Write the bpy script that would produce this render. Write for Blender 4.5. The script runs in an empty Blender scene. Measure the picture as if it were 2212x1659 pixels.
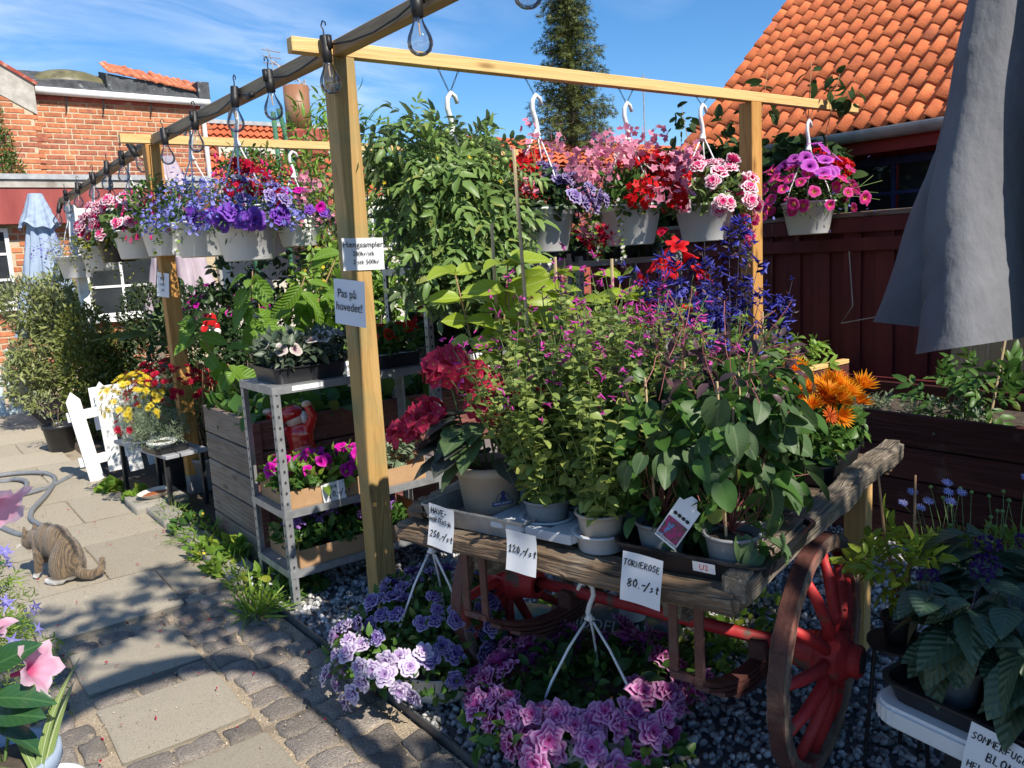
import bpy, bmesh, math, random
import numpy as np
from mathutils import Vector, Matrix, Quaternion

SC = bpy.context.scene
COL = SC.collection
rad = math.radians

# ------------------------------------------------------------------ camera
CAM_POS = (-1.6474, -3.2317, 1.5703)
YAW, PITCH, ROLL = 0.6502, 0.1582, -0.0559
cam_d = bpy.data.cameras.new('camera')
cam_d.sensor_width = 36.0
cam_d.lens = 36.0 * 1767.0 / 2212.0
cam_d.clip_start = 0.05
cam_d.clip_end = 400.0
cam = bpy.data.objects.new('camera', cam_d)
COL.objects.link(cam)
_F = Vector((math.sin(YAW) * math.cos(PITCH), math.cos(YAW) * math.cos(PITCH), -math.sin(PITCH)))
_R = Vector((math.cos(YAW), -math.sin(YAW), 0))
_U = _R.cross(_F)
_c, _s = math.cos(ROLL), math.sin(ROLL)
_R, _U = _c * _R + _s * _U, -_s * _R + _c * _U
cam.matrix_world = Matrix(((_R.x, _U.x, -_F.x, CAM_POS[0]), (_R.y, _U.y, -_F.y, CAM_POS[1]),
                           (_R.z, _U.z, -_F.z, CAM_POS[2]), (0, 0, 0, 1)))
SC.camera = cam

# ------------------------------------------------------------------ sun, sky, exposure
SUN_EL = rad(44)
SUN_AZ = rad(178)          # clockwise from +Y
sun_dir = Vector((math.sin(SUN_AZ) * math.cos(SUN_EL), math.cos(SUN_AZ) * math.cos(SUN_EL), math.sin(SUN_EL)))
sun_d = bpy.data.lights.new('sun', 'SUN')
sun_d.energy = 4.6
sun_d.angle = rad(0.53)
sun_d.color = (1.0, 0.93, 0.82)
sun = bpy.data.objects.new('sun', sun_d)
sun.rotation_euler = sun_dir.to_track_quat('Z', 'Y').to_euler()
COL.objects.link(sun)

CLOUD_OFF = (-0.9, 3.1, 0.0)
world = bpy.data.worlds.new('World')
SC.world = world
world.use_nodes = True
wn, wl = world.node_tree.nodes, world.node_tree.links
wn.clear()
w_out = wn.new('ShaderNodeOutputWorld')
w_bg = wn.new('ShaderNodeBackground')
w_bg.inputs['Strength'].default_value = 0.09
w_sky = wn.new('ShaderNodeTexSky')
w_sky.sky_type = 'NISHITA'
w_sky.sun_disc = False
w_sky.sun_elevation = SUN_EL
w_sky.sun_rotation = SUN_AZ
w_sky.altitude = 300
w_sky.air_density = 1.0
w_sky.dust_density = 0.05
w_sky.ozone_density = 5.5
# thin cirrus over the whole sky
w_tc = wn.new('ShaderNodeTexCoord')
w_sep = wn.new('ShaderNodeSeparateXYZ')
wl.new(w_tc.outputs['Generated'], w_sep.inputs[0])
w_z = wn.new('ShaderNodeMath'); w_z.operation = 'ADD'; w_z.inputs[1].default_value = 0.22
wl.new(w_sep.outputs['Z'], w_z.inputs[0])
w_dx = wn.new('ShaderNodeMath'); w_dx.operation = 'DIVIDE'
w_dy = wn.new('ShaderNodeMath'); w_dy.operation = 'DIVIDE'
wl.new(w_sep.outputs['X'], w_dx.inputs[0]); wl.new(w_z.outputs[0], w_dx.inputs[1])
wl.new(w_sep.outputs['Y'], w_dy.inputs[0]); wl.new(w_z.outputs[0], w_dy.inputs[1])
w_cmb = wn.new('ShaderNodeCombineXYZ')
wl.new(w_dx.outputs[0], w_cmb.inputs[0]); wl.new(w_dy.outputs[0], w_cmb.inputs[1])
w_map = wn.new('ShaderNodeMapping')
w_map.inputs['Rotation'].default_value = (0, 0, rad(25))
w_map.inputs['Scale'].default_value = (1.1, 2.6, 1)
w_map.inputs['Location'].default_value = (0.35, 1.3, 0)
wl.new(w_cmb.outputs[0], w_map.inputs[0])
w_n = wn.new('ShaderNodeTexNoise')
w_n.inputs['Scale'].default_value = 2.2; w_n.inputs['Detail'].default_value = 9; w_n.inputs['Roughness'].default_value = 0.62
w_n.inputs['Distortion'].default_value = 0.5
wl.new(w_map.outputs[0], w_n.inputs[0])
w_n2 = wn.new('ShaderNodeTexNoise')
w_n2.inputs['Scale'].default_value = 0.75; w_n2.inputs['Detail'].default_value = 2
w_off = wn.new('ShaderNodeVectorMath'); w_off.operation = 'ADD'; w_off.inputs[1].default_value = CLOUD_OFF
wl.new(w_cmb.outputs[0], w_off.inputs[0]); wl.new(w_off.outputs[0], w_n2.inputs[0])
w_r = wn.new('ShaderNodeMapRange'); w_r.inputs[1].default_value = 0.36; w_r.inputs[2].default_value = 0.68
wl.new(w_n.outputs['Fac'], w_r.inputs[0])
w_r2 = wn.new('ShaderNodeMapRange'); w_r2.inputs[1].default_value = 0.47; w_r2.inputs[2].default_value = 0.62
wl.new(w_n2.outputs['Fac'], w_r2.inputs[0])
w_mul = wn.new('ShaderNodeMath'); w_mul.operation = 'MULTIPLY'
wl.new(w_r.outputs[0], w_mul.inputs[0]); wl.new(w_r2.outputs[0], w_mul.inputs[1])
w_mul2 = wn.new('ShaderNodeMath'); w_mul2.operation = 'MULTIPLY'; w_mul2.inputs[1].default_value = 0.5
wl.new(w_mul.outputs[0], w_mul2.inputs[0])
w_mix = wn.new('ShaderNodeMix'); w_mix.data_type = 'RGBA'
w_mix.inputs[7].default_value = (8.6, 9.2, 10.2, 1)
wl.new(w_mul2.outputs[0], w_mix.inputs[0]); w_hs = wn.new('ShaderNodeHueSaturation'); w_hs.inputs['Saturation'].default_value = 1.2; w_hs.inputs['Value'].default_value = 1.15
wl.new(w_sky.outputs[0], w_hs.inputs['Color']); wl.new(w_hs.outputs[0], w_mix.inputs[6])
wl.new(w_mix.outputs[2], w_bg.inputs['Color'])
wl.new(w_bg.outputs[0], w_out.inputs['Surface'])

SC.view_settings.view_transform = 'Standard'
SC.view_settings.look = 'None'
SC.view_settings.exposure = 0.65
SC.view_settings.gamma = 1.0
SC.view_settings.use_curve_mapping = False
SC.render.engine = 'CYCLES'
cy = SC.cycles
cy.use_denoising = True
cy.max_bounces = 7
cy.diffuse_bounces = 4
cy.glossy_bounces = 3
cy.transmission_bounces = 4
cy.transparent_max_bounces = 12
cy.caustics_reflective = False
cy.caustics_refractive = False
cy.sample_clamp_indirect = 4.0

# ------------------------------------------------------------------ materials
MATS = {}
def new_mat(name):
    m = bpy.data.materials.new(name); m.use_nodes = True
    m.node_tree.nodes.clear(); MATS[name] = m
    return m, m.node_tree.nodes, m.node_tree.links
def c4(c): return (c[0], c[1], c[2], 1)
def nd(ns, t, **k):
    n = ns.new(t)
    for a, b in k.items(): setattr(n, a, b)
    return n
def mixc(ns, ls, fac, a, b, blend='MIX'):
    m = nd(ns, 'ShaderNodeMix', data_type='RGBA', blend_type=blend)
    for i, x in ((0, fac), (6, a), (7, b)):
        if hasattr(x, 'is_linked'): ls.new(x, m.inputs[i])
        else: m.inputs[i].default_value = x if i == 0 else c4(x)
    return m.outputs[2]

def pm(name, a, b, scale=8, rough=0.6, bump=0.0, bscale=None, stretch=(1, 1, 1), metal=0.0, detail=5, rnd=0.0,
       isl=0.0, lo=0.35, hi=0.65, c=None, cscale=3, clo=0.55, chi=0.72, spec=0.4, transl=0.0, coat=0.0, bdist=0.01, camt=1.0):
    """two-tone noise material, a third tone c in patches, random lightness per object (rnd) or island (isl)"""
    m, ns, ls = new_mat(name)
    out = nd(ns, 'ShaderNodeOutputMaterial'); bs = nd(ns, 'ShaderNodeBsdfPrincipled')
    tc = nd(ns, 'ShaderNodeTexCoord'); mp = nd(ns, 'ShaderNodeMapping')
    mp.inputs['Scale'].default_value = stretch
    ls.new(tc.outputs['Object'], mp.inputs[0])
    vec = mp.outputs[0]
    if rnd:
        oi = nd(ns, 'ShaderNodeObjectInfo')
        ad = nd(ns, 'ShaderNodeVectorMath', operation='ADD')
        mu = nd(ns, 'ShaderNodeMath', operation='MULTIPLY'); mu.inputs[1].default_value = 37.0
        ls.new(oi.outputs['Random'], mu.inputs[0]); ls.new(vec, ad.inputs[0]); ls.new(mu.outputs[0], ad.inputs[1])
        vec = ad.outputs[0]
    n = nd(ns, 'ShaderNodeTexNoise'); n.inputs['Scale'].default_value = scale; n.inputs['Detail'].default_value = detail
    n.inputs['Roughness'].default_value = 0.6
    ls.new(vec, n.inputs[0])
    mr = nd(ns, 'ShaderNodeMapRange'); mr.inputs[1].default_value = lo; mr.inputs[2].default_value = hi
    ls.new(n.outputs['Fac'], mr.inputs[0])
    col = mixc(ns, ls, mr.outputs[0], a, b)
    if c is not None:
        n3 = nd(ns, 'ShaderNodeTexNoise'); n3.inputs['Scale'].default_value = cscale; n3.inputs['Detail'].default_value = 6
        ls.new(vec, n3.inputs[0])
        m3 = nd(ns, 'ShaderNodeMapRange'); m3.inputs[1].default_value = clo; m3.inputs[2].default_value = chi; m3.inputs[4].default_value = camt
        ls.new(n3.outputs['Fac'], m3.inputs[0])
        col = mixc(ns, ls, m3.outputs[0], col, c)
    for amt, src in ((rnd, 'ShaderNodeObjectInfo'), (isl, 'ShaderNodeNewGeometry')):
        if amt:
            o = nd(ns, src); hs = nd(ns, 'ShaderNodeHueSaturation')
            m4 = nd(ns, 'ShaderNodeMapRange'); m4.inputs[3].default_value = 1 - amt; m4.inputs[4].default_value = 1 + amt
            ls.new(o.outputs['Random' if src.endswith('Info') else 'Random Per Island'], m4.inputs[0])
            ls.new(m4.outputs[0], hs.inputs['Value']); ls.new(col, hs.inputs['Color'])
            col = hs.outputs[0]
    ls.new(col, bs.inputs['Base Color'])
    bs.inputs['Roughness'].default_value = rough; bs.inputs['Metallic'].default_value = metal
    bs.inputs['Specular IOR Level'].default_value = spec
    bs.inputs['Coat Weight'].default_value = coat
    if bump:
        n2 = nd(ns, 'ShaderNodeTexNoise'); n2.inputs['Scale'].default_value = bscale or scale * 2; n2.inputs['Detail'].default_value = 6
        ls.new(vec, n2.inputs[0])
        bp = nd(ns, 'ShaderNodeBump'); bp.inputs['Strength'].default_value = bump; bp.inputs['Distance'].default_value = bdist
        ls.new(n2.outputs['Fac'], bp.inputs['Height']); ls.new(bp.outputs[0], bs.inputs['Normal'])
    sh = bs.outputs[0]
    if transl:
        tr = nd(ns, 'ShaderNodeBsdfTranslucent'); ls.new(col, tr.inputs['Color'])
        mx = nd(ns, 'ShaderNodeMixShader'); mx.inputs[0].default_value = transl
        ls.new(sh, mx.inputs[1]); ls.new(tr.outputs[0], mx.inputs[2]); sh = mx.outputs[0]
    ls.new(sh, out.inputs[0])
    return m

def leaf_mat(name, a, b, rough=0.42, transl=0.35, vein=None, isl=0.3, back=None, vn=0.0, spec=0.35, yellow=0.12):
    """leaf: colour varies per leaf; midrib and side veins from the leaf's own UV"""
    m, ns, ls = new_mat(name)
    out = nd(ns, 'ShaderNodeOutputMaterial'); bs = nd(ns, 'ShaderNodeBsdfPrincipled')
    g = nd(ns, 'ShaderNodeNewGeometry')
    col = mixc(ns, ls, g.outputs['Random Per Island'], a, b)
    if yellow:
        wnz = nd(ns, 'ShaderNodeTexWhiteNoise', noise_dimensions='1D'); ls.new(g.outputs['Random Per Island'], wnz.inputs['W'])
        mr = nd(ns, 'ShaderNodeMapRange'); mr.inputs[1].default_value = 1 - yellow; mr.inputs[2].default_value = 1.0; mr.inputs[4].default_value = 0.6
        ls.new(wnz.outputs['Value'], mr.inputs[0])
        col = mixc(ns, ls, mr.outputs[0], col, (min(1, b[1] * 1.15), b[1] * 1.1, b[2]))
    uv = nd(ns, 'ShaderNodeUVMap'); sp = nd(ns, 'ShaderNodeSeparateXYZ'); ls.new(uv.outputs[0], sp.inputs[0])
    dx = nd(ns, 'ShaderNodeMath', operation='SUBTRACT'); dx.inputs[1].default_value = 0.5; ls.new(sp.outputs[0], dx.inputs[0])
    ab = nd(ns, 'ShaderNodeMath', operation='ABSOLUTE'); ls.new(dx.outputs[0], ab.inputs[0])
    # side veins: sin((v - 0.6|u-.5|) * k)
    s1 = nd(ns, 'ShaderNodeMath', operation='MULTIPLY_ADD'); s1.inputs[1].default_value = -0.7; ls.new(ab.outputs[0], s1.inputs[0]); ls.new(sp.outputs[1], s1.inputs[2])
    s2 = nd(ns, 'ShaderNodeMath', operation='MULTIPLY'); s2.inputs[1].default_value = 44; ls.new(s1.outputs[0], s2.inputs[0])
    s3 = nd(ns, 'ShaderNodeMath', operation='SINE'); ls.new(s2.outputs[0], s3.inputs[0])
    if vein is not None:
        mr = nd(ns, 'ShaderNodeMapRange'); mr.inputs[1].default_value = 0.05; mr.inputs[2].default_value = 0.015
        ls.new(ab.outputs[0], mr.inputs[0])
        mr2 = nd(ns, 'ShaderNodeMapRange'); mr2.inputs[1].default_value = 0.86; mr2.inputs[2].default_value = 1.0; mr2.inputs[4].default_value = 0.5
        ls.new(s3.outputs[0], mr2.inputs[0])
        mx = nd(ns, 'ShaderNodeMath', operation='MAXIMUM'); ls.new(mr.outputs[0], mx.inputs[0]); ls.new(mr2.outputs[0], mx.inputs[1])
        col = mixc(ns, ls, mx.outputs[0], col, vein)
    if back is not None:
        col = mixc(ns, ls, g.outputs['Backfacing'], col, back)
    ls.new(col, bs.inputs['Base Color']); bs.inputs['Roughness'].default_value = rough
    bs.inputs['Specular IOR Level'].default_value = spec
    if vn:
        bp = nd(ns, 'ShaderNodeBump'); bp.inputs['Strength'].default_value = vn; bp.inputs['Distance'].default_value = 0.004
        ls.new(s3.outputs[0], bp.inputs['Height']); ls.new(bp.outputs[0], bs.inputs['Normal'])
    tr = nd(ns, 'ShaderNodeBsdfTranslucent'); ls.new(col, tr.inputs['Color'])
    ms = nd(ns, 'ShaderNodeMixShader'); ms.inputs[0].default_value = transl
    ls.new(bs.outputs[0], ms.inputs[1]); ls.new(tr.outputs[0], ms.inputs[2]); ls.new(ms.outputs[0], out.inputs[0])
    return m

def petal_mat(name, throat, mid, edge, t=0.25, e=0.85, vein=None, nv=18, vamt=0.6, star=None, transl=0.35, rough=0.55, rnd=0.12):
    """petal colour by distance from the throat (UV y), veins by angle (UV x)"""
    m, ns, ls = new_mat(name)
    out = nd(ns, 'ShaderNodeOutputMaterial'); bs = nd(ns, 'ShaderNodeBsdfPrincipled')
    uv = nd(ns, 'ShaderNodeUVMap'); sp = nd(ns, 'ShaderNodeSeparateXYZ'); ls.new(uv.outputs[0], sp.inputs[0])
    tc = nd(ns, 'ShaderNodeTexCoord'); nz = nd(ns, 'ShaderNodeTexNoise'); nz.inputs['Scale'].default_value = 60; ls.new(tc.outputs['Object'], nz.inputs[0])
    na = nd(ns, 'ShaderNodeMath', operation='MULTIPLY_ADD'); na.inputs[1].default_value = 0.35; ls.new(nz.outputs['Fac'], na.inputs[0]); 
    sb = nd(ns, 'ShaderNodeMath', operation='SUBTRACT'); sb.inputs[1].default_value = 0.175; ls.new(sp.outputs[1], sb.inputs[0]); ls.new(sb.outputs[0], na.inputs[2])
    cr = nd(ns, 'ShaderNodeValToRGB'); ls.new(na.outputs[0], cr.inputs[0])
    el = cr.color_ramp.elements
    el[0].position = max(0, t - 0.1); el[0].color = c4(throat); el[1].position = min(1, t + 0.08); el[1].color = c4(mid)
    x = el.new(max(t + 0.1, e - 0.14)); x.color = c4(mid); x = el.new(e); x.color = c4(edge)
    col = cr.outputs[0]
    if vein is not None:
        mu = nd(ns, 'ShaderNodeMath', operation='MULTIPLY'); mu.inputs[1].default_value = 2 * math.pi * nv; ls.new(sp.outputs[0], mu.inputs[0])
        wv = nd(ns, 'ShaderNodeMath', operation='MULTIPLY_ADD'); wv.inputs[1].default_value = 5; ls.new(nz.outputs['Fac'], wv.inputs[0]); ls.new(mu.outputs[0], wv.inputs[2])
        sn = nd(ns, 'ShaderNodeMath', operation='SINE'); ls.new(wv.outputs[0], sn.inputs[0])
        mr = nd(ns, 'ShaderNodeMapRange'); mr.inputs[1].default_value = 0.1; mr.inputs[2].default_value = 0.9; mr.inputs[4].default_value = vamt
        ls.new(sn.outputs[0], mr.inputs[0])
        fd = nd(ns, 'ShaderNodeMapRange'); fd.inputs[1].default_value = 1.0; fd.inputs[2].default_value = 0.45; ls.new(na.outputs[0], fd.inputs[0])
        m2 = nd(ns, 'ShaderNodeMath', operation='MULTIPLY'); ls.new(mr.outputs[0], m2.inputs[0]); ls.new(fd.outputs[0], m2.inputs[1])
        col = mixc(ns, ls, m2.outputs[0], col, vein)
    if star is not None:
        mu = nd(ns, 'ShaderNodeMath', operation='MULTIPLY'); mu.inputs[1].default_value = 2 * math.pi * 5; ls.new(sp.outputs[0], mu.inputs[0])
        sn = nd(ns, 'ShaderNodeMath', operation='COSINE'); ls.new(mu.outputs[0], sn.inputs[0])
        mr = nd(ns, 'ShaderNodeMapRange'); mr.inputs[1].default_value = 0.55; mr.inputs[2].default_value = 0.95; ls.new(sn.outputs[0], mr.inputs[0])
        fd = nd(ns, 'ShaderNodeMapRange'); fd.inputs[1].default_value = 0.95; fd.inputs[2].default_value = 0.6; ls.new(na.outputs[0], fd.inputs[0])
        m2 = nd(ns, 'ShaderNodeMath', operation='MULTIPLY'); ls.new(mr.outputs[0], m2.inputs[0]); ls.new(fd.outputs[0], m2.inputs[1])
        col = mixc(ns, ls, m2.outputs[0], col, star)
    oi = nd(ns, 'ShaderNodeObjectInfo'); hs = nd(ns, 'ShaderNodeHueSaturation')
    m4 = nd(ns, 'ShaderNodeMapRange'); m4.inputs[3].default_value = 1 - rnd; m4.inputs[4].default_value = 1 + rnd
    ls.new(oi.outputs['Random'], m4.inputs[0]); ls.new(m4.outputs[0], hs.inputs['Value']); ls.new(col, hs.inputs['Color']); col = hs.outputs[0]
    ls.new(col, bs.inputs['Base Color']); bs.inputs['Roughness'].default_value = rough; bs.inputs['Specular IOR Level'].default_value = 0.2
    tr = nd(ns, 'ShaderNodeBsdfTranslucent'); ls.new(col, tr.inputs['Color'])
    ms = nd(ns, 'ShaderNodeMixShader'); ms.inputs[0].default_value = transl
    ls.new(bs.outputs[0], ms.inputs[1]); ls.new(tr.outputs[0], ms.inputs[2]); ls.new(ms.outputs[0], out.inputs[0])
    return m

def wood_mat(name, a, b, dark, axis=2, rough=0.62, bump=0.35, knots=True, scale=1.0, rnd=0.0, c=None, cscale=2.0, clo=0.5, chi=0.7):
    """long grain along one axis, darker latewood lines, a few knots"""
    m, ns, ls = new_mat(name)
    out = nd(ns, 'ShaderNodeOutputMaterial'); bs = nd(ns, 'ShaderNodeBsdfPrincipled')
    tc = nd(ns, 'ShaderNodeTexCoord'); mp = nd(ns, 'ShaderNodeMapping')
    st = [14 * scale] * 3; st[axis] = 0.7 * scale
    mp.inputs['Scale'].default_value = st
    oi = nd(ns, 'ShaderNodeObjectInfo'); mu = nd(ns, 'ShaderNodeMath', operation='MULTIPLY'); mu.inputs[1].default_value = 53.0
    ls.new(oi.outputs['Random'], mu.inputs[0]); ad = nd(ns, 'ShaderNodeVectorMath', operation='ADD')
    ls.new(tc.outputs['Object'], ad.inputs[0]); ls.new(mu.outputs[0], ad.inputs[1]); ls.new(ad.outputs[0], mp.inputs[0])
    n = nd(ns, 'ShaderNodeTexNoise'); n.inputs['Scale'].default_value = 1.0; n.inputs['Detail'].default_value = 4; n.inputs['Distortion'].default_value = 0.6
    ls.new(mp.outputs[0], n.inputs[0])
    mr = nd(ns, 'ShaderNodeMapRange'); mr.inputs[1].default_value = 0.3; mr.inputs[2].default_value = 0.7; ls.new(n.outputs['Fac'], mr.inputs[0])
    col = mixc(ns, ls, mr.outputs[0], a, b)
    # rings: sine of the noise
    rg = nd(ns, 'ShaderNodeMath', operation='MULTIPLY'); rg.inputs[1].default_value = 46; ls.new(n.outputs['Fac'], rg.inputs[0])
    sn = nd(ns, 'ShaderNodeMath', operation='SINE'); ls.new(rg.outputs[0], sn.inputs[0])
    m2 = nd(ns, 'ShaderNodeMapRange'); m2.inputs[1].default_value = 0.4; m2.inputs[2].default_value = 1.0; m2.inputs[4].default_value = 0.5; ls.new(sn.outputs[0], m2.inputs[0])
    col = mixc(ns, ls, m2.outputs[0], col, dark)
    if knots:
        v = nd(ns, 'ShaderNodeTexVoronoi'); mp2 = nd(ns, 'ShaderNodeMapping'); s2 = [8] * 3; s2[axis] = 2.3; mp2.inputs['Scale'].default_value = s2
        ls.new(ad.outputs[0], mp2.inputs[0]); ls.new(mp2.outputs[0], v.inputs['Vector']); v.inputs['Scale'].default_value = 1.0
        m3 = nd(ns, 'ShaderNodeMapRange'); m3.inputs[1].default_value = 0.16; m3.inputs[2].default_value = 0.05; m3.inputs[4].default_value = 0.8; ls.new(v.outputs['Distance'], m3.inputs[0])
        col = mixc(ns, ls, m3.outputs[0], col, tuple(x * 0.45 for x in dark))
    if c is not None:
        n3 = nd(ns, 'ShaderNodeTexNoise'); n3.inputs['Scale'].default_value = cscale; n3.inputs['Detail'].default_value = 6; ls.new(ad.outputs[0], n3.inputs[0])
        m3 = nd(ns, 'ShaderNodeMapRange'); m3.inputs[1].default_value = clo; m3.inputs[2].default_value = chi; ls.new(n3.outputs['Fac'], m3.inputs[0])
        col = mixc(ns, ls, m3.outputs[0], col, c)
    if rnd:
        hs = nd(ns, 'ShaderNodeHueSaturation'); m4 = nd(ns, 'ShaderNodeMapRange'); m4.inputs[3].default_value = 1 - rnd; m4.inputs[4].default_value = 1 + rnd
        ls.new(oi.outputs['Random'], m4.inputs[0]); ls.new(m4.outputs[0], hs.inputs['Value']); ls.new(col, hs.inputs['Color']); col = hs.outputs[0]
    ls.new(col, bs.inputs['Base Color']); bs.inputs['Roughness'].default_value = rough; bs.inputs['Specular IOR Level'].default_value = 0.25
    if bump:
        bp = nd(ns, 'ShaderNodeBump'); bp.inputs['Strength'].default_value = bump; bp.inputs['Distance'].default_value = 0.004
        ls.new(sn.outputs[0], bp.inputs['Height']); ls.new(bp.outputs[0], bs.inputs['Normal'])
    ls.new(bs.outputs[0], out.inputs[0])
    return m

def thin_glass(name, tint=(.93, .94, .95), rough=0.02, base=0.10):
    m, ns, ls = new_mat(name)
    out = nd(ns, 'ShaderNodeOutputMaterial'); t = nd(ns, 'ShaderNodeBsdfTransparent'); t.inputs[0].default_value = c4(tint)
    g = nd(ns, 'ShaderNodeBsdfGlossy'); g.inputs['Roughness'].default_value = rough
    f = nd(ns, 'ShaderNodeLayerWeight'); f.inputs['Blend'].default_value = 0.28
    mr = nd(ns, 'ShaderNodeMapRange'); mr.inputs[3].default_value = base; mr.inputs[4].default_value = 0.95; ls.new(f.outputs['Fresnel'], mr.inputs[0])
    mx = nd(ns, 'ShaderNodeMixShader'); ls.new(mr.outputs[0], mx.inputs[0]); ls.new(t.outputs[0], mx.inputs[1]); ls.new(g.outputs[0], mx.inputs[2])
    ls.new(mx.outputs[0], out.inputs[0])
    return m

# ------------------------------------------------------------------ objects and meshes
def tag(o, label=None, cat=None, group=None, kind=None):
    if label: o['label'] = label
    if cat: o['category'] = cat
    if group: o['group'] = group
    if kind: o['kind'] = kind
    return o
def put(name, data, parent=None, loc=None, rot=None, scale=None):
    o = bpy.data.objects.new(name, data); COL.objects.link(o)
    if parent is not None: o.parent = parent
    if loc is not None: o.location = loc
    if rot is not None: o.rotation_euler = rot
    if scale is not None: o.scale = scale if hasattr(scale, '__len__') else (scale,) * 3
    return o
def thing(name, label, cat, loc=(0, 0, 0), rz=0.0, group=None, rot=None):
    o = put(name, None, None, loc, rot or (0, 0, rz)); o.empty_display_size = 0.1
    return tag(o, label, cat, group)

class MB:
    def __init__(s): s.v = []; s.f = []; s.uv = {}
    def box(s, c, d, rot=None):
        n = len(s.v)
        for z in (-.5, .5):
            for y in (-.5, .5):
                for x in (-.5, .5):
                    p = Vector((x * d[0], y * d[1], z * d[2]))
                    if rot is not None: p = rot @ p
                    s.v.append((p.x + c[0], p.y + c[1], p.z + c[2]))
        for q in ((0, 2, 3, 1), (4, 5, 7, 6), (0, 1, 5, 4), (2, 6, 7, 3), (0, 4, 6, 2), (1, 3, 7, 5)): s.f.append(tuple(n + i for i in q))
        return s
    def span(s, a, b): return s.box([(a[i] + b[i]) / 2 for i in range(3)], [abs(b[i] - a[i]) for i in range(3)])
    def bar(s, a, b, w, h, up=(0, 0, 1)):
        a, b = Vector(a), Vector(b); d = b - a; L = d.length; x = d.normalized(); u = Vector(up)
        y = u.cross(x)
        if y.length < 1e-4: y = Vector((0, 1, 0)).cross(x)
        y.normalize(); z = x.cross(y)
        R = Matrix((x, y, z)).transposed()
        return s.box((a + b) / 2, (L, w, h), R)
    def tube(s, pts, r, n=6, cap=True):
        pts = [Vector(p) for p in pts]; m = len(pts); base = len(s.v)
        rr = r if hasattr(r, '__len__') else [r] * m
        ref = None
        for i, p in enumerate(pts):
            t = (pts[min(i + 1, m - 1)] - pts[max(i - 1, 0)])
            if t.length < 1e-9: t = Vector((0, 0, 1))
            t.normalize()
            if ref is None:
                ref = Vector((0, 0, 1)) if abs(t.z) < 0.9 else Vector((1, 0, 0))
            x = ref - t * ref.dot(t)
            if x.length < 1e-5: x = t.orthogonal()
            x.normalize(); ref = x; y = t.cross(x)
            for k in range(n):
                a = 2 * math.pi * k / n
                q = p + (x * math.cos(a) + y * math.sin(a)) * rr[i]; s.v.append(tuple(q))
        for i in range(m - 1):
            for k in range(n):
                a, b = base + i * n + k, base + i * n + (k + 1) % n
                s.f.append((a, b, b + n, a + n))
        if cap:
            s.f.append(tuple(base + k for k in reversed(range(n)))); s.f.append(tuple(base + (m - 1) * n + k for k in range(n)))
        return s
    def lathe(s, prof, n=24, c=(0, 0, 0), sx=1.0, sy=1.0, cap0=False, cap1=False):
        base = len(s.v); m = len(prof)
        for r, z in prof:
            for k in range(n):
                a = 2 * math.pi * k / n
                s.v.append((c[0] + r * math.cos(a) * sx, c[1] + r * math.sin(a) * sy, c[2] + z))
        for i in range(m - 1):
            for k in range(n):
                a, b = base + i * n + k, base + i * n + (k + 1) % n
                s.f.append((a, b, b + n, a + n))
        if cap0: s.f.append(tuple(base + k for k in reversed(range(n))))
        if cap1: s.f.append(tuple(base + (m - 1) * n + k for k in range(n)))
        return s
    def sphere(s, c, r, n=12, m=8, rot=None):
        rx, ry, rz = r if hasattr(r, '__len__') else (r, r, r)
        base = len(s.v)
        for i in range(m + 1):
            ph = math.pi * i / m
            for k in range(n):
                a = 2 * math.pi * k / n
                p = Vector((rx * math.sin(ph) * math.cos(a), ry * math.sin(ph) * math.sin(a), -rz * math.cos(ph)))
                if rot is not None: p = rot @ p
                s.v.append((c[0] + p.x, c[1] + p.y, c[2] + p.z))
        for i in range(m):
            for k in range(n):
                a, b = base + i * n + k, base + i * n + (k + 1) % n
                s.f.append((a, b, b + n, a + n))
        return s
    def poly(s, pts):
        n = len(s.v); s.v += [tuple(p) for p in pts]; s.f.append(tuple(range(n, n + len(pts)))); return s
    def prism(s, pts, d):
        """extrude a flat polygon by vector d"""
        n = len(s.v); k = len(pts); d = Vector(d)
        s.v += [tuple(p) for p in pts] + [tuple(Vector(p) + d) for p in pts]
        s.f.append(tuple(reversed(range(n, n + k)))); s.f.append(tuple(range(n + k, n + 2 * k)))
        for i in range(k): s.f.append((n + i, n + (i + 1) % k, n + k + (i + 1) % k, n + k + i))
        return s
    def grid(s, fn, nu, nv):
        base = len(s.v)
        for j in range(nv + 1):
            for i in range(nu + 1): s.v.append(tuple(fn(i / nu, j / nv)))
        for j in range(nv):
            for i in range(nu):
                a = base + j * (nu + 1) + i; s.f.append((a, a + 1, a + nu + 2, a + nu + 1))
        return s
    def mesh(s, name, mat, smooth=False, bevel=0.0, segs=1):
        me = bpy.data.meshes.new(name); me.from_pydata(s.v, [], s.f)
        if bevel or True:
            bm = bmesh.new(); bm.from_mesh(me)
            bmesh.ops.recalc_face_normals(bm, faces=bm.faces)
            if bevel: bmesh.ops.bevel(bm, geom=bm.edges[:], offset=bevel, segments=segs, affect='EDGES', clamp_overlap=True)
            bm.to_mesh(me); bm.free()
        if mat is not None: me.materials.append(MATS[mat] if isinstance(mat, str) else mat)
        if smooth: me.polygons.foreach_set('use_smooth', [True] * len(me.polygons))
        return me
    def build(s, name, mat, parent=None, loc=None, rot=None, smooth=False, bevel=0.0, segs=1):
        return put(name, s.mesh(name, mat, smooth, bevel, segs), parent, loc, rot)

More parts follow.
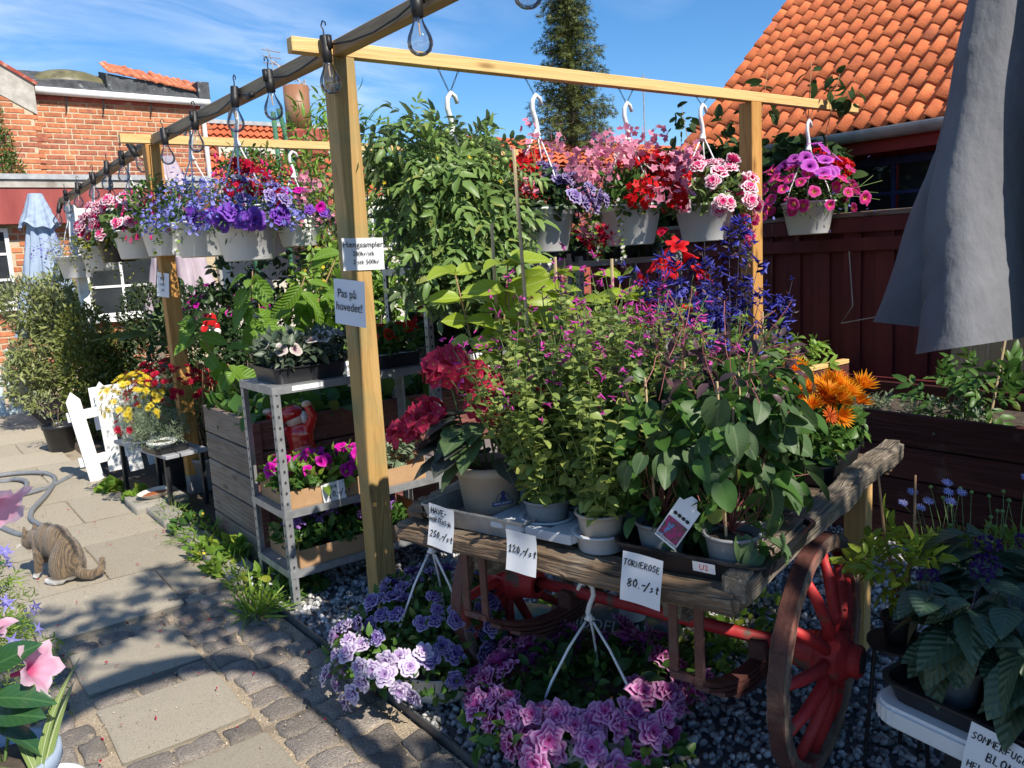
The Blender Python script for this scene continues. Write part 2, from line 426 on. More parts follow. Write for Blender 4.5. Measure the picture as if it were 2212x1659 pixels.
def np_mesh(name, V, loops, starts, totals, mat, uv=None, smooth=False):
    me = bpy.data.meshes.new(name)
    me.vertices.add(len(V)); me.vertices.foreach_set('co', np.ascontiguousarray(V, dtype=np.float32).ravel())
    me.loops.add(len(loops)); me.loops.foreach_set('vertex_index', loops.astype(np.int32))
    me.polygons.add(len(starts)); me.polygons.foreach_set('loop_start', starts.astype(np.int32)); me.polygons.foreach_set('loop_total', totals.astype(np.int32))
    if smooth: me.polygons.foreach_set('use_smooth', np.ones(len(starts), dtype=bool))
    if uv is not None:
        l = me.uv_layers.new(name='UVMap'); l.data.foreach_set('uv', uv.astype(np.float32).ravel())
    me.update(calc_edges=True); me.validate()
    if mat is not None: me.materials.append(MATS[mat] if isinstance(mat, str) else mat)
    return me

def unit(a):
    return a / np.maximum(np.linalg.norm(a, axis=-1, keepdims=True), 1e-9)
def frames(d, n):
    """(N,3,3) rotation with Y along d and Z near n"""
    y = unit(d); x = unit(np.cross(y, n)); z = np.cross(x, y)
    return np.stack([x, y, z], axis=-1)

class Tm:
    """a template: verts (k,3), faces, uv per vertex"""
    def __init__(s, v, f, uv):
        s.v = np.array(v, float); s.f = f; s.uv = np.array(uv, float)
        s.l = np.concatenate([np.array(q) for q in f]); s.t = np.array([len(q) for q in f]); s.s = np.concatenate([[0], np.cumsum(s.t)[:-1]])
def join_tm(lst):
    v = []; f = []; uv = []
    for t, M, o in lst:
        n = len(v); v += list((t.v @ np.array(M).T + np.array(o))); f += [tuple(n + i for i in q) for q in t.f]; uv += list(t.uv)
    return Tm(v, f, uv)
def scatter(name, tm, R, P, mat, smooth=False):
    """one mesh holding len(P) copies of a template; R (N,3,3) carries rotation and scale"""
    N, k = len(P), len(tm.v)
    V = (np.einsum('nij,kj->nki', R, tm.v) + P[:, None, :]).reshape(-1, 3)
    L = (np.arange(N)[:, None] * k + tm.l[None]).ravel(); nl = len(tm.l)
    S = (np.arange(N)[:, None] * nl + tm.s[None]).ravel(); T = np.tile(tm.t, N)
    return np_mesh(name, V, L, S, T, mat, np.tile(tm.uv[tm.l], (N, 1)), smooth)

def leaf_tm(W=0.5, fold=0.2, curl=0.25, seg=3, p=0.85, jag=0.0, wav=0.0, pet=0.0):
    """leaf along +Y from origin, length 1. p < 1 moves the widest point to the base"""
    v = [(0, 0, 0)]; uv = [(0.5, 0)]; f = []
    y0 = pet
    if pet: v.append((0, pet, -curl * pet * pet)); uv.append((0.5, 0.0))
    b = len(v) - 1
    for i in range(1, seg + 1):
        t = i / (seg + 1); w = W / 2 * math.sin(math.pi * t ** p) ** 0.8
        if jag: w *= 1 + jag * (1 if i % 2 else -1)
        y = y0 + (1 - y0) * t; z = -curl * y * y; zz = fold * w * 2
        wz = wav * (1 if i % 2 else -1)
        v += [(-w, y, z + zz + wz), (0, y, z), (w, y, z + zz - wz)]
        uv += [(0.5 - w / W, t), (0.5, t), (0.5 + w / W, t)]
    v.append((0, 1, -curl)); uv.append((0.5, 1)); e = len(v) - 1
    r = lambda i, j: b + 1 + (i - 1) * 3 + j
    f += [(b, r(1, 1), r(1, 0)), (b, r(1, 2), r(1, 1))]
    for i in range(1, seg):
        f += [(r(i, 0), r(i, 1), r(i + 1, 1), r(i + 1, 0)), (r(i, 1), r(i, 2), r(i + 1, 2), r(i + 1, 1))]
    f += [(r(seg, 0), r(seg, 1), e), (r(seg, 1), r(seg, 2), e)]
    if pet:  # thin petiole
        n = len(v); v += [(-0.012, 0, 0), (0.012, 0, 0)]; uv += [(0.5, 0)] * 2; f.append((n, n + 1, b))
    return Tm(v, f, uv)
def rhomb_tm(W=0.45, curl=0.2, fold=0.15):
    return Tm([(0, 0, 0), (-W / 2, 0.45, fold * W - curl * .2), (0, 0.5, -curl * .25), (W / 2, 0.45, fold * W - curl * .2), (0, 1, -curl)],
              [(0, 2, 1), (0, 3, 2), (1, 2, 4), (2, 3, 4)], [(0.5, 0), (0, 0.45), (0.5, 0.5), (1, 0.45), (0.5, 1)])
def heart_tm(curl=0.25, fold=0.2, n=14, tip=1.0):
    """heart leaf, stalk at the notch"""
    v = [(0, 0.04, 0), (0, 0.5, -curl * .25)]; uv = [(0.5, 0.04), (0.5, 0.5)]; f = []
    ring = []
    for i in range(n + 1):
        a = math.pi * 2 * i / n
        x = 0.5 * math.sin(a) ** 3 * 1.0 if False else 0.46 * math.sin(a) * (1 - 0.22 * max(0, -math.cos(a)))
        y = 0.46 - 0.5 * math.cos(a)
        if i in (0, n): y = 0.04
        y = y + (0.13 * (1 - abs(x) / .46) if y > .75 else 0) * tip - (0.10 if 0.05 < abs(x) < 0.40 and y < 0.25 else 0)
        ring.append((x, y))
    m = len(v)
    for x, y in ring:
        v.append((x, y, fold * abs(x) - curl * y * y)); uv.append((0.5 + x, y))
    for i in range(n): f.append((1, m + i, m + i + 1))
    return Tm(v, f, uv)

RNG = np.random.default_rng(7)
LEAF = {}
def blob_pts(n, blobs, shell=0.55, rng=None):
    rng = rng or RNG
    w = np.array([b[3] * b[4] * b[5] for b in blobs]) ** (2 / 3); w /= w.sum()
    idx = rng.choice(len(blobs), n, p=w); B = np.array([b[:6] for b in blobs])[idx]
    d = unit(rng.normal(size=(n, 3))); r = (shell ** 3 + (1 - shell ** 3) * rng.random(n)) ** (1 / 3)
    return B[:, :3] + d * r[:, None] * B[:, 3:6], d
def foliage(name, parent, blobs, n, L, tm, mat, up=0.3, out=0.8, jit=0.6, lvar=0.35, shell=0.5, hang=0.0, flat=0.5, zmin=None, rng=None, kind='stuff', noise=0.0):
    rng = rng or RNG
    P, d = blob_pts(n, blobs, shell, rng)
    if noise:
        q = np.sin(P[:, 0] * 9.1 / noise + 1.3) + np.sin(P[:, 1] * 8.3 / noise + 2.1) + np.sin(P[:, 2] * 10.7 / noise)
        k = q > -0.55 - rng.random(len(P)) * 1.2; P, d = P[k], d[k]
    if zmin is not None:
        k = P[:, 2] > zmin; P, d = P[k], d[k]
    n = len(P)
    D = d * out + np.array([0, 0, up - hang]) + rng.normal(size=(n, 3)) * jit
    N = np.array([0, 0, 1.0]) * flat + d * (1 - flat) + rng.normal(size=(n, 3)) * 0.35
    R = frames(D, N) * (L * (1 + lvar * rng.uniform(-1, 1, n)))[:, None, None]
    tms = tm if isinstance(tm, list) else [tm]; o = None
    for i, t_ in enumerate(tms):
        o = put(name, scatter(name, t_, R[i::len(tms)], P[i::len(tms)], mat, True), parent)
        if kind: o['kind'] = kind
    return o
def stems(name, parent, pairs, r, mat, n=4, bow=0.0, rng=None):
    rng = rng or RNG
    mb = MB()
    for a, b in pairs:
        a, b = Vector(a), Vector(b); mid = (a + b) / 2 + Vector(rng.normal(size=3) * bow) * (b - a).length
        mb.tube([a, a.lerp(mid, .5) * .5 + (a * .75 + b * .25) * .5, mid, b], [r, r * .9, r * .75, r * .5], n)
    return mb.build(name, mat, parent, smooth=True)
def blossoms(name, parent, me, P, D, S, rng=None, spin=True):
    """each blossom its own object sharing a mesh; its Z axis along D"""
    rng = rng or RNG
    res = []
    for p, d, s in zip(P, D, S):
        q = Vector(d).normalized().to_track_quat('Z', 'Y')
        if spin: q = q @ Quaternion((0, 0, 1), rng.uniform(0, 6.28))
        o = bpy.data.objects.new(name, me[rng.integers(len(me))] if isinstance(me, list) else me); COL.objects.link(o)
        o.parent = parent; o.location = Vector(p); o.rotation_mode = 'QUATERNION'; o.rotation_quaternion = q; o.scale = (s, s, s)
        res.append(o)
    return res
def dome(n, c, r, lo=0.0, hi=1.0, az=None, rng=None, jit=0.08, minsep=0.0):
    """points on the upper skin of an ellipsoid, cos(polar) in lo..hi (negative hangs below), azimuth window az"""
    rng = rng or RNG
    P = []; D = []; tries = 0
    while len(P) < n and tries < n * 40:
        tries += 1
        cz = rng.uniform(lo, hi); a = rng.uniform(*(az or (0, 6.2832))); s = math.sqrt(max(0, 1 - cz * cz))
        d = np.array([s * math.cos(a), s * math.sin(a), cz]); k = 1 + rng.normal() * jit
        p = np.array(c) + d * np.array(r) * k
        if minsep and any(np.linalg.norm(p - q) < minsep for q in P): continue
        P.append(p); D.append(unit(d / np.array(r) * min(r) + np.array([0, 0, .12]) + rng.normal(size=3) * .22))
    return np.array(P), np.array(D)
def eval_mesh(o, name=None):
    dg = bpy.context.evaluated_depsgraph_get()
    me = bpy.data.meshes.new_from_object(o.evaluated_get(dg)); me.name = name or o.name
    return me
def remesh(mb, name, mat, vox=0.01, smooth=6, parent=None, loc=None, rot=None):
    """fuse overlapping shapes into one continuous skin"""
    o = put('tmp', mb.mesh(name, mat)); a = o.modifiers.new('r', 'REMESH'); a.mode = 'VOXEL'; a.voxel_size = vox
    b = o.modifiers.new('s', 'SMOOTH'); b.iterations = smooth; b.factor = 0.5
    me = eval_mesh(o, name); old = o.data; bpy.data.objects.remove(o); bpy.data.meshes.remove(old)
    me.polygons.foreach_set('use_smooth', [True] * len(me.polygons))
    return put(name, me, parent, loc, rot)
def text_mesh(s, size, mat, align='CENTER', space=1.0):
    cu = bpy.data.curves.new('txt', 'FONT'); cu.body = s; cu.size = size; cu.align_x = align; cu.align_y = 'CENTER'; cu.space_line = space
    cu.extrude = 0.0003; cu.resolution_u = 3
    o = put('txt', cu); me = eval_mesh(o, 'lettering'); bpy.data.objects.remove(o)
    me.materials.clear(); me.materials.append(MATS[mat]); return me
# a small hand-drawn capital alphabet: strokes in a 0.6 x 1 cell
HAND = {
 'A': [[(0, 0), (.3, 1), (.6, 0)], [(.12, .38), (.5, .36)]], 'B': [[(.05, 0), (.05, 1), (.4, .95), (.45, .7), (.08, .52), (.5, .42), (.5, .1), (.05, 0)]],
 'E': [[(.55, .97), (.08, 1), (.05, 0), (.55, .04)], [(.08, .5), (.45, .52)]], 'F': [[(.55, 1), (.08, .97), (.05, 0)], [(.08, .5), (.45, .53)]],
 'G': [[(.55, .85), (.3, 1), (.05, .6), (.1, .1), (.4, 0), (.55, .3), (.3, .4)]], 'H': [[(.05, 1), (.05, 0)], [(.52, 1), (.55, 0)], [(.05, .5), (.54, .53)]],
 'I': [[(.3, 1), (.28, 0)]], 'L': [[(.08, 1), (.05, .03), (.5, 0)]], 'M': [[(0, 0), (.06, 1), (.3, .4), (.55, 1), (.62, 0)]],
 'N': [[(.03, 0), (.06, 1), (.5, 0), (.55, 1)]], 'O': [[(.3, 1), (.05, .7), (.08, .2), (.3, 0), (.53, .25), (.53, .75), (.3, 1)]],
 'P': [[(.05, 0), (.06, 1), (.5, .92), (.5, .58), (.08, .48)]], 'R': [[(.05, 0), (.06, 1), (.48, .9), (.46, .6), (.08, .5), (.55, 0)]],
 'S': [[(.52, .9), (.25, 1), (.06, .75), (.5, .35), (.4, .05), (.05, .08)]], 'T': [[(0, .97), (.6, 1)], [(.3, .98), (.28, 0)]],
 'U': [[(.05, 1), (.08, .2), (.3, 0), (.5, .2), (.54, 1)]], 'V': [[(0, 1), (.28, 0), (.6, 1)]],
 '0': [[(.3, 1), (.06, .6), (.15, .1), (.4, .05), (.52, .5), (.3, 1)]], '1': [[(.1, .7), (.32, 1), (.3, 0)], [(.1, 0), (.5, 0)]],
 '2': [[(.05, .8), (.3, 1), (.5, .75), (.05, 0), (.55, .03)]], '5': [[(.55, 1), (.15, .97), (.1, .55), (.45, .5), (.5, .15), (.05, .02)]],
 '8': [[(.3, .52), (.08, .75), (.3, 1), (.5, .76), (.08, .25), (.3, 0), (.53, .25), (.3, .52)]], ',': [[(.15, .1), (.08, -.15)]], '.': [[(.1, 0), (.16, .04)]],
 '-': [[(.05, .45), (.45, .5)]], '/': [[(0, -.15), (.5, 1.1)]], 's': [[(.35, .5), (.1, .5), (.35, .2), (.05, 0)]], 't': [[(.2, .85), (.18, .05), (.35, .03)], [(.02, .55), (.4, .58)]], ' ': []}
def hand_mesh(lines, h, mat='ink_black', w=0.075, seed=1):
    """lines: (text, x, y, height factor); drawn in the XZ plane facing -Y"""
    r = random.Random(seed); mb = MB()
    for txt, x0, z0, k in lines:
        x = x0; hh = h * k
        for ch in txt:
            dz = r.uniform(-.06, .06) * hh; sl = r.uniform(.05, .18)
            for st in HAND.get(ch, []):
                mb.tube([(x + (p[0] + sl * p[1]) * hh, 0, z0 + p[1] * hh + dz) for p in st], w * hh, 4)
            x += (0.74 if ch not in ',.I-' else 0.42) * hh
    return mb.mesh('handwriting', mat)
# ------------------------------------------------------------------ material library
pm('soil', (0.045, 0.033, 0.024), (0.09, 0.068, 0.05), 30, 0.95, 0.6)
pm('sand_joint', (0.26, 0.205, 0.14), (0.44, 0.36, 0.26), 120, 0.95, 0.7, 120, c=(0.09, 0.075, 0.055), cscale=4)
pm('slab', (0.36, 0.31, 0.232), (0.54, 0.475, 0.365), 170, 0.9, 0.9, 190, rnd=0.12, c=(0.20, 0.18, 0.145), cscale=75, clo=0.56, chi=0.68, bdist=0.008, lo=.3, hi=.7, camt=.75)
pm('cobble', (0.16, 0.138, 0.118), (0.30, 0.26, 0.22), 18, 0.8, 0.9, 22, rnd=0.28, c=(0.40, 0.33, 0.245), cscale=4, clo=0.62, chi=0.74, bdist=0.012, spec=0.35)
pm('kerb_concrete', (0.26, 0.24, 0.205), (0.38, 0.35, 0.30), 60, 0.9, 0.5, 90, c=(0.12, 0.13, 0.07), cscale=5)
pm('gravel_bed', (0.09, 0.09, 0.09), (0.20, 0.20, 0.20), 140, 0.95, 0.8, 200)
pm('gravel_stone', (0.30, 0.30, 0.305), (0.48, 0.475, 0.47), 25, 0.85, 0.3, 80, isl=0.5)
pm('edging_steel', (0.10, 0.105, 0.11), (0.17, 0.175, 0.18), 12, 0.5, 0.2, metal=0.6)
pm('brick', (0.38, 0.125, 0.06), (0.54, 0.20, 0.09), 16, 0.88, 0.5, 70, rnd=0.24, c=(0.22, 0.075, 0.055), cscale=7, clo=0.55, chi=0.8)
pm('brick_dark', (0.26, 0.085, 0.055), (0.44, 0.155, 0.085), 16, 0.88, 0.5, 70, rnd=0.24)
pm('mortar', (0.43, 0.34, 0.225), (0.56, 0.46, 0.32), 30, 0.95, 0.4, 90)
pm('red_board', (0.24, 0.045, 0.04), (0.33, 0.07, 0.06), 6, 0.7, 0.15, 20, stretch=(1, 1, .2))
pm('white_paint', (0.70, 0.70, 0.68), (0.82, 0.82, 0.79), 14, 0.5, 0.15, 40, c=(0.50, 0.47, 0.41), cscale=11, clo=0.6, chi=0.8)
pm('white_gutter', (0.72, 0.72, 0.70), (0.82, 0.82, 0.8), 10, 0.4)
pm('roof_felt', (0.045, 0.048, 0.052), (0.10, 0.105, 0.11), 9, 0.9, 0.5, 40, c=(0.42, 0.43, 0.43), cscale=10, clo=0.62, chi=0.78)
pm('dome_perspex', (0.115, 0.105, 0.05), (0.20, 0.18, 0.095), 5, 0.45, 0.1, c=(0.07, 0.065, 0.04), cscale=4)
pm('zinc_edge', (0.30, 0.31, 0.32), (0.46, 0.47, 0.47), 8, 0.55, 0.1, metal=0.35)
pm('plaster_grey', (0.34, 0.31, 0.27), (0.48, 0.45, 0.40), 8, 0.9, 0.4, 30, c=(0.2, 0.16, 0.13), cscale=4)
pm('plaster_cream', (0.52, 0.48, 0.41), (0.62, 0.58, 0.5), 6, 0.9, 0.2)
pm('tile_clay', (0.52, 0.125, 0.042), (0.70, 0.195, 0.066), 9, 0.8, 0.35, 60, rnd=0.2, c=(0.36, 0.10, 0.055), cscale=3, clo=0.55, chi=0.8)
pm('tile_old', (0.42, 0.115, 0.055), (0.60, 0.205, 0.095), 9, 0.85, 0.35, 60, rnd=0.28, c=(0.55, 0.42, 0.30), cscale=5, clo=0.6, chi=0.78)
pm('tile_far', (0.50, 0.115, 0.05), (0.62, 0.17, 0.07), 2.5, 0.8, 0.0, rnd=0.12)
pm('flue_rust', (0.20, 0.085, 0.04), (0.32, 0.15, 0.075), 5, 0.5, 0.1, stretch=(1, 1, .15), spec=0.5, c=(0.42, 0.26, 0.16), cscale=3)
pm('chimney_red', (0.27, 0.05, 0.035), (0.37, 0.09, 0.06), 12, 0.85, 0.4, 50, c=(0.45, 0.30, 0.22), cscale=9, clo=0.58, chi=0.75)
pm('green_steel', (0.035, 0.12, 0.07), (0.06, 0.17, 0.10), 8, 0.5)
pm('antenna_alu', (0.35, 0.35, 0.36), (0.5, 0.5, 0.5), 8, 0.4, metal=0.5)
pm('window_dark', (0.018, 0.022, 0.025), (0.04, 0.045, 0.05), 2, 0.08, spec=0.7)
pm('blue_paint', (0.022, 0.032, 0.115), (0.04, 0.055, 0.17), 8, 0.45)
pm('falu_red', (0.085, 0.012, 0.014), (0.135, 0.02, 0.02), 9, 0.72, 0.3, 40, stretch=(1, 1, .15), rnd=0.16, c=(0.30, 0.14, 0.12), cscale=14, clo=0.66, chi=0.8)
pm('falu_wall', (0.22, 0.014, 0.012), (0.29, 0.028, 0.02), 5, 0.65, 0.1)
pm('polycarb', (0.30, 0.21, 0.13), (0.44, 0.33, 0.22), 5, 0.25, 0.2, 30, stretch=(1, 14, .4), spec=0.6, c=(0.7, 0.66, 0.6), cscale=6, clo=0.6, chi=0.75)
wood_mat('pine', (0.55, 0.34, 0.125), (0.66, 0.43, 0.185), (0.47, 0.26, 0.085), axis=2, bump=0.18)
wood_mat('pine_y', (0.36, 0.245, 0.135), (0.46, 0.33, 0.20), (0.25, 0.165, 0.095), axis=1, bump=0.2, knots=False)
wood_mat('pine_x', (0.62, 0.40, 0.155), (0.72, 0.50, 0.225), (0.56, 0.33, 0.115), axis=0, bump=0.14)
wood_mat('post_treated', (0.40, 0.245, 0.085), (0.52, 0.34, 0.135), (0.30, 0.18, 0.065), axis=2, bump=0.25, c=(0.27, 0.235, 0.105), cscale=3.2, clo=0.5, chi=0.66)
wood_mat('post_orange', (0.42, 0.205, 0.055), (0.54, 0.29, 0.09), (0.33, 0.15, 0.04), axis=2, bump=0.15)
wood_mat('plank_grey', (0.17, 0.135, 0.108), (0.27, 0.22, 0.18), (0.08, 0.06, 0.048), axis=1, bump=0.5, rnd=0.2, c=(0.15, 0.095, 0.075), cscale=2.5)
wood_mat('plank_redbrown', (0.155, 0.062, 0.05), (0.22, 0.095, 0.075), (0.09, 0.035, 0.03), axis=0, bump=0.4, rnd=0.15, knots=False, c=(0.28, 0.17, 0.135), cscale=6, clo=0.6, chi=0.78)
wood_mat('plank_darkred', (0.062, 0.018, 0.016), (0.10, 0.032, 0.027), (0.032, 0.012, 0.011), axis=1, bump=0.4, rnd=0.18, knots=False, c=(0.15, 0.10, 0.085), cscale=7, clo=0.64, chi=0.8)
wood_mat('cart_wood', (0.145, 0.098, 0.062), (0.26, 0.185, 0.125), (0.055, 0.036, 0.025), axis=1, bump=0.7, scale=2.6, rnd=0.15, c=(0.30, 0.26, 0.205), cscale=4, clo=0.55, chi=0.75)
wood_mat('cart_rail', (0.17, 0.14, 0.105), (0.29, 0.245, 0.19), (0.085, 0.065, 0.05), axis=0, bump=0.7, scale=2.6, rnd=0.15, c=(0.13, 0.10, 0.075), cscale=5)
pm('wheel_red', (0.40, 0.022, 0.025), (0.50, 0.04, 0.038), 10, 0.55, 0.3, 30, c=(0.13, 0.095, 0.07), cscale=11, clo=0.60, chi=0.68, rnd=0.1)
pm('wheel_rim', (0.14, 0.095, 0.07), (0.24, 0.175, 0.13), 22, 0.85, 0.7, 50, c=(0.24, 0.045, 0.035), cscale=6, clo=0.52, chi=0.66)
pm('cart_iron', (0.075, 0.03, 0.024), (0.13, 0.05, 0.04), 14, 0.6, 0.4, 60, c=(0.09, 0.06, 0.045), cscale=7)
pm('galvanised', (0.30, 0.31, 0.32), (0.44, 0.45, 0.46), 16, 0.42, 0.05, metal=0.55, c=(0.34, 0.345, 0.35), cscale=24, spec=0.5)
pm('zinc_tray', (0.34, 0.35, 0.35), (0.47, 0.48, 0.47), 20, 0.5, 0.1, metal=0.5, c=(0.22, 0.22, 0.21), cscale=9)
pm('bolt_dark', (0.02, 0.02, 0.022), (0.04, 0.04, 0.042), 10, 0.6)
pm('cardboard', (0.36, 0.215, 0.11), (0.44, 0.275, 0.15), 8, 0.85, 0.1, 60)
pm('black_plastic', (0.012, 0.013, 0.016), (0.022, 0.023, 0.027), 10, 0.38, spec=0.5)
pm('black_rubber', (0.014, 0.014, 0.015), (0.022, 0.022, 0.023), 10, 0.6)
pm('white_plastic', (0.80, 0.80, 0.79), (0.85, 0.85, 0.84), 6, 0.38, spec=0.5, transl=0.08)
pm('white_plastic_b', (0.74, 0.745, 0.75), (0.80, 0.80, 0.80), 6, 0.38, spec=0.5, transl=0.05)
pm('hook_white', (0.68, 0.69, 0.70), (0.76, 0.77, 0.78), 6, 0.4, 0.25, 40)
pm('grey_plastic', (0.27, 0.285, 0.30), (0.33, 0.345, 0.36), 6, 0.45)
pm('pale_grey_plastic', (0.47, 0.50, 0.535), (0.53, 0.56, 0.59), 6, 0.42)
pm('taupe_plastic', (0.37, 0.31, 0.25), (0.44, 0.375, 0.305), 6, 0.5)
pm('grey_pot', (0.21, 0.215, 0.225), (0.26, 0.265, 0.275), 6, 0.5)
pm('terracotta', (0.33, 0.115, 0.06), (0.42, 0.16, 0.085), 8, 0.8)
pm('paper', (0.78, 0.79, 0.82), (0.84, 0.845, 0.86), 5, 0.6, 0.12, 8, transl=0.12)
pm('paper_shaded', (0.66, 0.70, 0.80), (0.72, 0.755, 0.84), 5, 0.35, 0.05, 8, coat=0.3)  # white laminated paper; the bluish tint is shade put into the colour
pm('ink_black', (0.008, 0.008, 0.01), (0.014, 0.014, 0.016), 5, 0.6)
pm('ink_blue', (0.018, 0.03, 0.12), (0.03, 0.045, 0.17), 5, 0.6)
pm('ink_red', (0.45, 0.07, 0.05), (0.5, 0.09, 0.06), 5, 0.6)
pm('photo_print', (0.42, 0.02, 0.16), (0.03, 0.06, 0.03), 70, 0.35, c=(0.10, 0.25, 0.5), cscale=30, clo=0.6, chi=0.65)
pm('cable_black', (0.01, 0.01, 0.011), (0.018, 0.018, 0.02), 10, 0.5)
thin_glass('bulb_glass')
pm('filament', (0.62, 0.40, 0.22), (0.72, 0.5, 0.3), 10, 0.4)
pm('umbrella_grey', (0.14, 0.145, 0.16), (0.185, 0.19, 0.21), 5, 0.85, 0.55, 11, transl=0.12, stretch=(1, 1, .55), bdist=.03)
pm('umbrella_blue', (0.34, 0.43, 0.57), (0.42, 0.51, 0.64), 5, 0.85, 0.1, 60, transl=0.2)
pm('umbrella_mauve', (0.50, 0.41, 0.47), (0.58, 0.49, 0.54), 5, 0.85, 0.1, 60, transl=0.2)
pm('dark_metal', (0.03, 0.03, 0.032), (0.05, 0.05, 0.052), 8, 0.45, metal=0.4)
pm('statue_stone', (0.42, 0.49, 0.50), (0.58, 0.63, 0.62), 12, 0.85, 0.4, 30, c=(0.24, 0.28, 0.27), cscale=6)
pm('glazed_red', (0.46, 0.012, 0.016), (0.52, 0.02, 0.022), 6, 0.18, spec=0.6, coat=0.4)
pm('glazed_white', (0.60, 0.59, 0.56), (0.70, 0.69, 0.66), 8, 0.3, spec=0.5, coat=0.3)
pm('glazed_skin', (0.62, 0.42, 0.33), (0.68, 0.48, 0.38), 8, 0.3, spec=0.5, coat=0.3)
pm('glazed_black', (0.015, 0.015, 0.017), (0.03, 0.03, 0.03), 8, 0.2, spec=0.5, coat=0.4)
pm('porcelain', (0.70, 0.66, 0.56), (0.78, 0.74, 0.65), 8, 0.3)
pm('cat_food', (0.30, 0.085, 0.03), (0.42, 0.14, 0.05), 60, 0.6, 1.0, 120)
pm('hose_grey', (0.155, 0.165, 0.18), (0.20, 0.21, 0.225), 20, 0.6)
pm('bamboo', (0.46, 0.34, 0.19), (0.56, 0.43, 0.26), 12, 0.6, stretch=(1, 1, .2))
pm('stick_brown', (0.23, 0.13, 0.065), (0.33, 0.20, 0.10), 14, 0.7)
pm('bark', (0.10, 0.075, 0.055), (0.19, 0.15, 0.115), 22, 0.9, 0.7, stretch=(1, 1, .25))
pm('stem_green', (0.09, 0.16, 0.04), (0.16, 0.23, 0.07), 12, 0.6)
pm('stem_red', (0.23, 0.065, 0.065), (0.34, 0.13, 0.12), 12, 0.6)
pm('stem_dark', (0.022, 0.022, 0.035), (0.05, 0.04, 0.06), 12, 0.6)
pm('bag_teal', (0.02, 0.16, 0.17), (0.03, 0.23, 0.24), 4, 0.3, 0.3, 12, spec=0.5, c=(0.28, 0.30, 0.15), cscale=6, clo=0.5, chi=0.56)
pm('bag_dark', (0.02, 0.075, 0.07), (0.03, 0.10, 0.095), 4, 0.3, 0.3, 12, spec=0.5, c=(0.33, 0.36, 0.12), cscale=7, clo=0.52, chi=0.6)
pm('moss', (0.10, 0.12, 0.02), (0.17, 0.18, 0.04), 40, 0.95, 1.0, 60)
pm('bench_white', (0.24, 0.25, 0.27), (0.34, 0.35, 0.37), 8, 0.5, c=(0.45, 0.45, 0.45), cscale=10, clo=0.6, chi=0.75)
# foliage
leaf_mat('leaf_mid', (0.045, 0.115, 0.022), (0.10, 0.20, 0.04))
leaf_mat('leaf_bright', (0.13, 0.26, 0.028), (0.23, 0.37, 0.05), vein=(0.30, 0.42, 0.12))
leaf_mat('leaf_lime', (0.22, 0.33, 0.025), (0.34, 0.44, 0.04), vein=(0.42, 0.50, 0.12), transl=0.42, yellow=0.05)
leaf_mat('leaf_dark', (0.022, 0.055, 0.018), (0.05, 0.095, 0.03), transl=0.22)
leaf_mat('leaf_tomato', (0.10, 0.19, 0.04), (0.21, 0.32, 0.08), vein=(0.17, 0.25, 0.10), back=(0.17, 0.24, 0.115), transl=0.3)
leaf_mat('leaf_olive', (0.15, 0.185, 0.055), (0.29, 0.32, 0.115), rough=0.5, back=(0.32, 0.35, 0.22), transl=0.25)
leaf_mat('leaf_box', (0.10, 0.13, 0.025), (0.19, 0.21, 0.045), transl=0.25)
leaf_mat('leaf_box_shaded', (0.025, 0.05, 0.018), (0.06, 0.085, 0.03), transl=0.2)  # darker copy of leaf_box, with the columns' shade put into the colour
leaf_mat('leaf_cherry', (0.12, 0.25, 0.025), (0.24, 0.39, 0.045), vein=(0.24, 0.37, 0.10), vn=0.5, transl=0.42)
leaf_mat('leaf_salvia', (0.165, 0.24, 0.05), (0.32, 0.395, 0.10), vein=(0.26, 0.32, 0.14), transl=0.38)
leaf_mat('leaf_heart', (0.06, 0.115, 0.045), (0.105, 0.165, 0.06), vein=(0.14, 0.20, 0.10), transl=0.3, rough=0.5)
leaf_mat('leaf_bronze', (0.045, 0.035, 0.04), (0.13, 0.06, 0.07), transl=0.25)
leaf_mat('leaf_helio', (0.04, 0.082, 0.046), (0.07, 0.12, 0.066), vein=(0.066, 0.115, 0.072), vn=0.35, rough=0.45, transl=0.15, spec=0.5, yellow=0.0)
leaf_mat('leaf_gloss', (0.02, 0.07, 0.025), (0.035, 0.10, 0.035), vein=(0.06, 0.14, 0.05), rough=0.22, transl=0.2, spec=0.6, yellow=0.0)
leaf_mat('leaf_grey', (0.15, 0.20, 0.12), (0.24, 0.30, 0.19), transl=0.25)
leaf_mat('leaf_grey_dark', (0.06, 0.09, 0.055), (0.12, 0.155, 0.10), transl=0.25)
leaf_mat('leaf_geran', (0.09, 0.165, 0.04), (0.17, 0.26, 0.08), vein=(0.22, 0.31, 0.12))
leaf_mat('leaf_vine', (0.025, 0.055, 0.018), (0.06, 0.105, 0.028), transl=0.35, rough=.65, spec=.2)
leaf_mat('needle', (0.06, 0.085, 0.024), (0.155, 0.18, 0.045), rough=0.6, transl=0.1, yellow=0.0)
leaf_mat('leaf_strap', (0.17, 0.26, 0.06), (0.27, 0.36, 0.11), vein=(0.60, 0.62, 0.42), transl=0.35)
leaf_mat('leaf_banana', (0.09, 0.15, 0.05), (0.13, 0.20, 0.07), vein=(0.20, 0.24, 0.10), vn=0.6)
leaf_mat('leaf_weed', (0.12, 0.24, 0.03), (0.25, 0.36, 0.05), transl=0.4)
leaf_mat('hyd_dark', (0.035, 0.045, 0.035), (0.07, 0.08, 0.06), vein=(0.11, 0.12, 0.10), transl=0.25)
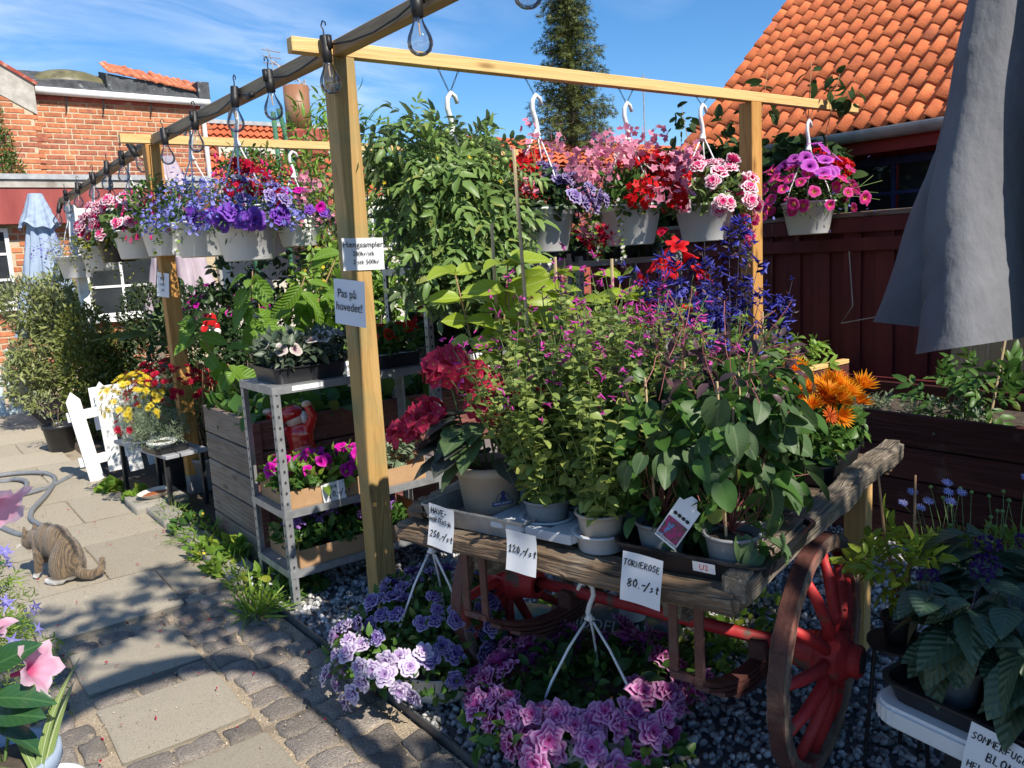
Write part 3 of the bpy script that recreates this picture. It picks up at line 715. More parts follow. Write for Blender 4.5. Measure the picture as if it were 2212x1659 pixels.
# petals
petal_mat('p_violet', (0.07, 0.02, 0.12), (0.19, 0.115, 0.36), (0.47, 0.41, 0.64), 0.24, 0.9, vein=(0.10, 0.04, 0.25), nv=16, vamt=0.75)
petal_mat('p_violet_sunlit', (0.22, 0.06, 0.22), (0.46, 0.33, 0.58), (0.74, 0.66, 0.80), 0.2, 0.8, vein=(0.24, 0.09, 0.32), nv=16, vamt=0.7)  # paler copy of p_violet; sunlight on the left blooms is in the colour
petal_mat('p_pinkdouble', (0.28, 0.01, 0.11), (0.50, 0.11, 0.37), (0.72, 0.38, 0.62), 0.25, 0.88, vein=(0.42, 0.02, 0.20), nv=14, vamt=0.9)
petal_mat('p_purple', (0.05, 0.01, 0.12), (0.17, 0.045, 0.44), (0.26, 0.09, 0.55), 0.2, 0.8, vein=(0.09, 0.02, 0.28), nv=14, vamt=0.5)
petal_mat('p_mag_star', (0.55, 0.42, 0.03), (0.68, 0.03, 0.24), (0.72, 0.10, 0.38), 0.30, 0.9, star=(0.40, 0.0, 0.07))
petal_mat('p_orchid', (0.09, 0.0, 0.10), (0.48, 0.07, 0.48), (0.60, 0.16, 0.60), 0.3, 0.85, vein=(0.22, 0.01, 0.24), nv=14, vamt=0.7)
petal_mat('p_magenta', (0.22, 0.0, 0.16), (0.64, 0.005, 0.36), (0.70, 0.03, 0.44), 0.16, 0.8, vein=(0.42, 0.0, 0.26), nv=10, vamt=0.4)
petal_mat('p_red', (0.30, 0.0, 0.005), (0.62, 0.008, 0.014), (0.70, 0.02, 0.02), 0.15, 0.8)
petal_mat('p_scarlet', (0.45, 0.12, 0.0), (0.64, 0.02, 0.012), (0.66, 0.05, 0.02), 0.2, 0.8)
petal_mat('p_crimson', (0.12, 0.0, 0.02), (0.42, 0.004, 0.03), (0.50, 0.01, 0.05), 0.2, 0.8)
petal_mat('p_pink', (0.62, 0.14, 0.25), (0.76, 0.28, 0.40), (0.80, 0.42, 0.52), 0.2, 0.85)
petal_mat('p_rosewhite', (0.45, 0.0, 0.10), (0.70, 0.035, 0.21), (0.84, 0.72, 0.76), 0.2, 0.86)
petal_mat('p_white', (0.62, 0.60, 0.30), (0.76, 0.75, 0.70), (0.80, 0.79, 0.76), 0.12, 0.8)
petal_mat('p_whitevein', (0.09, 0.01, 0.06), (0.62, 0.52, 0.50), (0.76, 0.70, 0.64), 0.25, 0.8, vein=(0.30, 0.08, 0.18), nv=12, vamt=0.6)
petal_mat('p_lobelia', (0.5, 0.5, 0.6), (0.22, 0.22, 0.64), (0.30, 0.30, 0.74), 0.15, 0.8)
petal_mat('p_lilac', (0.4, 0.2, 0.45), (0.36, 0.16, 0.56), (0.46, 0.26, 0.66), 0.15, 0.8)
petal_mat('p_yellow', (0.60, 0.36, 0.01), (0.74, 0.58, 0.04), (0.76, 0.64, 0.10), 0.2, 0.8)
petal_mat('p_orange', (0.22, 0.04, 0.0), (0.74, 0.20, 0.005), (0.80, 0.34, 0.01), 0.12, 0.75, vein=(0.62, 0.10, 0.0), nv=40, vamt=0.5)
petal_mat('p_orange_red', (0.20, 0.02, 0.0), (0.62, 0.10, 0.012), (0.70, 0.20, 0.03), 0.15, 0.8, vein=(0.45, 0.04, 0.01), nv=40, vamt=0.5)
petal_mat('p_hydrangea', (0.42, 0.36, 0.10), (0.50, 0.028, 0.085), (0.58, 0.07, 0.13), 0.12, 0.9, vein=(0.30, 0.01, 0.03), nv=12, vamt=0.4)
petal_mat('p_salvia', (0.34, 0.02, 0.30), (0.66, 0.06, 0.42), (0.72, 0.12, 0.50), 0.2, 0.8)
petal_mat('p_salviablue', (0.02, 0.015, 0.10), (0.045, 0.042, 0.34), (0.15, 0.16, 0.58), 0.3, 0.9)
petal_mat('p_helio', (0.02, 0.005, 0.045), (0.045, 0.012, 0.10), (0.09, 0.03, 0.17), 0.2, 0.9)
petal_mat('p_daisyblue', (0.30, 0.32, 0.70), (0.36, 0.38, 0.80), (0.48, 0.50, 0.86), 0.2, 0.8)
petal_mat('p_dipladenia', (0.66, 0.09, 0.25), (0.80, 0.40, 0.56), (0.84, 0.58, 0.70), 0.30, 0.85, transl=0.45)
petal_mat('p_isotoma', (0.5, 0.5, 0.6), (0.30, 0.27, 0.70), (0.40, 0.37, 0.78), 0.12, 0.8)
petal_mat('p_centre', (0.05, 0.02, 0.0), (0.55, 0.40, 0.03), (0.60, 0.45, 0.04), 0.2, 0.8)
petal_mat('p_fuchsia', (0.66, 0.02, 0.16), (0.70, 0.03, 0.20), (0.74, 0.08, 0.26), 0.2, 0.8)

# ------------------------------------------------------------------ leaf templates
T_OV = leaf_tm(0.5, 0.22, 0.28, 3)
T_OVW = leaf_tm(0.66, 0.15, 0.25, 4, 0.9)
T_OV2 = leaf_tm(0.55, 0.18, 0.3, 4, 0.8)
T_NARROW = leaf_tm(0.2, 0.2, 0.3, 3, 0.9)
T_GRASS = leaf_tm(0.07, 0.2, 0.6, 4, 0.7)
T_RH = rhomb_tm()
T_RHN = rhomb_tm(0.28)
T_ROUND = leaf_tm(0.85, 0.12, 0.2, 3, 0.95)
T_BIG = leaf_tm(0.52, 0.16, 0.4, 7, 0.86, wav=0.010)
T_HEART = heart_tm()
def comp_tm(n=5, W=0.44, L=0.5):
    lf = leaf_tm(W, 0.2, 0.35, 3, 0.8, jag=0.12); parts = []
    I = np.eye(3)
    parts.append((lf, I * L, (0, 0.55, -0.08)))
    for i in range((n - 1) // 2):
        y = 0.16 + i * 0.26
        for s in (-1, 1):
            a = s * rad(62 - i * 8); c, q = math.cos(a), math.sin(a)
            M = np.array([[c, q, 0], [-q, c, 0], [0, 0, 1]]) * L * (0.72 + 0.12 * i)
            parts.append((lf, M, (0, y, -0.02)))
    t = join_tm(parts); n0 = len(t.v)
    return Tm(list(t.v) + [(-.012, 0, 0), (.012, 0, 0), (0, .7, -.1)], t.f + [(n0, n0 + 1, n0 + 2)], list(t.uv) + [(.5, 0), (.5, 0), (.5, .3)])
T_COMP = comp_tm(5); T_COMP7 = comp_tm(7, 0.42, 0.42)
T_FERN = comp_tm(7, 0.16, 0.34)

# ------------------------------------------------------------------ ground
MB().poly([(-60, -60, -.012), (60, -60, -.012), (60, 60, -.012), (-60, 60, -.012)]).build('ground', 'soil')['kind'] = 'structure'
path = MB().poly([(-3.6, -6, .001), (-.40, -6, .001), (-.40, 12, .001), (-3.6, 12, .001)]).build('path', 'sand_joint'); tag(path, kind='structure')
def rough_block(seed, bev, amp, sub=2, taper=0.05):
    """unit block with worn edges, top at z = 0.5"""
    bm = bmesh.new(); bmesh.ops.create_cube(bm, size=1.0)
    bmesh.ops.bevel(bm, geom=bm.edges[:], offset=bev, segments=sub, affect='EDGES', profile=0.6)
    r = random.Random(seed)
    bmesh.ops.subdivide_edges(bm, edges=[e for e in bm.edges if e.calc_length() > .4], cuts=2, use_grid_fill=True)
    ph = [r.uniform(0, 6) for _ in range(6)]
    for v in bm.verts:
        p = v.co
        v.co.x += amp * (math.sin(p.y * 5 + ph[0]) + r.uniform(-.5, .5)); v.co.y += amp * (math.sin(p.x * 5 + ph[1]) + r.uniform(-.5, .5))
        if p.z > 0: v.co.z += amp * 1.5 * (math.sin(p.x * 6 + ph[2]) * math.cos(p.y * 6 + ph[3]) + r.uniform(-.4, .4))
    me = bpy.data.meshes.new('block'); bm.to_mesh(me); bm.free()
    me.polygons.foreach_set('use_smooth', [True] * len(me.polygons)); return me
cob_me = [rough_block(i, 0.17, 0.040) for i in range(7)]
for m in cob_me: m.materials.append(MATS['cobble'])
slab_me = [rough_block(20 + i, 0.02, 0.006, 1) for i in range(3)]
for m in slab_me: m.materials.append(MATS['slab'])
rr = random.Random(3)
def cobble(x, y, lx, ly, rz=0.0):
    h = 0.10; o = put('cobble', rr.choice(cob_me), path, (x + rr.uniform(-.008, .008), y + rr.uniform(-.008, .008), -h / 2 + 0.012 + rr.uniform(-.006, .012)), (rr.uniform(-.03, .03), rr.uniform(-.03, .03), rz + rr.uniform(-.06, .06) + rr.choice((0, math.pi))), (lx * rr.uniform(.88, 1.0), ly * rr.uniform(.86, 1.0), h))
def slab(x0, y0, x1, y1):
    put('slab', rr.choice(slab_me), path, ((x0 + x1) / 2, (y0 + y1) / 2, -.03 + .016 + rr.uniform(-.003, .004)), (rr.uniform(-.006, .006), rr.uniform(-.006, .006), rr.uniform(-.006, .006)), (x1 - x0 - .012, y1 - y0 - .012, .06))
# slab column with rows of setts between the slabs, setts on both sides
y = -1.62; sl_rows = []
while y < 0.55:
    slab(-1.235, y, -.80, y + .43)
    xx = -1.235
    while xx < -.83:
        w = rr.uniform(.12, .17); w = min(w, -.80 - xx); cobble(xx + w / 2, y + .43 + .062, w, .115); xx += w
    y += .555
for x0, x1 in ((-.79, -.40), (-2.05, -1.245)):
    y = -1.7
    while y < 0.62 + (.1 if x0 > -1 else 0):
        d = rr.uniform(.115, .15); xx = x0 + rr.uniform(0, .02)
        while xx < x1 - .05:
            w = rr.uniform(.125, .185); w = min(w, x1 - xx)
            if w > .06: cobble(xx + w / 2, y + d / 2, w, d)
            xx += w
        y += d
y = 0.66; k = 0
while y < 11:
    ly = rr.choice((.62, .7, .5)); xx = -2.55 + (k % 2) * .25
    while xx < -.48:
        lx = rr.choice((.62, .7, .8)); x1 = min(xx + lx, -.44)
        if x1 - xx > .15: slab(xx, y, x1, y + ly)
        xx = x1
    y += ly; k += 1
# kerb stones at the foot of the beds
for a, b in ((.72, 1.25), (1.30, 1.95), (2.0, 2.62)):
    put('kerb_stone', rough_block(int(a * 100), .03, .012, 1), path, (-.37, (a + b) / 2, .0), (0, 0, rr.uniform(-.03, .03)), (.15, b - a - .02, .11)).data.materials.append(MATS['kerb_concrete'])
MB().span((-.392, -3.2, -.05), (-.384, .62, .035)).build('gravel_edging', 'edging_steel')['kind'] = 'structure'
gb = MB().poly([(-.384, -4.0, -.004), (2.36, -4.0, -.004), (2.36, 1.2, -.004), (-.384, 1.2, -.004)]).build('gravel_bed', 'gravel_bed'); tag(gb, kind='structure')
def stones(n, x0, x1, y0, y1, r0, r1, name, zmax=.012, mat='gravel_stone', z0=0.):
    t = (1 + 5 ** .5) / 2
    iv = unit(np.array([(-1, t, 0), (1, t, 0), (-1, -t, 0), (1, -t, 0), (0, -1, t), (0, 1, t), (0, -1, -t), (0, 1, -t), (t, 0, -1), (t, 0, 1), (-t, 0, -1), (-t, 0, 1)], float))
    fa = [(0, 11, 5), (0, 5, 1), (0, 1, 7), (0, 7, 10), (0, 10, 11), (1, 5, 9), (5, 11, 4), (11, 10, 2), (10, 7, 6), (7, 1, 8), (3, 9, 4), (3, 4, 2), (3, 2, 6), (3, 6, 8), (3, 8, 9), (4, 9, 5), (2, 4, 11), (6, 2, 10), (8, 6, 7), (9, 8, 1)]
    rng = np.random.default_rng(5)
    P = np.stack([rng.uniform(x0, x1, n), rng.uniform(y0, y1, n), z0 + rng.uniform(0, zmax, n)], 1)
    q = rng.normal(size=(n, 3, 3)); R, _ = np.linalg.qr(q)
    s = rng.uniform(r0, r1, n) ** 1.0
    S = np.stack([s * rng.uniform(.7, 1.3, n), s * rng.uniform(.7, 1.2, n), s * rng.uniform(.45, .8, n)], 1)
    V = iv[None] * (1 + rng.uniform(-.22, .22, (n, 12, 1))) * S[:, None, :]
    V = np.einsum('nij,nkj->nki', R, V) + P[:, None, :]
    L = (np.arange(n)[:, None] * 12 + np.array(fa).ravel()[None]).ravel(); nf = n * 20
    return np_mesh(name, V.reshape(-1, 3), L, np.arange(nf) * 3, np.full(nf, 3), mat)
gs = put('gravel', stones(17000, -.375, 2.3, -2.85, .62, .008, .017, 'gravel')); tag(gs, 'grey crushed stone chippings under and around the cart', 'gravel', kind='stuff')
pm('grit_stone', (0.30, 0.24, 0.17), (0.50, 0.42, 0.31), 25, 0.9, isl=.45)
gr_ = put('grit', stones(9000, -2.1, -.41, -1.6, 3.0, .0018, .0048, 'grit', .003, 'grit_stone', .001)); tag(gr_, 'loose sandy grit in the joints of the paving', 'grit', kind='stuff')
gr2 = put('grit', stones(1400, -2.1, -.41, -1.6, 3.0, .0018, .004, 'grit', .002, 'grit_stone', .019)); tag(gr2, 'stray grit lying on the paving slabs', 'grit', kind='stuff')
# ------------------------------------------------------------------ brick building, left background
bb = thing('brick_building', 'red brick building with white gutter, felt roof and old tile strip, upper left', 'building', (0, 12.0, 0))
MB().span((.66, .06, 0), (3.34, .4, 4.55)).build('wall', 'mortar', bb)
MB().span((-1.2, -.34, 0), (.66, .4, 4.42)).build('wall', 'mortar', bb)
brick_me = MB().box((0, 0, 0), (.262, .05, .066)).mesh('brick', 'brick', bevel=.006)
brick_half = MB().box((0, 0, 0), (.124, .05, .066)).mesh('brick', 'brick', bevel=.006)
brick_me2 = brick_me.copy(); brick_me2.materials[0] = MATS['brick_dark']; brick_half2 = brick_half.copy(); brick_half2.materials[0] = MATS['brick_dark']
rb = random.Random(9)
def brickwork(parent, x0, x1, z0, z1, y, pick, skip=None, z_off=0):
    z = z0; row = 0
    while z + .066 < z1:
        x = x0 - (.0, .14, .07, .21, .10)[row % 5]
        k = 0
        while x < x1:
            half = (k % 3 == 2); w = .124 if half else .262
            cx = x + w / 2
            if x + w > x0 + .05 and x < x1 - .05 and not (skip and skip(cx, z)):
                d = pick(cx, z)
                put('brick', (brick_half2 if d else brick_half) if half else (brick_me2 if d else brick_me), parent, (cx, y + rb.uniform(-.004, .004), z + .033), (0, rb.uniform(-.006, .006), 0))
            x += w + .017; k += 1
        z += .0835; row += 1
brickwork(bb, .69, 3.34, 2.98, 4.40, .077, lambda x, z: z < 3.85 and rb.random() < .75)
brickwork(bb, -.42, .66, 2.86, 4.42, -.323, lambda x, z: rb.random() < .15, skip=lambda x, z: z > 4.40 - max(0, x - .25) * .75)
# verge of the nearer gable
vb = MB(); vb.prism([(-.5, -.36, 4.80), (.72, -.36, 4.10), (.72, -.36, 4.55), (.30, -.36, 4.85), (-.5, -.36, 5.3)], (0, .5, 0)); vb.build('verge', 'plaster_grey', bb)
MB().bar((-.5, -.12, 5.33), (.76, -.12, 4.56), .55, .05).build('verge_capping', 'chimney_red', bb)
gut = MB().tube([(.72, -.06, 4.53), (3.5, -.06, 4.50)], .062, 10); gut.build('gutter', 'white_gutter', bb, smooth=True)
for gx in (1.2, 1.75, 2.5): MB().tube([(gx, -.06, 4.50), (gx + .01, -.03, 4.36), (gx - .01, .02, 4.22)], .012, 5).build('gutter_bracket', 'dark_metal', bb)
MB().tube([(3.38, -.03, 4.5), (3.38, -.0, 4.3), (3.38, .02, 0)], .045, 8).build('downpipe', 'white_gutter', bb, smooth=True)
MB().span((.70, .02, 4.40), (3.36, .08, 4.47)).build('fascia', 'chimney_red', bb)
rf = MB().prism([(.70, .02, 4.52), (3.46, .02, 4.52), (3.5, .8, 4.95), (.70, .8, 4.95)], (0, 0, .05)).build('roof', 'roof_felt', bb)
dm = MB()
dm.sphere((1.42, .75, 4.74), (.66, .5, .30), 24, 12); dm.build('skylight_dome', 'dome_perspex', rf, smooth=True)
MB().lathe([(.70, 0), (.70, .16), (.66, .18)], 28, (1.42, .72, 4.60), 1.02, .8).build('skylight_kerb', 'roof_felt', rf)
MB().span((3.36, .05, 4.50), (3.56, .9, 4.88)).build('parapet', 'roof_felt', bb)
# parapet tile strip
nt = 28
for i in range(nt):
    t = i / (nt - 1); x = 1.98 + 1.50 * t; z = 5.03 - .22 * t
    b = MB(); seg = []
    for s in range(7):
        a = math.pi * s / 6; seg.append((-.042 * math.cos(a), 0, .03 * math.sin(a)))
    b.prism(seg, (0, .62, .06)); b.build('ridge_tile', 'tile_old', bb, (x, .15 + rb.uniform(-.015, .015), z - .10 + rb.uniform(-.008, .008)), (rad(20) + rb.uniform(-.03, .03), 0, rb.uniform(-.06, .06)))
MB().prism([(1.9, .2, 4.55), (3.5, .2, 4.52), (3.5, .2, 4.72), (1.9, .2, 4.93)], (0, .5, .12)).build('parapet', 'roof_felt', bb)
# climbing plant on the gable
cl = thing('wall_creeper', 'thin creeper climbing the brick gable, far left', 'creeper', (.05, 11.55, 2.8))
foliage('leaves', cl, [(0, 0, .35, .42, .12, .42), (.1, 0, .8, .2, .08, .35), (.12, 0, 1.2, .06, .05, .3)], 1500, .055, T_RH, 'leaf_mid', jit=.9)
stems('stem', cl, [((0, 0, 0), (.05, 0, .8)), ((.05, 0, .0), (.14, .02, 1.5)), ((.1, 0, .3), (.4, 0, .9)), ((0, 0, .2), (-.3, 0, .7))], .008, 'stick_brown', bow=.06)

# lower flat-roofed part in front
lb = thing('low_annexe', 'low brick annexe with red fascia, grey roof edge and white windows, left', 'building', (0, 9.4, 0))
MB().span((-2.6, .03, 0), (2.3, 1.9, 2.62)).build('wall', 'mortar', lb)
MB().span((-2.8, -.22, 2.76), (2.5, 2.2, 2.86)).build('roof_slab', 'plaster_grey', lb)
MB().span((-2.8, -.25, 2.862), (2.5, -.15, 2.93)).build('roof_edge', 'zinc_edge', lb)
MB().span((-2.8, -.20, 2.30), (2.45, -.05, 2.757)).build('fascia_board', 'red_board', lb)
def in_win(x, z): return (x < -.16 and .62 < z + .03 and z < 2.26) or (.62 < x < 1.62 and z > .9)
brickwork(lb, -.62, 1.75, .35, 2.27, .047, lambda x, z: rb.random() < .2, skip=lambda x, z: (x < -.14 and 1.20 < z) or (.6 < x < 1.66 and z > .90))
def window(parent, x0, x1, z0, z1, y, nx, nz, fr='white_paint', gl='window_dark', w=.05):
    f = MB()
    f.span((x0, y, z0), (x0 + w, y + .06, z1)).span((x1 - w, y, z0), (x1, y + .06, z1)).span((x0 + w, y + .002, z0), (x1 - w, y + .058, z0 + w)).span((x0 + w, y + .002, z1 - w), (x1 - w, y + .058, z1))
    fo = f.build('window', fr, parent, bevel=.004)
    for i in range(1, nx): x = x0 + (x1 - x0) * i / nx; MB().span((x - .018, y + .01, z0 + w), (x + .018, y + .05, z1 - w)).build('glazing_bar', fr, fo)
    for j in range(1, nz): z = z0 + (z1 - z0) * j / nz; MB().span((x0 + w, y + .013, z - .016), (x1 - w, y + .047, z + .016)).build('glazing_bar', fr, fo)
    for i in range(nx):
        for j in range(nz):
            a = x0 + (x1 - x0) * i / nx; b = x0 + (x1 - x0) * (i + 1) / nx; c = z0 + (z1 - z0) * j / nz; d = z0 + (z1 - z0) * (j + 1) / nz
            MB().span((a + .02, y + .028, c + .02), (b - .02, y + .032, d - .02)).build('pane', gl, fo)
    return fo
window(lb, -1.30, -.18, 1.26, 2.26, -.02, 2, 3)
window(lb, .66, 1.60, 1.0, 2.26, -.02, 2, 3)
MB().span((-1.4, -.09, 1.19), (-.10, .02, 1.25)).build('window_sill', 'white_paint', lb)
MB().span((.58, -.09, .93), (1.68, .02, .99)).build('window_sill', 'white_paint', lb)

# ------------------------------------------------------------------ houses beyond
def far_roof(root, quad, nu, nv, mat='tile_far'):
    """courses of pantiles on a far roof: ribs and steps as geometry"""
    A, B, C_, D = [Vector(p) for p in quad]; m = MB()
    nrm = (B - A).cross(D - A).normalized()
    for j in range(nv):
        def fn(u, v, j=j):
            t = (j + v) / nv; p = A.lerp(B, u).lerp(D.lerp(C_, u), t)
            return p + nrm * (.035 * math.sin(u * nu * 2 * math.pi) + .05 * (1 - v))
        m.grid(fn, nu * 4, 1)
    m.poly([p - nrm * .04 for p in (A, B, C_, D)])
    return m.build('roof', mat, root)
h1 = thing('tiled_house', 'house with bright orange pantile roof behind the pergola, left of centre', 'house', (0, 15, 0))
MB().span((4.9, .8, 0), (9.0, 3.4, 4.4)).build('wall', 'plaster_cream', h1)
far_roof(h1, [(4.3, -.6, 2.6), (8.6, -.6, 2.6), (8.4, 1.6, 4.95), (4.3, 1.6, 4.95)], 26, 14)
MB().bar((4.3, 1.6, 4.98), (8.4, 1.6, 4.98), .18, .09).build('ridge', 'zinc_edge', h1)
h1w = MB(); h1w.span((7.0, -1.5, 0), (9.2, -.6, 3.0)); h1w.build('wall', 'plaster_cream', h1)
window(h1, 7.35, 8.1, 1.9, 2.75, -1.55, 1, 1)
# green steel props standing against the brick building
for i, (a, b, r) in enumerate([((4.25, 12.2, 0), (4.05, 12.4, 4.15), .06), ((4.95, 12.4, 0), (4.85, 12.4, 4.5), .05), ((5.75, 12.1, 0), (5.05, 12.6, 4.6), .05)]):
    o = MB().tube([a, b], r, 8).build('steel_prop', 'green_steel', smooth=True)
    tag(o, ['thick green steel prop beside the white downpipe', 'thin upright green steel prop before the orange roof', 'leaning green steel prop before the orange roof'][i], 'prop', 'green steel props')
fl = thing('chimney', 'brown metal flue on a red brick chimney beside the pergola post', 'chimney', (5.45, 12.6, 0))
MB().tube([(0, 0, 4.15), (0, 0, 5.05)], .25, 20).build('flue_pipe', 'flue_rust', fl, smooth=True)
cb = MB()
for i in range(10):
    z = 1.6 + i * .26; w = .40 + .05 * math.sin(i * 1.7)
    if z > 3.8: w = .45
    cb.lathe([(w - .03, z), (w, z + .04), (w, z + .22), (w - .03, z + .26)], 10, (.1, 0, 0))
cb.build('chimney_stack', 'chimney_red', fl, bevel=0)
at_ = thing('tv_antenna', 'metal TV antenna against the sky above the pergola beam', 'antenna', (6.0, 14.0, 4.9))
MB().tube([(.3, 0, -.6), (.3, 0, .62)], .025, 6).build('mast', 'antenna_alu', at_)
MB().tube([(-.42, 0, .95), (.42, 0, .42)], .022, 6).build('boom', 'antenna_alu', at_)
for i in range(6): 
    p = Vector((-.42, 0, .95)).lerp(Vector((.4, 0, .43)), i / 5 * .9)
    MB().tube([p + Vector((-.05, -.25, -.16 if i else -.3)), p + Vector((.05, .25, .16 if i else .3))], .014, 5).build('element', 'antenna_alu', at_)
for k in range(5): MB().tube([(-.62, -.05, .62 + k * .13), (-.18, .05, .62 + k * .13)], .012, 5).build('element', 'antenna_alu', at_)
h2 = thing('far_tiled_house', 'small far house with red pantile roof beside the spruce', 'house', (0, 13, 0))
far_roof(h2, [(9.9, -.4, 3.7), (20.5, -.4, 3.7), (20.3, 1.3, 4.55), (9.9, 1.3, 4.55)], 44, 6)
MB().prism([(9.95, -.3, 0), (9.95, 2.9, 0), (9.95, 2.9, 3.7), (9.95, 1.3, 4.5), (9.95, -.3, 3.7)], (10.5, 0, 0)).build('wall', 'chimney_red', h2)
MB().tube([(17.2, 1.3, 4.5), (17.2, 1.3, 6.6)], .02, 6).build('roof_aerial', 'antenna_alu', h2)
MB().tube([(16.95, 1.2, 6.45), (17.45, 1.4, 6.55)], .012, 6).build('roof_aerial', 'antenna_alu', h2)

# ------------------------------------------------------------------ spruce
def spruce(x, y, h, rmax):
    sp = thing('spruce_tree', 'tall dark spruce tree behind the hanging baskets', 'tree', (x, y, 0))
    MB().tube([(0, 0, 0), (.03, 0, h * .5), (0, .02, h)], [.22, .13, .01], 8).build('trunk', 'bark', sp, smooth=True)
    rng = np.random.default_rng(4); P = []; D = []; L = []; br = MB()
    z = 1.6
    while z < h - .1:
        t = (h - z) / (h - 1.6); nb = 11
        for k in range(nb):
            a = 2 * math.pi * (k + rng.random()) / nb; ln = rmax * (t ** .8) * rng.uniform(.5, 1.22) + .14
            tip = np.array([math.cos(a) * ln, math.sin(a) * ln, -.16 * ln + .1 * ln * ln * .35 + rng.uniform(-.06, .06)]); st = np.array([0, 0, z])
            br.tube([st, st + tip * .5 + np.array([0, 0, .02]), st + tip], [.02, .012, .005], 3, False)
            m = int(26 + ln * 58)
            s = rng.random(m) ** .7; base = st + tip * s[:, None]
            side = rng.normal(size=(m, 3)) * np.array([.06, .06, .035]) * (1.4 - s[:, None] * .6)
            P.append(base + side); D.append(unit(tip)[None] * .9 + unit(side) * .9 + np.array([0, 0, -.15]) + rng.normal(size=(m, 3)) * .25); L.append(rng.uniform(.10, .19, m))
        z += .20 + .05 * t
    P, D, L = np.concatenate(P), np.concatenate(D), np.concatenate(L)
    tm = join_tm([(rhomb_tm(.16), np.eye(3), (0, 0, 0)), (rhomb_tm(.16), np.array([[.6, .8, 0], [-.8, .6, 0], [0, 0, 1.]]).T * .62, (0, .25, 0)), (rhomb_tm(.16), np.array([[.6, -.8, 0], [.8, .6, 0], [0, 0, 1.]]).T * .62, (0, .25, 0))])
    cr = put('crown', scatter('crown', tm, frames(D, rng.normal(size=D.shape) * .5 + np.array([0, 0, 1])) * L[:, None, None], P, 'needle'), sp); cr['kind'] = 'stuff'
    br.build('branch', 'bark', sp)
spruce(14.0, 14.0, 10.3, 1.45)

# ------------------------------------------------------------------ house on the right: pantile roof, red wall, blue window
rh = thing('red_house', 'red house with orange pantile roof and blue window, upper right', 'house', (4.1, 0, 0))
MB().span((.34, -5.5, 0), (.55, 1.60, 2.45)).build('wall', 'falu_wall', rh)
for k in range(36):
    yk = 1.58 - k * .13
    if yk < -3.2: break
    MB().span((.318, yk - .118, 0), (.338, yk, 2.42)).build('wall_board', 'falu_wall', rh)
MB().prism([(.345, 1.60, 0), (4.5, 1.60, 0), (4.5, 1.60, 6.2), (.345, 1.60, 2.45)], (0, -.1, 0)).build('gable_wall', 'falu_wall', rh)
SL = math.atan(.9); ns = 20; tw, tl = .128, .195
roof = put('roof', MB().prism([(-.02, 1.68, 2.30 - .02), (-.02, -5.6, 2.28), (4.5, -5.6, 2.28 + 4.52 * .9), (4.5, 1.68, 2.28 + 4.52 * .9)], (0, 0, -.06)).mesh('roof', 'plank_darkred'), rh)
def pantile():
    m = MB(); prof = []
    n = 9
    for i in range(n + 1):
        u = i / n; x = -u * tw * 1.06
        z = .024 * math.cos(u * 2 * math.pi * .92) if u < .72 else .024 * math.cos(.72 * 2 * math.pi * .92) + .024 * (u - .72) * 3.6
        prof.append((x, z))
    top = [[(s * (tl + .06), x, z + .022 * (1 - s)) for x, z in prof] for s in (0., 1.)]
    b = len(m.v)
    for row in top: m.v += row
    for i in range(n): m.f.append((i, i + 1, n + 2 + i, n + 1 + i))
    lo = len(m.v); m.v += [(0.002, x, z + .022 - .018) for x, z in prof]
    for i in range(n): m.f.append((i + 1, i, lo + i, lo + i + 1))
    me = bpy.data.meshes.new('roof_tile'); me.from_pydata(m.v, [], m.f); me.materials.append(MATS['tile_clay'])
    me.polygons.foreach_set('use_smooth', [True] * len(me.polygons)); 
    return me
tile_me = pantile(); cS, sS = math.cos(SL), math.sin(SL); rt = random.Random(2); tiles = []
for j in range(15):
    for i in range(ns):
        d = -.05 + j * tl
        y = 1.72 - i * tw
        # only what the frame can show
        if y < -.85: continue
        o = put('roof_tile', tile_me, roof, (d * cS, y + rt.uniform(-.003, .003), 2.335 + d * sS + rt.uniform(-.002, .004)), (0, -SL + rt.uniform(-.018, .018), rt.uniform(-.015, .015)))
o = far_roof(roof, [(0, -.84, 2.33), (0, -5.6, 2.33), (3.6, -5.6, 2.33 + 3.6 * .9), (3.6, -.84, 2.33 + 3.6 * .9)], 37, 25, 'tile_clay'); o.name = 'roof_tiles'; o['kind'] = 'stuff'
o = far_roof(roof, [(15 * tl * cS - .03, 1.70, 2.33 + 15 * tl * sS), (15 * tl * cS - .03, -.84, 2.33 + 15 * tl * sS), (4.5, -.84, 2.33 + 4.5 * .9), (4.5, 1.70, 2.33 + 4.5 * .9)], 20, 16, 'tile_clay'); o.name = 'roof_tiles'; o['kind'] = 'stuff'
gm = MB()
gp = [( -.10 + .075 * math.cos(a), 0, 2.285 + .075 * math.sin(a)) for a in [math.pi + math.pi * i / 8 for i in range(9)]]
gm.prism(gp, (0, -7.2, 0)); gm.build('gutter', 'zinc_edge', rh, (0, 1.7, 0), smooth=True)
MB().span((-.03, -5.5, 2.13), (.012, 1.62, 2.27)).build('fascia_board', 'falu_wall', rh)
wy0, wy1, wz0, wz1 = -1.22, .30, 1.62, 2.12
f = MB(); fx = .285
for (a, b, c, d) in ((wy0, wy1, wz0, wz0 + .06), (wy0, wy1, wz1 - .06, wz1), (wy0, wy0 + .06, wz0 + .061, wz1 - .061), (wy1 - .06, wy1, wz0 + .061, wz1 - .061), (-.475, -.415, wz0 + .061, wz1 - .061)):
    f.span((fx, a, c), (fx + .05, b, d))
wfr = f.build('window', 'blue_paint', rh, bevel=.004)
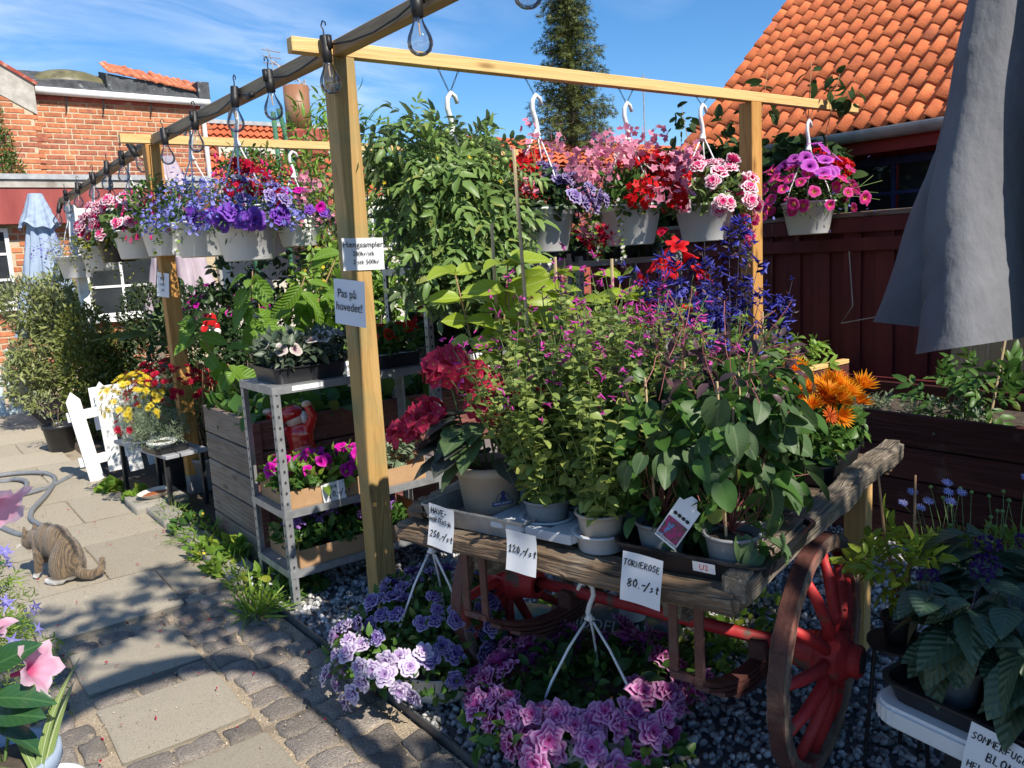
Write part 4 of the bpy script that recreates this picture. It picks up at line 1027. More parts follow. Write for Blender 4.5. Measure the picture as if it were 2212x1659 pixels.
for yy in (-.845, -.065): MB().span((fx + .012, yy - .014, wz0 + .06), (fx + .042, yy + .014, wz1 - .06)).build('glazing_bar', 'blue_paint', wfr)
for a, b in ((wy0 + .06, -.475), (-.415, wy1 - .06)):
    MB().span((fx + .015, a, 1.845), (fx + .039, b, 1.87)).build('glazing_bar', 'blue_paint', wfr)
    for c, d in ((wz0 + .06, 1.845), (1.87, wz1 - .06)):
        for p, q in ((a, (a + b) / 2 - .014), ((a + b) / 2 + .014, b)): MB().span((fx + .024, p, c), (fx + .028, q, d)).build('pane', 'window_dark', wfr)

# ------------------------------------------------------------------ dark red board fence
fe = thing('board_fence', 'dark red vertical board fence behind the right pergola post', 'fence', (3.55, 0, 0))
yy = 2.3; k = 0
while yy > -1.0:
    w = .125
    if k % 2 == 0: MB().span((-.022, yy - w, .05), (0, yy, 1.68)).build('board', 'falu_red', fe, bevel=.003)
    else: MB().span((.002, yy - w - .03, .05), (.022, yy + .03, 1.68)).build('board', 'falu_red', fe, bevel=.003)
    yy -= w - .012; k += 1
for z, h in ((1.46, .085), (.55, .085)): MB().span((-.052, -1.02, z), (-.0225, 2.3, z + h)).build('rail', 'falu_red', fe, bevel=.004)
MB().span((-.058, -1.05, 1.681), (.06, 2.3, 1.715)).build('capping', 'plank_grey', fe, bevel=.004)
MB().span((-.054, -1.02, 1.58), (-.0225, 2.3, 1.679)).build('rail', 'falu_red', fe, bevel=.004)
MB().tube([(-.06, -.25, 1.46), (-.06, -.28, 1.1), (-.065, -.2, .98), (-.06, -.55, 1.05), (-.06, -.6, 1.4)], .004, 4).build('string', 'plaster_grey', fe)

# ------------------------------------------------------------------ raised beds on the right
def plank_bed(name, label, x0, x1, y0, y1, h, mx, my, nb, cap=None):
    r = thing(name, label, 'raised bed', (x0, y0, 0)); W, Dp = x1 - x0, y1 - y0; bh = h / nb
    for i in range(nb):
        z0, z1 = i * bh + .004, (i + 1) * bh - .004
        MB().span((.0, 0.03, z0), (.03, Dp, z1)).build('plank', my, r, bevel=.004)
        MB().span((.0, 0, z0 + .001), (W, .0295, z1 - .001)).build('plank', mx, r, bevel=.004)
        MB().span((W - .03, .03, z0), (W, Dp, z1)).build('plank', my, r, bevel=.004)
        MB().span((.031, Dp - .03, z0), (W - .031, Dp, z1)).build('plank', mx, r, bevel=.004)
    MB().span((.031, .031, 0), (W - .031, Dp - .031, h - .10)).build('earth', 'soil', r)
    return r
bedR = plank_bed('raised_bed', 'long dark red plank raised bed behind the cart, right', 2.30, 3.15, -3.6, -.35, .68, 'plank_darkred', 'plank_darkred', 4)
bedB = plank_bed('raised_bed', 'dark raised bed with potatoes by the red fence', 2.62, 3.42, -.30, .95, .72, 'plank_darkred', 'plank_darkred', 4)
MB().span((.0, .0, .722), (.8, .05, .75)).build('top_rail', 'pine_x', bedB, bevel=.003)
cf = thing('cold_frame', 'brownish twin-wall plastic sheet of a cold frame, behind grey parasol', 'cold frame', (3.20, -1.02, 0))
MB().span((0, -1.9, .72), (.012, -.03, 1.22)).build('sheet', 'polycarb', cf)
MB().span((-.02, -.03, .0), (.04, .0, 1.28)).build('post', 'plank_darkred', cf)
MB().span((-.02, -1.9, .66), (.04, -.03, .72)).build('sill', 'plank_darkred', cf)
MB().span((-.021, -1.9, 1.22), (.041, -.03, 1.28)).build('top_rail', 'plank_darkred', cf)
# ------------------------------------------------------------------ pergola
pg = thing('pergola', 'yellow pine pergola carrying the hanging baskets and string lights', 'pergola', (0, 0, 0))
PH = 2.404; BH = .058
MB().span((-.05, -.05, 0), (.05, .05, PH)).build('post', 'post_treated', pg, bevel=.004)
MB().span((2.728, -.05, 0), (2.828, .05, PH)).build('post', 'post_orange', pg, bevel=.004)
p2 = MB().span((-.05, -.05, .115), (.05, .05, 2.43)).build('post', 'post_orange', pg, (-.012, 2.775, 0), (0, rad(-.6), 0), bevel=.004)
MB().span((-.054, -.054, -.02), (.054, .054, .125)).build('post_shoe', 'galvanised', pg, (-.008, 2.775, 0), bevel=.002)
MB().span((-.045, -.045, 0), (.045, .045, 2.28)).build('post', 'white_paint', pg, (.02, 5.93, 0), (0, rad(-1), 0), bevel=.004)
MB().span((-.22, -.05, PH), (3.94, .0, PH + BH)).build('beam', 'pine_x', pg, bevel=.003)
MB().span((-.045, -3.9, PH + .001), (.012, -.051, PH + BH)).build('beam', 'pine_y', pg, bevel=.003)
MB().span((-.052, .001, PH + .001), (.006, 2.72, PH + BH + .004)).build('beam', 'pine_y', pg, (0, 0, 0), (rad(.4), 0, 0), bevel=.003)
MB().span((-.052, 2.772, PH + .0), (.006, 6.29, PH + BH)).build('beam', 'pine_y', pg, (0, 0, .115), (rad(-1.9), 0, 0), bevel=.003)
MB().span((-.24, 2.722, 2.432), (3.1, 2.77, 2.432 + BH)).build('beam', 'pine_x', pg, bevel=.003)
MB().span((.0, 5.98, 2.18), (1.2, 6.03, 2.25)).build('beam', 'white_paint', pg, bevel=.003)

# ------------------------------------------------------------------ string lights
sl = thing('string_lights', 'festoon of clear bulbs in black sockets along the pergola beam', 'string lights', (0, 0, 0))
gl_prof = [(.0135, 0), (.014, -.008), (.017, -.020), (.026, -.038), (.0345, -.056), (.0375, -.070), (.0365, -.084), (.030, -.098), (.018, -.107), (.008, -.110), (0.0005, -.1105)]
glass_me = MB().lathe(gl_prof, 20).mesh('glass_bulb', 'bulb_glass', True)
sk = MB(); sk.lathe([(.0005, .092), (.017, .092), (.019, .088), (.019, .05), (.021, .048), (.021, .012), (.0195, .010), (.0195, -.004), (.0145, -.006)], 14); sk.box((.020, 0, .065), (.016, .02, .05))
sock_me = sk.mesh('socket', 'cable_black', True)
fil_me = MB().tube([(0, 0, -.005), (.002, 0, -.06)], .0028, 6).tube([(.008, 0, 0), (.004, 0, -.03)], .0011, 4).mesh('filament', 'filament')
hook_c = [(0, 0, .09), (0, 0, .115), (-.008, 0, .13), (0.002, 0, .146), (.014, 0, .138), (.014, 0, .126)]
hk_me = MB().tube(hook_c, .003, 5).mesh('hook', 'cable_black')
ys = [-1.36, -.77, -.075, .526, 1.0, 1.66, 2.27, 3.0, 3.41, 3.93, 4.45, 5.13, 5.7, 6.2]
rl = random.Random(11); tops = []
for i, yb in enumerate(ys):
    zb = PH + .012 if yb < 2.8 else PH + .115 - math.tan(rad(1.9)) * yb + .012
    zt = zb - .055 + rl.uniform(-.008, .008); x = -.085
    tilt = (rl.uniform(-.06, .06), rl.uniform(-.06, .06), rl.uniform(-3, 3))
    if i == 7: tilt = (rad(-14), rad(-24), 0)
    if i == 13: tilt = (0, rad(12), 0); zt -= .06
    s = put('socket', sock_me, sl, (x, yb, zt + .012), tilt, 1.04)
    put('glass_bulb', glass_me, s, None, None, 1.12); put('filament', fil_me, s); put('hook', hk_me, s)
    tops.append((x + .018, yb, zt + .075))
cpts = [(-.06, -3.8, PH + .03)]
for a, b in zip(tops[:-1], tops[1:]):
    cpts.append(a); L = b[1] - a[1]
    for t in (.25, .5, .75): cpts.append((-.062, a[1] + L * t, a[2] + (b[2] - a[2]) * t - .028 * (1 - (2 * t - 1) ** 2) + rl.uniform(-.006, .006)))
cpts.append(tops[-1])
MB().tube(cpts, .0042, 6).build('cable', 'cable_black', sl, smooth=True)
MB().tube([(-.09, .74, PH - .012), (-.09, .80, PH - .016)], .014, 8).build('cable_plug', 'cable_black', sl, smooth=True)

# ------------------------------------------------------------------ paper signs on the posts
def sign(name, label, w, h, loc, rot, paper, lines, tsize, ink='ink_black', curl=.002, space=1.0):
    r = thing(name, label, 'sign', loc, rot=rot)
    m = MB(); m.grid(lambda u, v: ((u - .5) * w, -.001 - curl * ((2 * u - 1) ** 2) * (.4 + v), (v - .5) * h), 8, 6); m.build('sheet', paper, r, smooth=True)
    for txt, dx, dz, ts in lines:
        put('lettering', text_mesh(txt, ts, ink), r, (dx, -.004 - curl, dz), (rad(90), 0, 0))
    return r
sign('post_sign', 'white paper sign reading Hængeampler 280kr/stk on the front post', .195, .135, (.012, -.055, 1.602), (0, rad(1), 0), 'paper', [('Hængeampler', 0, .04, .034), ('280kr/stk', .0, .002, .027), ('2 stk 500kr', .01, -.033, .027)], .03)
sign('post_sign', 'paper sign tinted bluish for shade, reading Pas på hovedet! on the front post', .215, .195, (-.058, -.035, 1.40), (0, rad(5), rad(-80)), 'paper_shaded', [('Pas på', -.016, .036, .052), ('hovedet!', -.002, -.020, .052)], .04)
sg3 = sign('post_sign', 'small handwritten paper sign on the second post', .14, .165, (-.078, 2.735, 1.488), (rad(-4), rad(6), rad(-72)), 'paper', [], .02)
put('handwriting', hand_mesh([('PRIS', -.03, .035, 1), ('HÆNGE', -.034, -.005, .8), ('220', -.025, -.045, 1)], .019, 'ink_blue', .06), sg3, (0, -.005, 0))

# ------------------------------------------------------------------ galvanised shelving
def shelf_unit(name, label, x0, x1, y0, y1, levels, top, lab_h=None):
    r = thing(name, label, 'shelf', (x0, y0, 0)); W, D = x1 - x0, y1 - y0; a = .034; t = .003
    for cx, sx in ((0, 1), (W, -1)):
        for cy_, sy in ((0, 1), (D, -1)):
            m = MB(); m.span((min(cx, cx + sx * a), min(cy_, cy_ + sy * t), 0), (max(cx, cx + sx * a), max(cy_, cy_ + sy * t), top))
            m.span((min(cx, cx + sx * t), min(cy_ + sy * t, cy_ + sy * a), 0), (max(cx, cx + sx * t), max(cy_ + sy * t, cy_ + sy * a), top)); leg = m.build('leg', 'galvanised', r)
            h = MB(); z = .06
            while z < top - .03:
                if cy_ == 0: h.lathe([(.0001, 0), (.0058, 0)], 8, (0, 0, 0)) if False else h.poly([(cx + sx * .018 + .0055 * math.cos(q), -.0012, z + .008 * math.sin(q)) for q in [i * math.pi / 4 for i in range(8)]])
                if cx == 0: h.poly([(-.0012, cy_ + sy * .018 + .0055 * math.cos(q), z + .008 * math.sin(q)) for q in [i * math.pi / 4 for i in range(8)]])
                z += .05
            if h.v: h.build('bolt_holes', 'bolt_dark', leg)['kind'] = 'stuff'
    for z in levels:
        m = MB(); m.span((.003, .003, z - .003), (W - .003, D - .003, z)).span((-.002, -.0025, z - .034), (W + .002, -.0005, z + .001)).span((-.0028, -.0005, z - .034), (-.0008, D, z + .0005))
        m.span((-.002, D + .0005, z - .034), (W + .002, D + .0025, z + .001)).span((W + .0008, 0, z - .034), (W + .0028, D, z + .0005)); m.build('shelf_board', 'galvanised', r)
    return r
SH = [1.045, .475, .19]
su1 = shelf_unit('metal_shelf', 'galvanised metal shelf with three boards left of the front post', -.335, .54, .235, .64, SH, 1.046)
su2 = shelf_unit('metal_shelf', 'taller galvanised metal shelf with black trays behind the cart', .60, 1.62, .42, .86, [1.52, 1.035, .45], 1.55)
su3 = shelf_unit('metal_shelf', 'far galvanised metal shelf behind the red flowers', 1.68, 2.60, .42, .86, [1.50, 1.03], 1.53)

# ------------------------------------------------------------------ weathered raised bed behind the shelf
bedL = plank_bed('raised_bed', 'weathered grey-brown plank raised bed behind the metal shelf', -.235, 1.5, .80, 1.62, .80, 'plank_redbrown', 'plank_grey', 5)
MB().span((-.012, -.012, .01), (.028, .0, .79)).build('corner_batten', 'plank_redbrown', bedL)

# ------------------------------------------------------------------ hand cart
CA = math.atan2(.506, 1.514); cart = thing('flower_cart', 'old wooden hand cart with red spoked wheels, loaded with pots', 'cart', (-.175, -2.105, 0), rz=rad(14.5))
# local: x = along the side away from the path, y = along the front edge to the left, z up
CL, CW, CZ = 1.47, 1.08, .76
rc = random.Random(6)
def rough_plank(a, b, mat, name='plank', parent=None, amp=.006, seed=0, nx=18, bev=.012):
    a, b = Vector(a), Vector(b); bm = bmesh.new(); bmesh.ops.create_cube(bm, size=1); d = b - a
    bmesh.ops.scale(bm, vec=d, verts=bm.verts); bmesh.ops.translate(bm, vec=(a + b) / 2, verts=bm.verts)
    ax = max(range(3), key=lambda i: abs(d[i]))
    bmesh.ops.bevel(bm, geom=bm.edges[:], offset=bev, segments=2, affect='EDGES', clamp_overlap=True)
    le = [e for e in bm.edges if abs((e.verts[0].co - e.verts[1].co)[ax]) > abs(d[ax]) * .5]
    bmesh.ops.subdivide_edges(bm, edges=le, cuts=nx, use_grid_fill=True)
    r = random.Random(seed); ph = [r.uniform(0, 6) for _ in range(6)]
    for v in bm.verts:
        t = v.co[ax]
        for k in range(3):
            if k != ax: v.co[k] += amp * (math.sin(t * 9 + ph[k]) + .6 * math.sin(t * 23 + ph[k + 3]) + r.uniform(-.5, .5))
        v.co[ax] += amp * r.uniform(-1, 1)
    me = bpy.data.meshes.new(name); bm.to_mesh(me); bm.free(); me.materials.append(MATS[mat])
    return put(name, me, parent)
wood_mat('cart_board', (0.12, 0.085, 0.06), (0.20, 0.15, 0.105), (0.05, 0.035, 0.025), axis=1, bump=0.6, rnd=.2, scale=2.4)
for i in range(7): rough_plank((.10 + i * .185, .05, CZ - .04), (.10 + i * .185 + .178, CW - .05, CZ - .006), 'cart_board', 'deck_board', cart, .003, i, 8, .006)
rough_plank((-.02, -.01, CZ - .055), (.095, CW + .03, CZ), 'cart_wood', 'front_board', cart, .004, 31)
rough_plank((.0, -.03, CZ - .02), (CL, .045, CZ + .055), 'cart_rail', 'side_rail', cart, .004, 33)
rough_plank((.12, CW - .045, CZ - .02), (CL, CW + .03, CZ + .06), 'cart_rail', 'side_rail', cart, .004, 35)
rough_plank((.03, CW - .05, CZ + .004), (.125, CW + .03, CZ + .045), 'cart_wood', 'side_rail', cart, .006, 36, 6)
rough_plank((CL - .1, -.01, CZ - .055), (CL, CW, CZ - .002), 'cart_wood', 'end_board', cart, .005, 37)
for yb, s in ((.205, 1), (.845, 2)): 
    rough_plank((.09, yb - .055, CZ - .175), (1.45, yb + .055, CZ - .06), 'cart_rail', 'bearer', cart, .009, 40 + s, 12, .03)
wheels = []
def wheel(loc, seed):
    w = put('wheel', None, cart, loc); w.empty_display_size = .1
    R = .352; n = 64
    rim = MB(); prof = [(R, -.024), (R, .024), (R - .012, .028), (R - .042, .024), (R - .047, .0), (R - .042, -.024), (R - .012, -.028)]
    base = len(rim.v)
    for k in range(n):
        a = 2 * math.pi * k / n
        for r_, y_ in prof: rim.v.append((r_ * math.cos(a), y_, r_ * math.sin(a)))
    m_ = len(prof)
    for k in range(n):
        for j in range(m_):
            rim.f.append((k * m_ + j, k * m_ + (j + 1) % m_, ((k + 1) % n) * m_ + (j + 1) % m_, ((k + 1) % n) * m_ + j))
    wr = random.Random(seed); rim.v = [(x + wr.uniform(-.002, .002), y + wr.uniform(-.002, .002), z + wr.uniform(-.002, .002)) for x, y, z in rim.v]
    put('rim', rim.mesh('rim', 'wheel_rim', False), w)
    ty = MB(); 
    for k in range(n):
        a = 2 * math.pi * k / n
        for r_, y_ in ((R + .004, -.021), (R + .004, .021), (R - .002, .021), (R - .002, -.021)): ty.v.append((r_ * math.cos(a), y_, r_ * math.sin(a)))
    for k in range(n):
        for j in range(4): ty.f.append((k * 4 + j, k * 4 + (j + 1) % 4, ((k + 1) % n) * 4 + (j + 1) % 4, ((k + 1) % n) * 4 + j))
    ty.build('iron_tyre', 'cart_iron', w, smooth=False)
    sp = MB(); sp.tube([(.03, -.035, 0), (.12, -.045, 0), (.22, -.025, 0), (.305, 0, 0)], [.014, .019, .017, .013], 10); spm = sp.mesh('spoke', 'wheel_red', True)
    for k in range(12): put('spoke', spm, w, (0, 0, 0), (0, 2 * math.pi * k / 12 + .1, 0))
    hb = MB(); hp = [(.03, -.125), (.042, -.125), (.049, -.115), (.048, -.095), (.060, -.085), (.078, -.07), (.078, -.01), (.066, 0), (.056, .05), (.05, .09), (.03, .09)]
    for i_, (r_, y_) in enumerate(hp):
        for k in range(20): a = 2 * math.pi * k / 20; hb.v.append((r_ * math.cos(a), y_, r_ * math.sin(a)))
    for i_ in range(len(hp) - 1):
        for k in range(20): hb.f.append((i_ * 20 + k, i_ * 20 + (k + 1) % 20, (i_ + 1) * 20 + (k + 1) % 20, (i_ + 1) * 20 + k))
    hb.f.append(tuple(range(20)))
    hb.build('hub', 'wheel_red', w, smooth=False, bevel=0)
    MB().tube([(0, -.128, 0), (0, -.12, 0)], .03, 14).build('axle_cap', 'bolt_dark', w)
    return w
WX = .60
wheel((WX, -.0, .356), 1); w2 = wheel((WX - .02, CW + .02, .356), 2); w2.rotation_euler = (0, .3, math.pi)
MB().tube([(WX, .03, .356), (WX, CW, .356)], .021, 10).build('axle', 'wheel_red', cart, smooth=True)
for yb in (.17, .88):
    sp = MB()
    for L_, z_ in ((.62, 0), (.50, -.016), (.38, -.032), (.26, -.048)):
        pts = []
        for i in range(13): t = i / 6 - 1; pts.append((WX - .02 + t * L_ * .82, yb, .30 + z_ + .17 * (t * L_ / .62) ** 2))
        for i in range(12): sp.bar(pts[i], pts[i + 1], .042, .012, (0, 1, 0) if False else (0, 0, 1))
    sp.build('leaf_spring', 'cart_iron', cart)
    MB().box((WX - .02, yb, .33), (.06, .055, .07)).build('axle_block', 'cart_iron', cart, bevel=.006)
    hg = MB()
    for dy in (-.036, .036): hg.bar((.085, yb + dy, .47), (.085, yb + dy, CZ - .06), .010, .026, (0, 1, 0))
    hg.bar((.085, yb - .045, .468), (.085, yb + .045, .468), .02, .02); hg.build('spring_hanger', 'cart_iron', cart, bevel=.002)
MB().span((1.30, .05, .02), (1.38, .13, CZ - .03)).build('prop_leg', 'pine', cart, bevel=.004)
MB().span((1.30, .95, .02), (1.38, 1.03, CZ - .03)).build('prop_leg', 'pine', cart, bevel=.004)
CM = Matrix.Translation((-.175, -2.105, 0)) @ Matrix.Rotation(rad(14.5), 4, 'Z')
def cp(x, y, z=CZ): return tuple(CM @ Vector((x, y, z)))
# ------------------------------------------------------------------ flower meshes
def one(name, tm, mat, smooth=True):
    return scatter(name, tm, np.eye(3)[None], np.zeros((1, 3)), mat, smooth)
def funnel_tm(n=20, lobes=5, notch=.12, depth=.55, ruff=.05, seed=0, sc=1.0, z0=0.0, st=None, pts=0.0):
    r = random.Random(seed); st = st or [(.05, -depth), (.17, -depth * .4), (.5, -.04), (.82, .03), (1.0, -.03)]
    ph = [r.uniform(0, 6.28) for _ in range(4)]; v = []; uv = []; f = []
    for j, (q, z) in enumerate(st):
        for k in range(n):
            a = 2 * math.pi * k / n; w = q ** 2
            lob = abs(math.sin(lobes * a / 2 + ph[0] * 0)); m = 1 - notch * w * (1 - lob ** .6) + pts * w * lob ** 8
            R = q * m * (1 + .06 * w * math.sin(3 * a + ph[1]))
            zz = z + ruff * w * (math.sin(lobes * 2 * a + ph[2]) + .6 * math.sin(7 * a + ph[3]))
            v.append((R * math.cos(a) * sc, R * math.sin(a) * sc, zz * sc + z0)); uv.append((k / n, q))
    for j in range(len(st) - 1):
        for k in range(n): f.append((j * n + k, j * n + (k + 1) % n, (j + 1) * n + (k + 1) % n, (j + 1) * n + k))
    return Tm(v, f, uv)
def double_tm(seed, pts=0.0, notch=.25):
    I = np.eye(3)
    return join_tm([(funnel_tm(30, 5, notch, .5, .09, seed, 1.0, 0, None, pts), I, (0, 0, 0)),
                    (funnel_tm(24, 5, .30, .1, .20, seed + 1, .74, .10, [(.1, -.1), (.4, .10), (.75, .2), (1, .16)], pts), I, (0, 0, 0)),
                    (funnel_tm(20, 4, .30, .1, .28, seed + 2, .48, .22, [(.1, -.1), (.5, .20), (.8, .3), (1, .2)], pts), I, (0, 0, 0))])
def star_tm(n=5, inner=.5, cup=.15):
    v = [(0, 0, 0)]; uv = [(0, 0)]; f = []
    for k in range(2 * n):
        a = math.pi * k / n; q = 1 if k % 2 else inner
        v.append((q * math.cos(a), q * math.sin(a), cup * q)); uv.append((k / (2 * n), q))
    for k in range(2 * n): f.append((0, 1 + k, 1 + (k + 1) % (2 * n)))
    return Tm(v, f, uv)
T_FLORET = star_tm(5, .62, .12); T_FLORET4 = star_tm(4, .72, .1)
def cluster_tm(nf, R=1.0, fr=.34, flo=T_FLORET, cov=.15, seed=0, zs=.75):
    rng = np.random.default_rng(seed); parts = []
    for i in range(nf):
        cz = 1 - (1 - cov) * (i + .5) / nf; a = i * 2.39996 + rng.uniform(-.3, .3); s = math.sqrt(max(0, 1 - cz * cz))
        d = np.array([s * math.cos(a), s * math.sin(a), cz]); M = frames((rng.normal(size=3))[None], (d + rng.normal(size=3) * .25)[None])[0] * fr * rng.uniform(.8, 1.15)
        parts.append((flo, M, d * R * np.array([1, 1, zs]) * rng.uniform(.9, 1.08)))
    return join_tm(parts)
def daisy_tm(n=16, W=.16, cup=.1, layers=1, seed=0, cr=.2):
    rng = np.random.default_rng(seed); parts = []; pet = Tm([(0, .12, 0), (-W / 2, .6, .02), (0, .62, -.015), (W / 2, .6, .02), (0, 1, 0)], [(0, 2, 1), (0, 3, 2), (1, 2, 4), (2, 3, 4)], [(0, .15), (0, .6), (0, .6), (0, .6), (0, 1)])
    for l in range(layers):
        for k in range(n):
            a = 2 * math.pi * (k + .5 * l) / n + rng.uniform(-.08, .08); e = cup + rng.uniform(-.12, .12) + .25 * l
            d = np.array([math.cos(a) * math.cos(e), math.sin(a) * math.cos(e), math.sin(e)])
            M = frames(d[None], np.array([[0, 0, 1.]]) - d[None] * math.sin(e))[0] * (1 - .18 * l) * rng.uniform(.88, 1.05)
            t = Tm(pet.v, pet.f, [((k + .5) / n, u[1]) for u in pet.uv]); parts.append((t, M, (0, 0, 0)))
    c = Tm([(0, 0, cr * .5)] + [(cr * math.cos(i * .785), cr * math.sin(i * .785), .02) for i in range(8)], [(0, 1 + i, 1 + (i + 1) % 8) for i in range(8)], [(0, 0)] * 9)
    parts.append((c, np.eye(3), (0, 0, .02))); return join_tm(parts)
FL = {}
for nm, mt, pt in (('violet', 'p_violet', 0), ('violet_sunlit', 'p_violet_sunlit', 0), ('pinkdouble', 'p_pinkdouble', .16), ('purple', 'p_purple', 0), ('rosewhite', 'p_rosewhite', 0)):
    FL[nm] = [one('flower', double_tm(s * 7 + 1, pt), mt) for s in range(4)]
for nm, mt in (('magstar', 'p_mag_star'), ('orchid', 'p_orchid'), ('magenta', 'p_magenta'), ('whitevein', 'p_whitevein'), ('redpet', 'p_scarlet'), ('crimsonpet', 'p_crimson')):
    FL[nm] = [one('flower', funnel_tm(20, 5, .12, .6, .04, s), mt) for s in range(3)]
FL['dipred'] = [one('flower', funnel_tm(20, 5, .45, 1.0, .06, s, 1, 0, None, .12), 'p_red') for s in range(2)]
FL['dippink'] = [one('flower', funnel_tm(30, 5, .30, 1.5, .06, s, 1, 0, [(.09, -1.5), (.12, -1.0), (.22, -.6), (.45, -.2), (.75, -.02), (1, .02)], .22), 'p_dipladenia') for s in range(2)]
for nm, mt, nf, fr in (('redhead', 'p_red', 18, .36), ('crimsonhead', 'p_crimson', 18, .36), ('rosehead', 'p_rosewhite', 14, .48), ('lilachead', 'p_lilac', 18, .3), ('pinkspray', 'p_pink', 7, .5), ('heliohead', 'p_helio', 46, .2)):
    FL[nm] = [one('flower_head', cluster_tm(nf, 1, fr, T_FLORET, .1 if nm != 'pinkspray' else -.6, s, .75 if nm != 'pinkspray' else 1.3), mt, False) for s in range(3)]
FL['hydrangea'] = [one('flower_head', cluster_tm(58, 1, .35, T_FLORET4, -.55, s, .8), 'p_hydrangea', False) for s in range(2)]
FL['gazania'] = [one('flower', daisy_tm(22, .13, .75, 2, s, .16), 'p_orange', False) for s in range(3)]
FL['gazania_flat'] = [one('flower', daisy_tm(18, .17, .12, 1, s, .2), 'p_orange_red', False) for s in range(2)]
FL['daisyblue'] = [one('flower', daisy_tm(14, .17, .1, 1, s, .24), 'p_daisyblue', False) for s in range(2)]
FL['chrys_y'] = [one('flower', daisy_tm(14, .24, .12, 1, s, .3), 'p_yellow', False) for s in range(2)]
FL['chrys_m'] = [one('flower', daisy_tm(18, .2, .2, 2, s, .22), 'p_crimson', False) for s in range(2)]
FL['isotoma'] = [one('flower', star_tm(5, .28, .1), 'p_isotoma', False)]
T_LOB = Tm([(0, 0, 0), (-.5, .6, .05), (-.15, .9, 0), (.15, .9, 0), (.5, .6, .05), (-.3, -.5, .1), (.3, -.5, .1)], [(0, 2, 1), (0, 3, 2), (0, 4, 3), (0, 1, 5), (0, 6, 4)], [(0, .1)] + [(0, .9)] * 6)
T_TUBE = Tm([(-.09, 0, 0), (.09, 0, 0), (0, 0, .13), (-.13, .6, .02), (.13, .6, .02), (0, .62, .2), (-.42, 1.0, -.18), (.42, 1.0, -.18), (0, 1.15, .30)],
            [(0, 1, 4, 3), (1, 2, 5, 4), (2, 0, 3, 5), (3, 4, 7, 6), (5, 3, 8), (4, 5, 8)], [(0, .1)] * 3 + [(0, .5)] * 3 + [(0, 1)] * 3)

def small_bloom(name, parent, P, D, L, tm, mat):
    o = put(name, scatter(name, tm, frames(D, RNG.normal(size=D.shape) * .4 + np.array([0, 0, 1.])) * np.asarray(L)[:, None, None], P, mat), parent); o['kind'] = 'stuff'; return o

# ------------------------------------------------------------------ pots, hooks, trays
def pot_mesh(r0, r1, h, mat, rim=.012, band=True, n=32, th=.004):
    m = MB(); pr = [(.001, 0), (r0 - .006, 0), (r0, .006)]
    pr += [(r0 + (r1 - r0) * .84, h * .84)]
    if band: pr += [(r0 + (r1 - r0) * .84 + .004, h * .845)]
    pr += [(r1 - .002, h - rim), (r1 + .006, h - rim + .002), (r1 + .006, h), (r1, h + .001), (r1 - th, h - .004), (r1 - th - .004, h * .86), (.001, h * .86)]
    return m.lathe(pr, n).mesh('pot', mat, True)
def soil_disc(r, z): return MB().lathe([(.001, z + .01), (r * .6, z + .008), (r, z)], 16).mesh('earth', 'soil', True)
POT_W = pot_mesh(.128, .172, .215, 'white_plastic'); POT_W2 = pot_mesh(.128, .172, .215, 'white_plastic_b'); POT_K = pot_mesh(.128, .172, .215, 'black_plastic')
POT_BOWL = MB().lathe([(.001, 0), (.07, 0), (.11, .02), (.145, .07), (.160, .13), (.166, .135), (.160, .137), (.15, .11), (.001, .10)], 32).mesh('pot', 'white_plastic', True)
hk = [(0, 0, 0), (.006, 0, .028), (-.004, 0, .065), (-.024, 0, .115), (-.020, 0, .155), (.006, 0, .183), (.036, 0, .172), (.050, 0, .142)]
hm = MB(); hm.tube(hk, [.0135, .0125, .0125, .012, .0115, .011, .010, .009], 8); hm.lathe([(.001, -.012), (.018, -.012), (.020, -.004), (.016, .012), (.012, .02)], 10); hm.box((0, 0, -.004), (.05, .014, .012))
HOOK = hm.mesh('hanger_hook', 'hook_white', True); HOOK_K = HOOK.copy(); HOOK_K.materials[0] = MATS['black_plastic']
def cords(parent, rim, zr, hub, rz=0.0, mat='hook_white', n=3, bow=.02, th=.0045, off=(0, 0)):
    for k in range(n):
        a = rz + 2 * math.pi * k / n; e = Vector((rim * math.cos(a), rim * math.sin(a), zr)); h = Vector((off[0] + .014 * math.cos(a), off[1] + .014 * math.sin(a), hub - .01))
        m = (e + h) / 2 + Vector((math.cos(a), math.sin(a), 0)) * bow
        MB().tube([h, h.lerp(m, .6), m.lerp(e, .4), e], th, 5).build('cord', mat, parent, smooth=True)
def basket(label, loc, beam_z, hubz=.54, pot=None, rz=.6, hook=HOOK, group='flower baskets hanging from the pergola', chain=True, axis=0, cordmat='hook_white'):
    r = thing('hanging_basket', label, 'hanging basket', loc, group=group)
    put('pot', pot or POT_W, r); put('earth', soil_disc(.16, .18), r)
    put('hanger_hook', hook, r, (0, 0, hubz), (0, 0, rz), 1.0 if chain else .64)
    cords(r, .168, .20, hubz, rz + .4, cordmat)
    if chain:
        t = hubz + .18; dz = beam_z - loc[2]
        for s in (-1, 1):
            a = Vector((0, 0, t)); b = Vector((s * .055 if axis == 0 else 0, s * .055 if axis else 0, dz)); L = (b - a).length; nl = max(3, int(L / .022)); m = MB()
            for i in range(nl):
                p, q = a.lerp(b, i / nl), a.lerp(b, (i + 1.15) / nl); w = Vector((0, .004, 0)) if i % 2 else Vector((.004, 0, 0))
                m.tube([p, p.lerp(q, .3) + w, p.lerp(q, .7) + w, q, p.lerp(q, .7) - w, p.lerp(q, .3) - w, p], .0016, 4, False)
            m.build('chain', 'dark_metal', r)
    return r
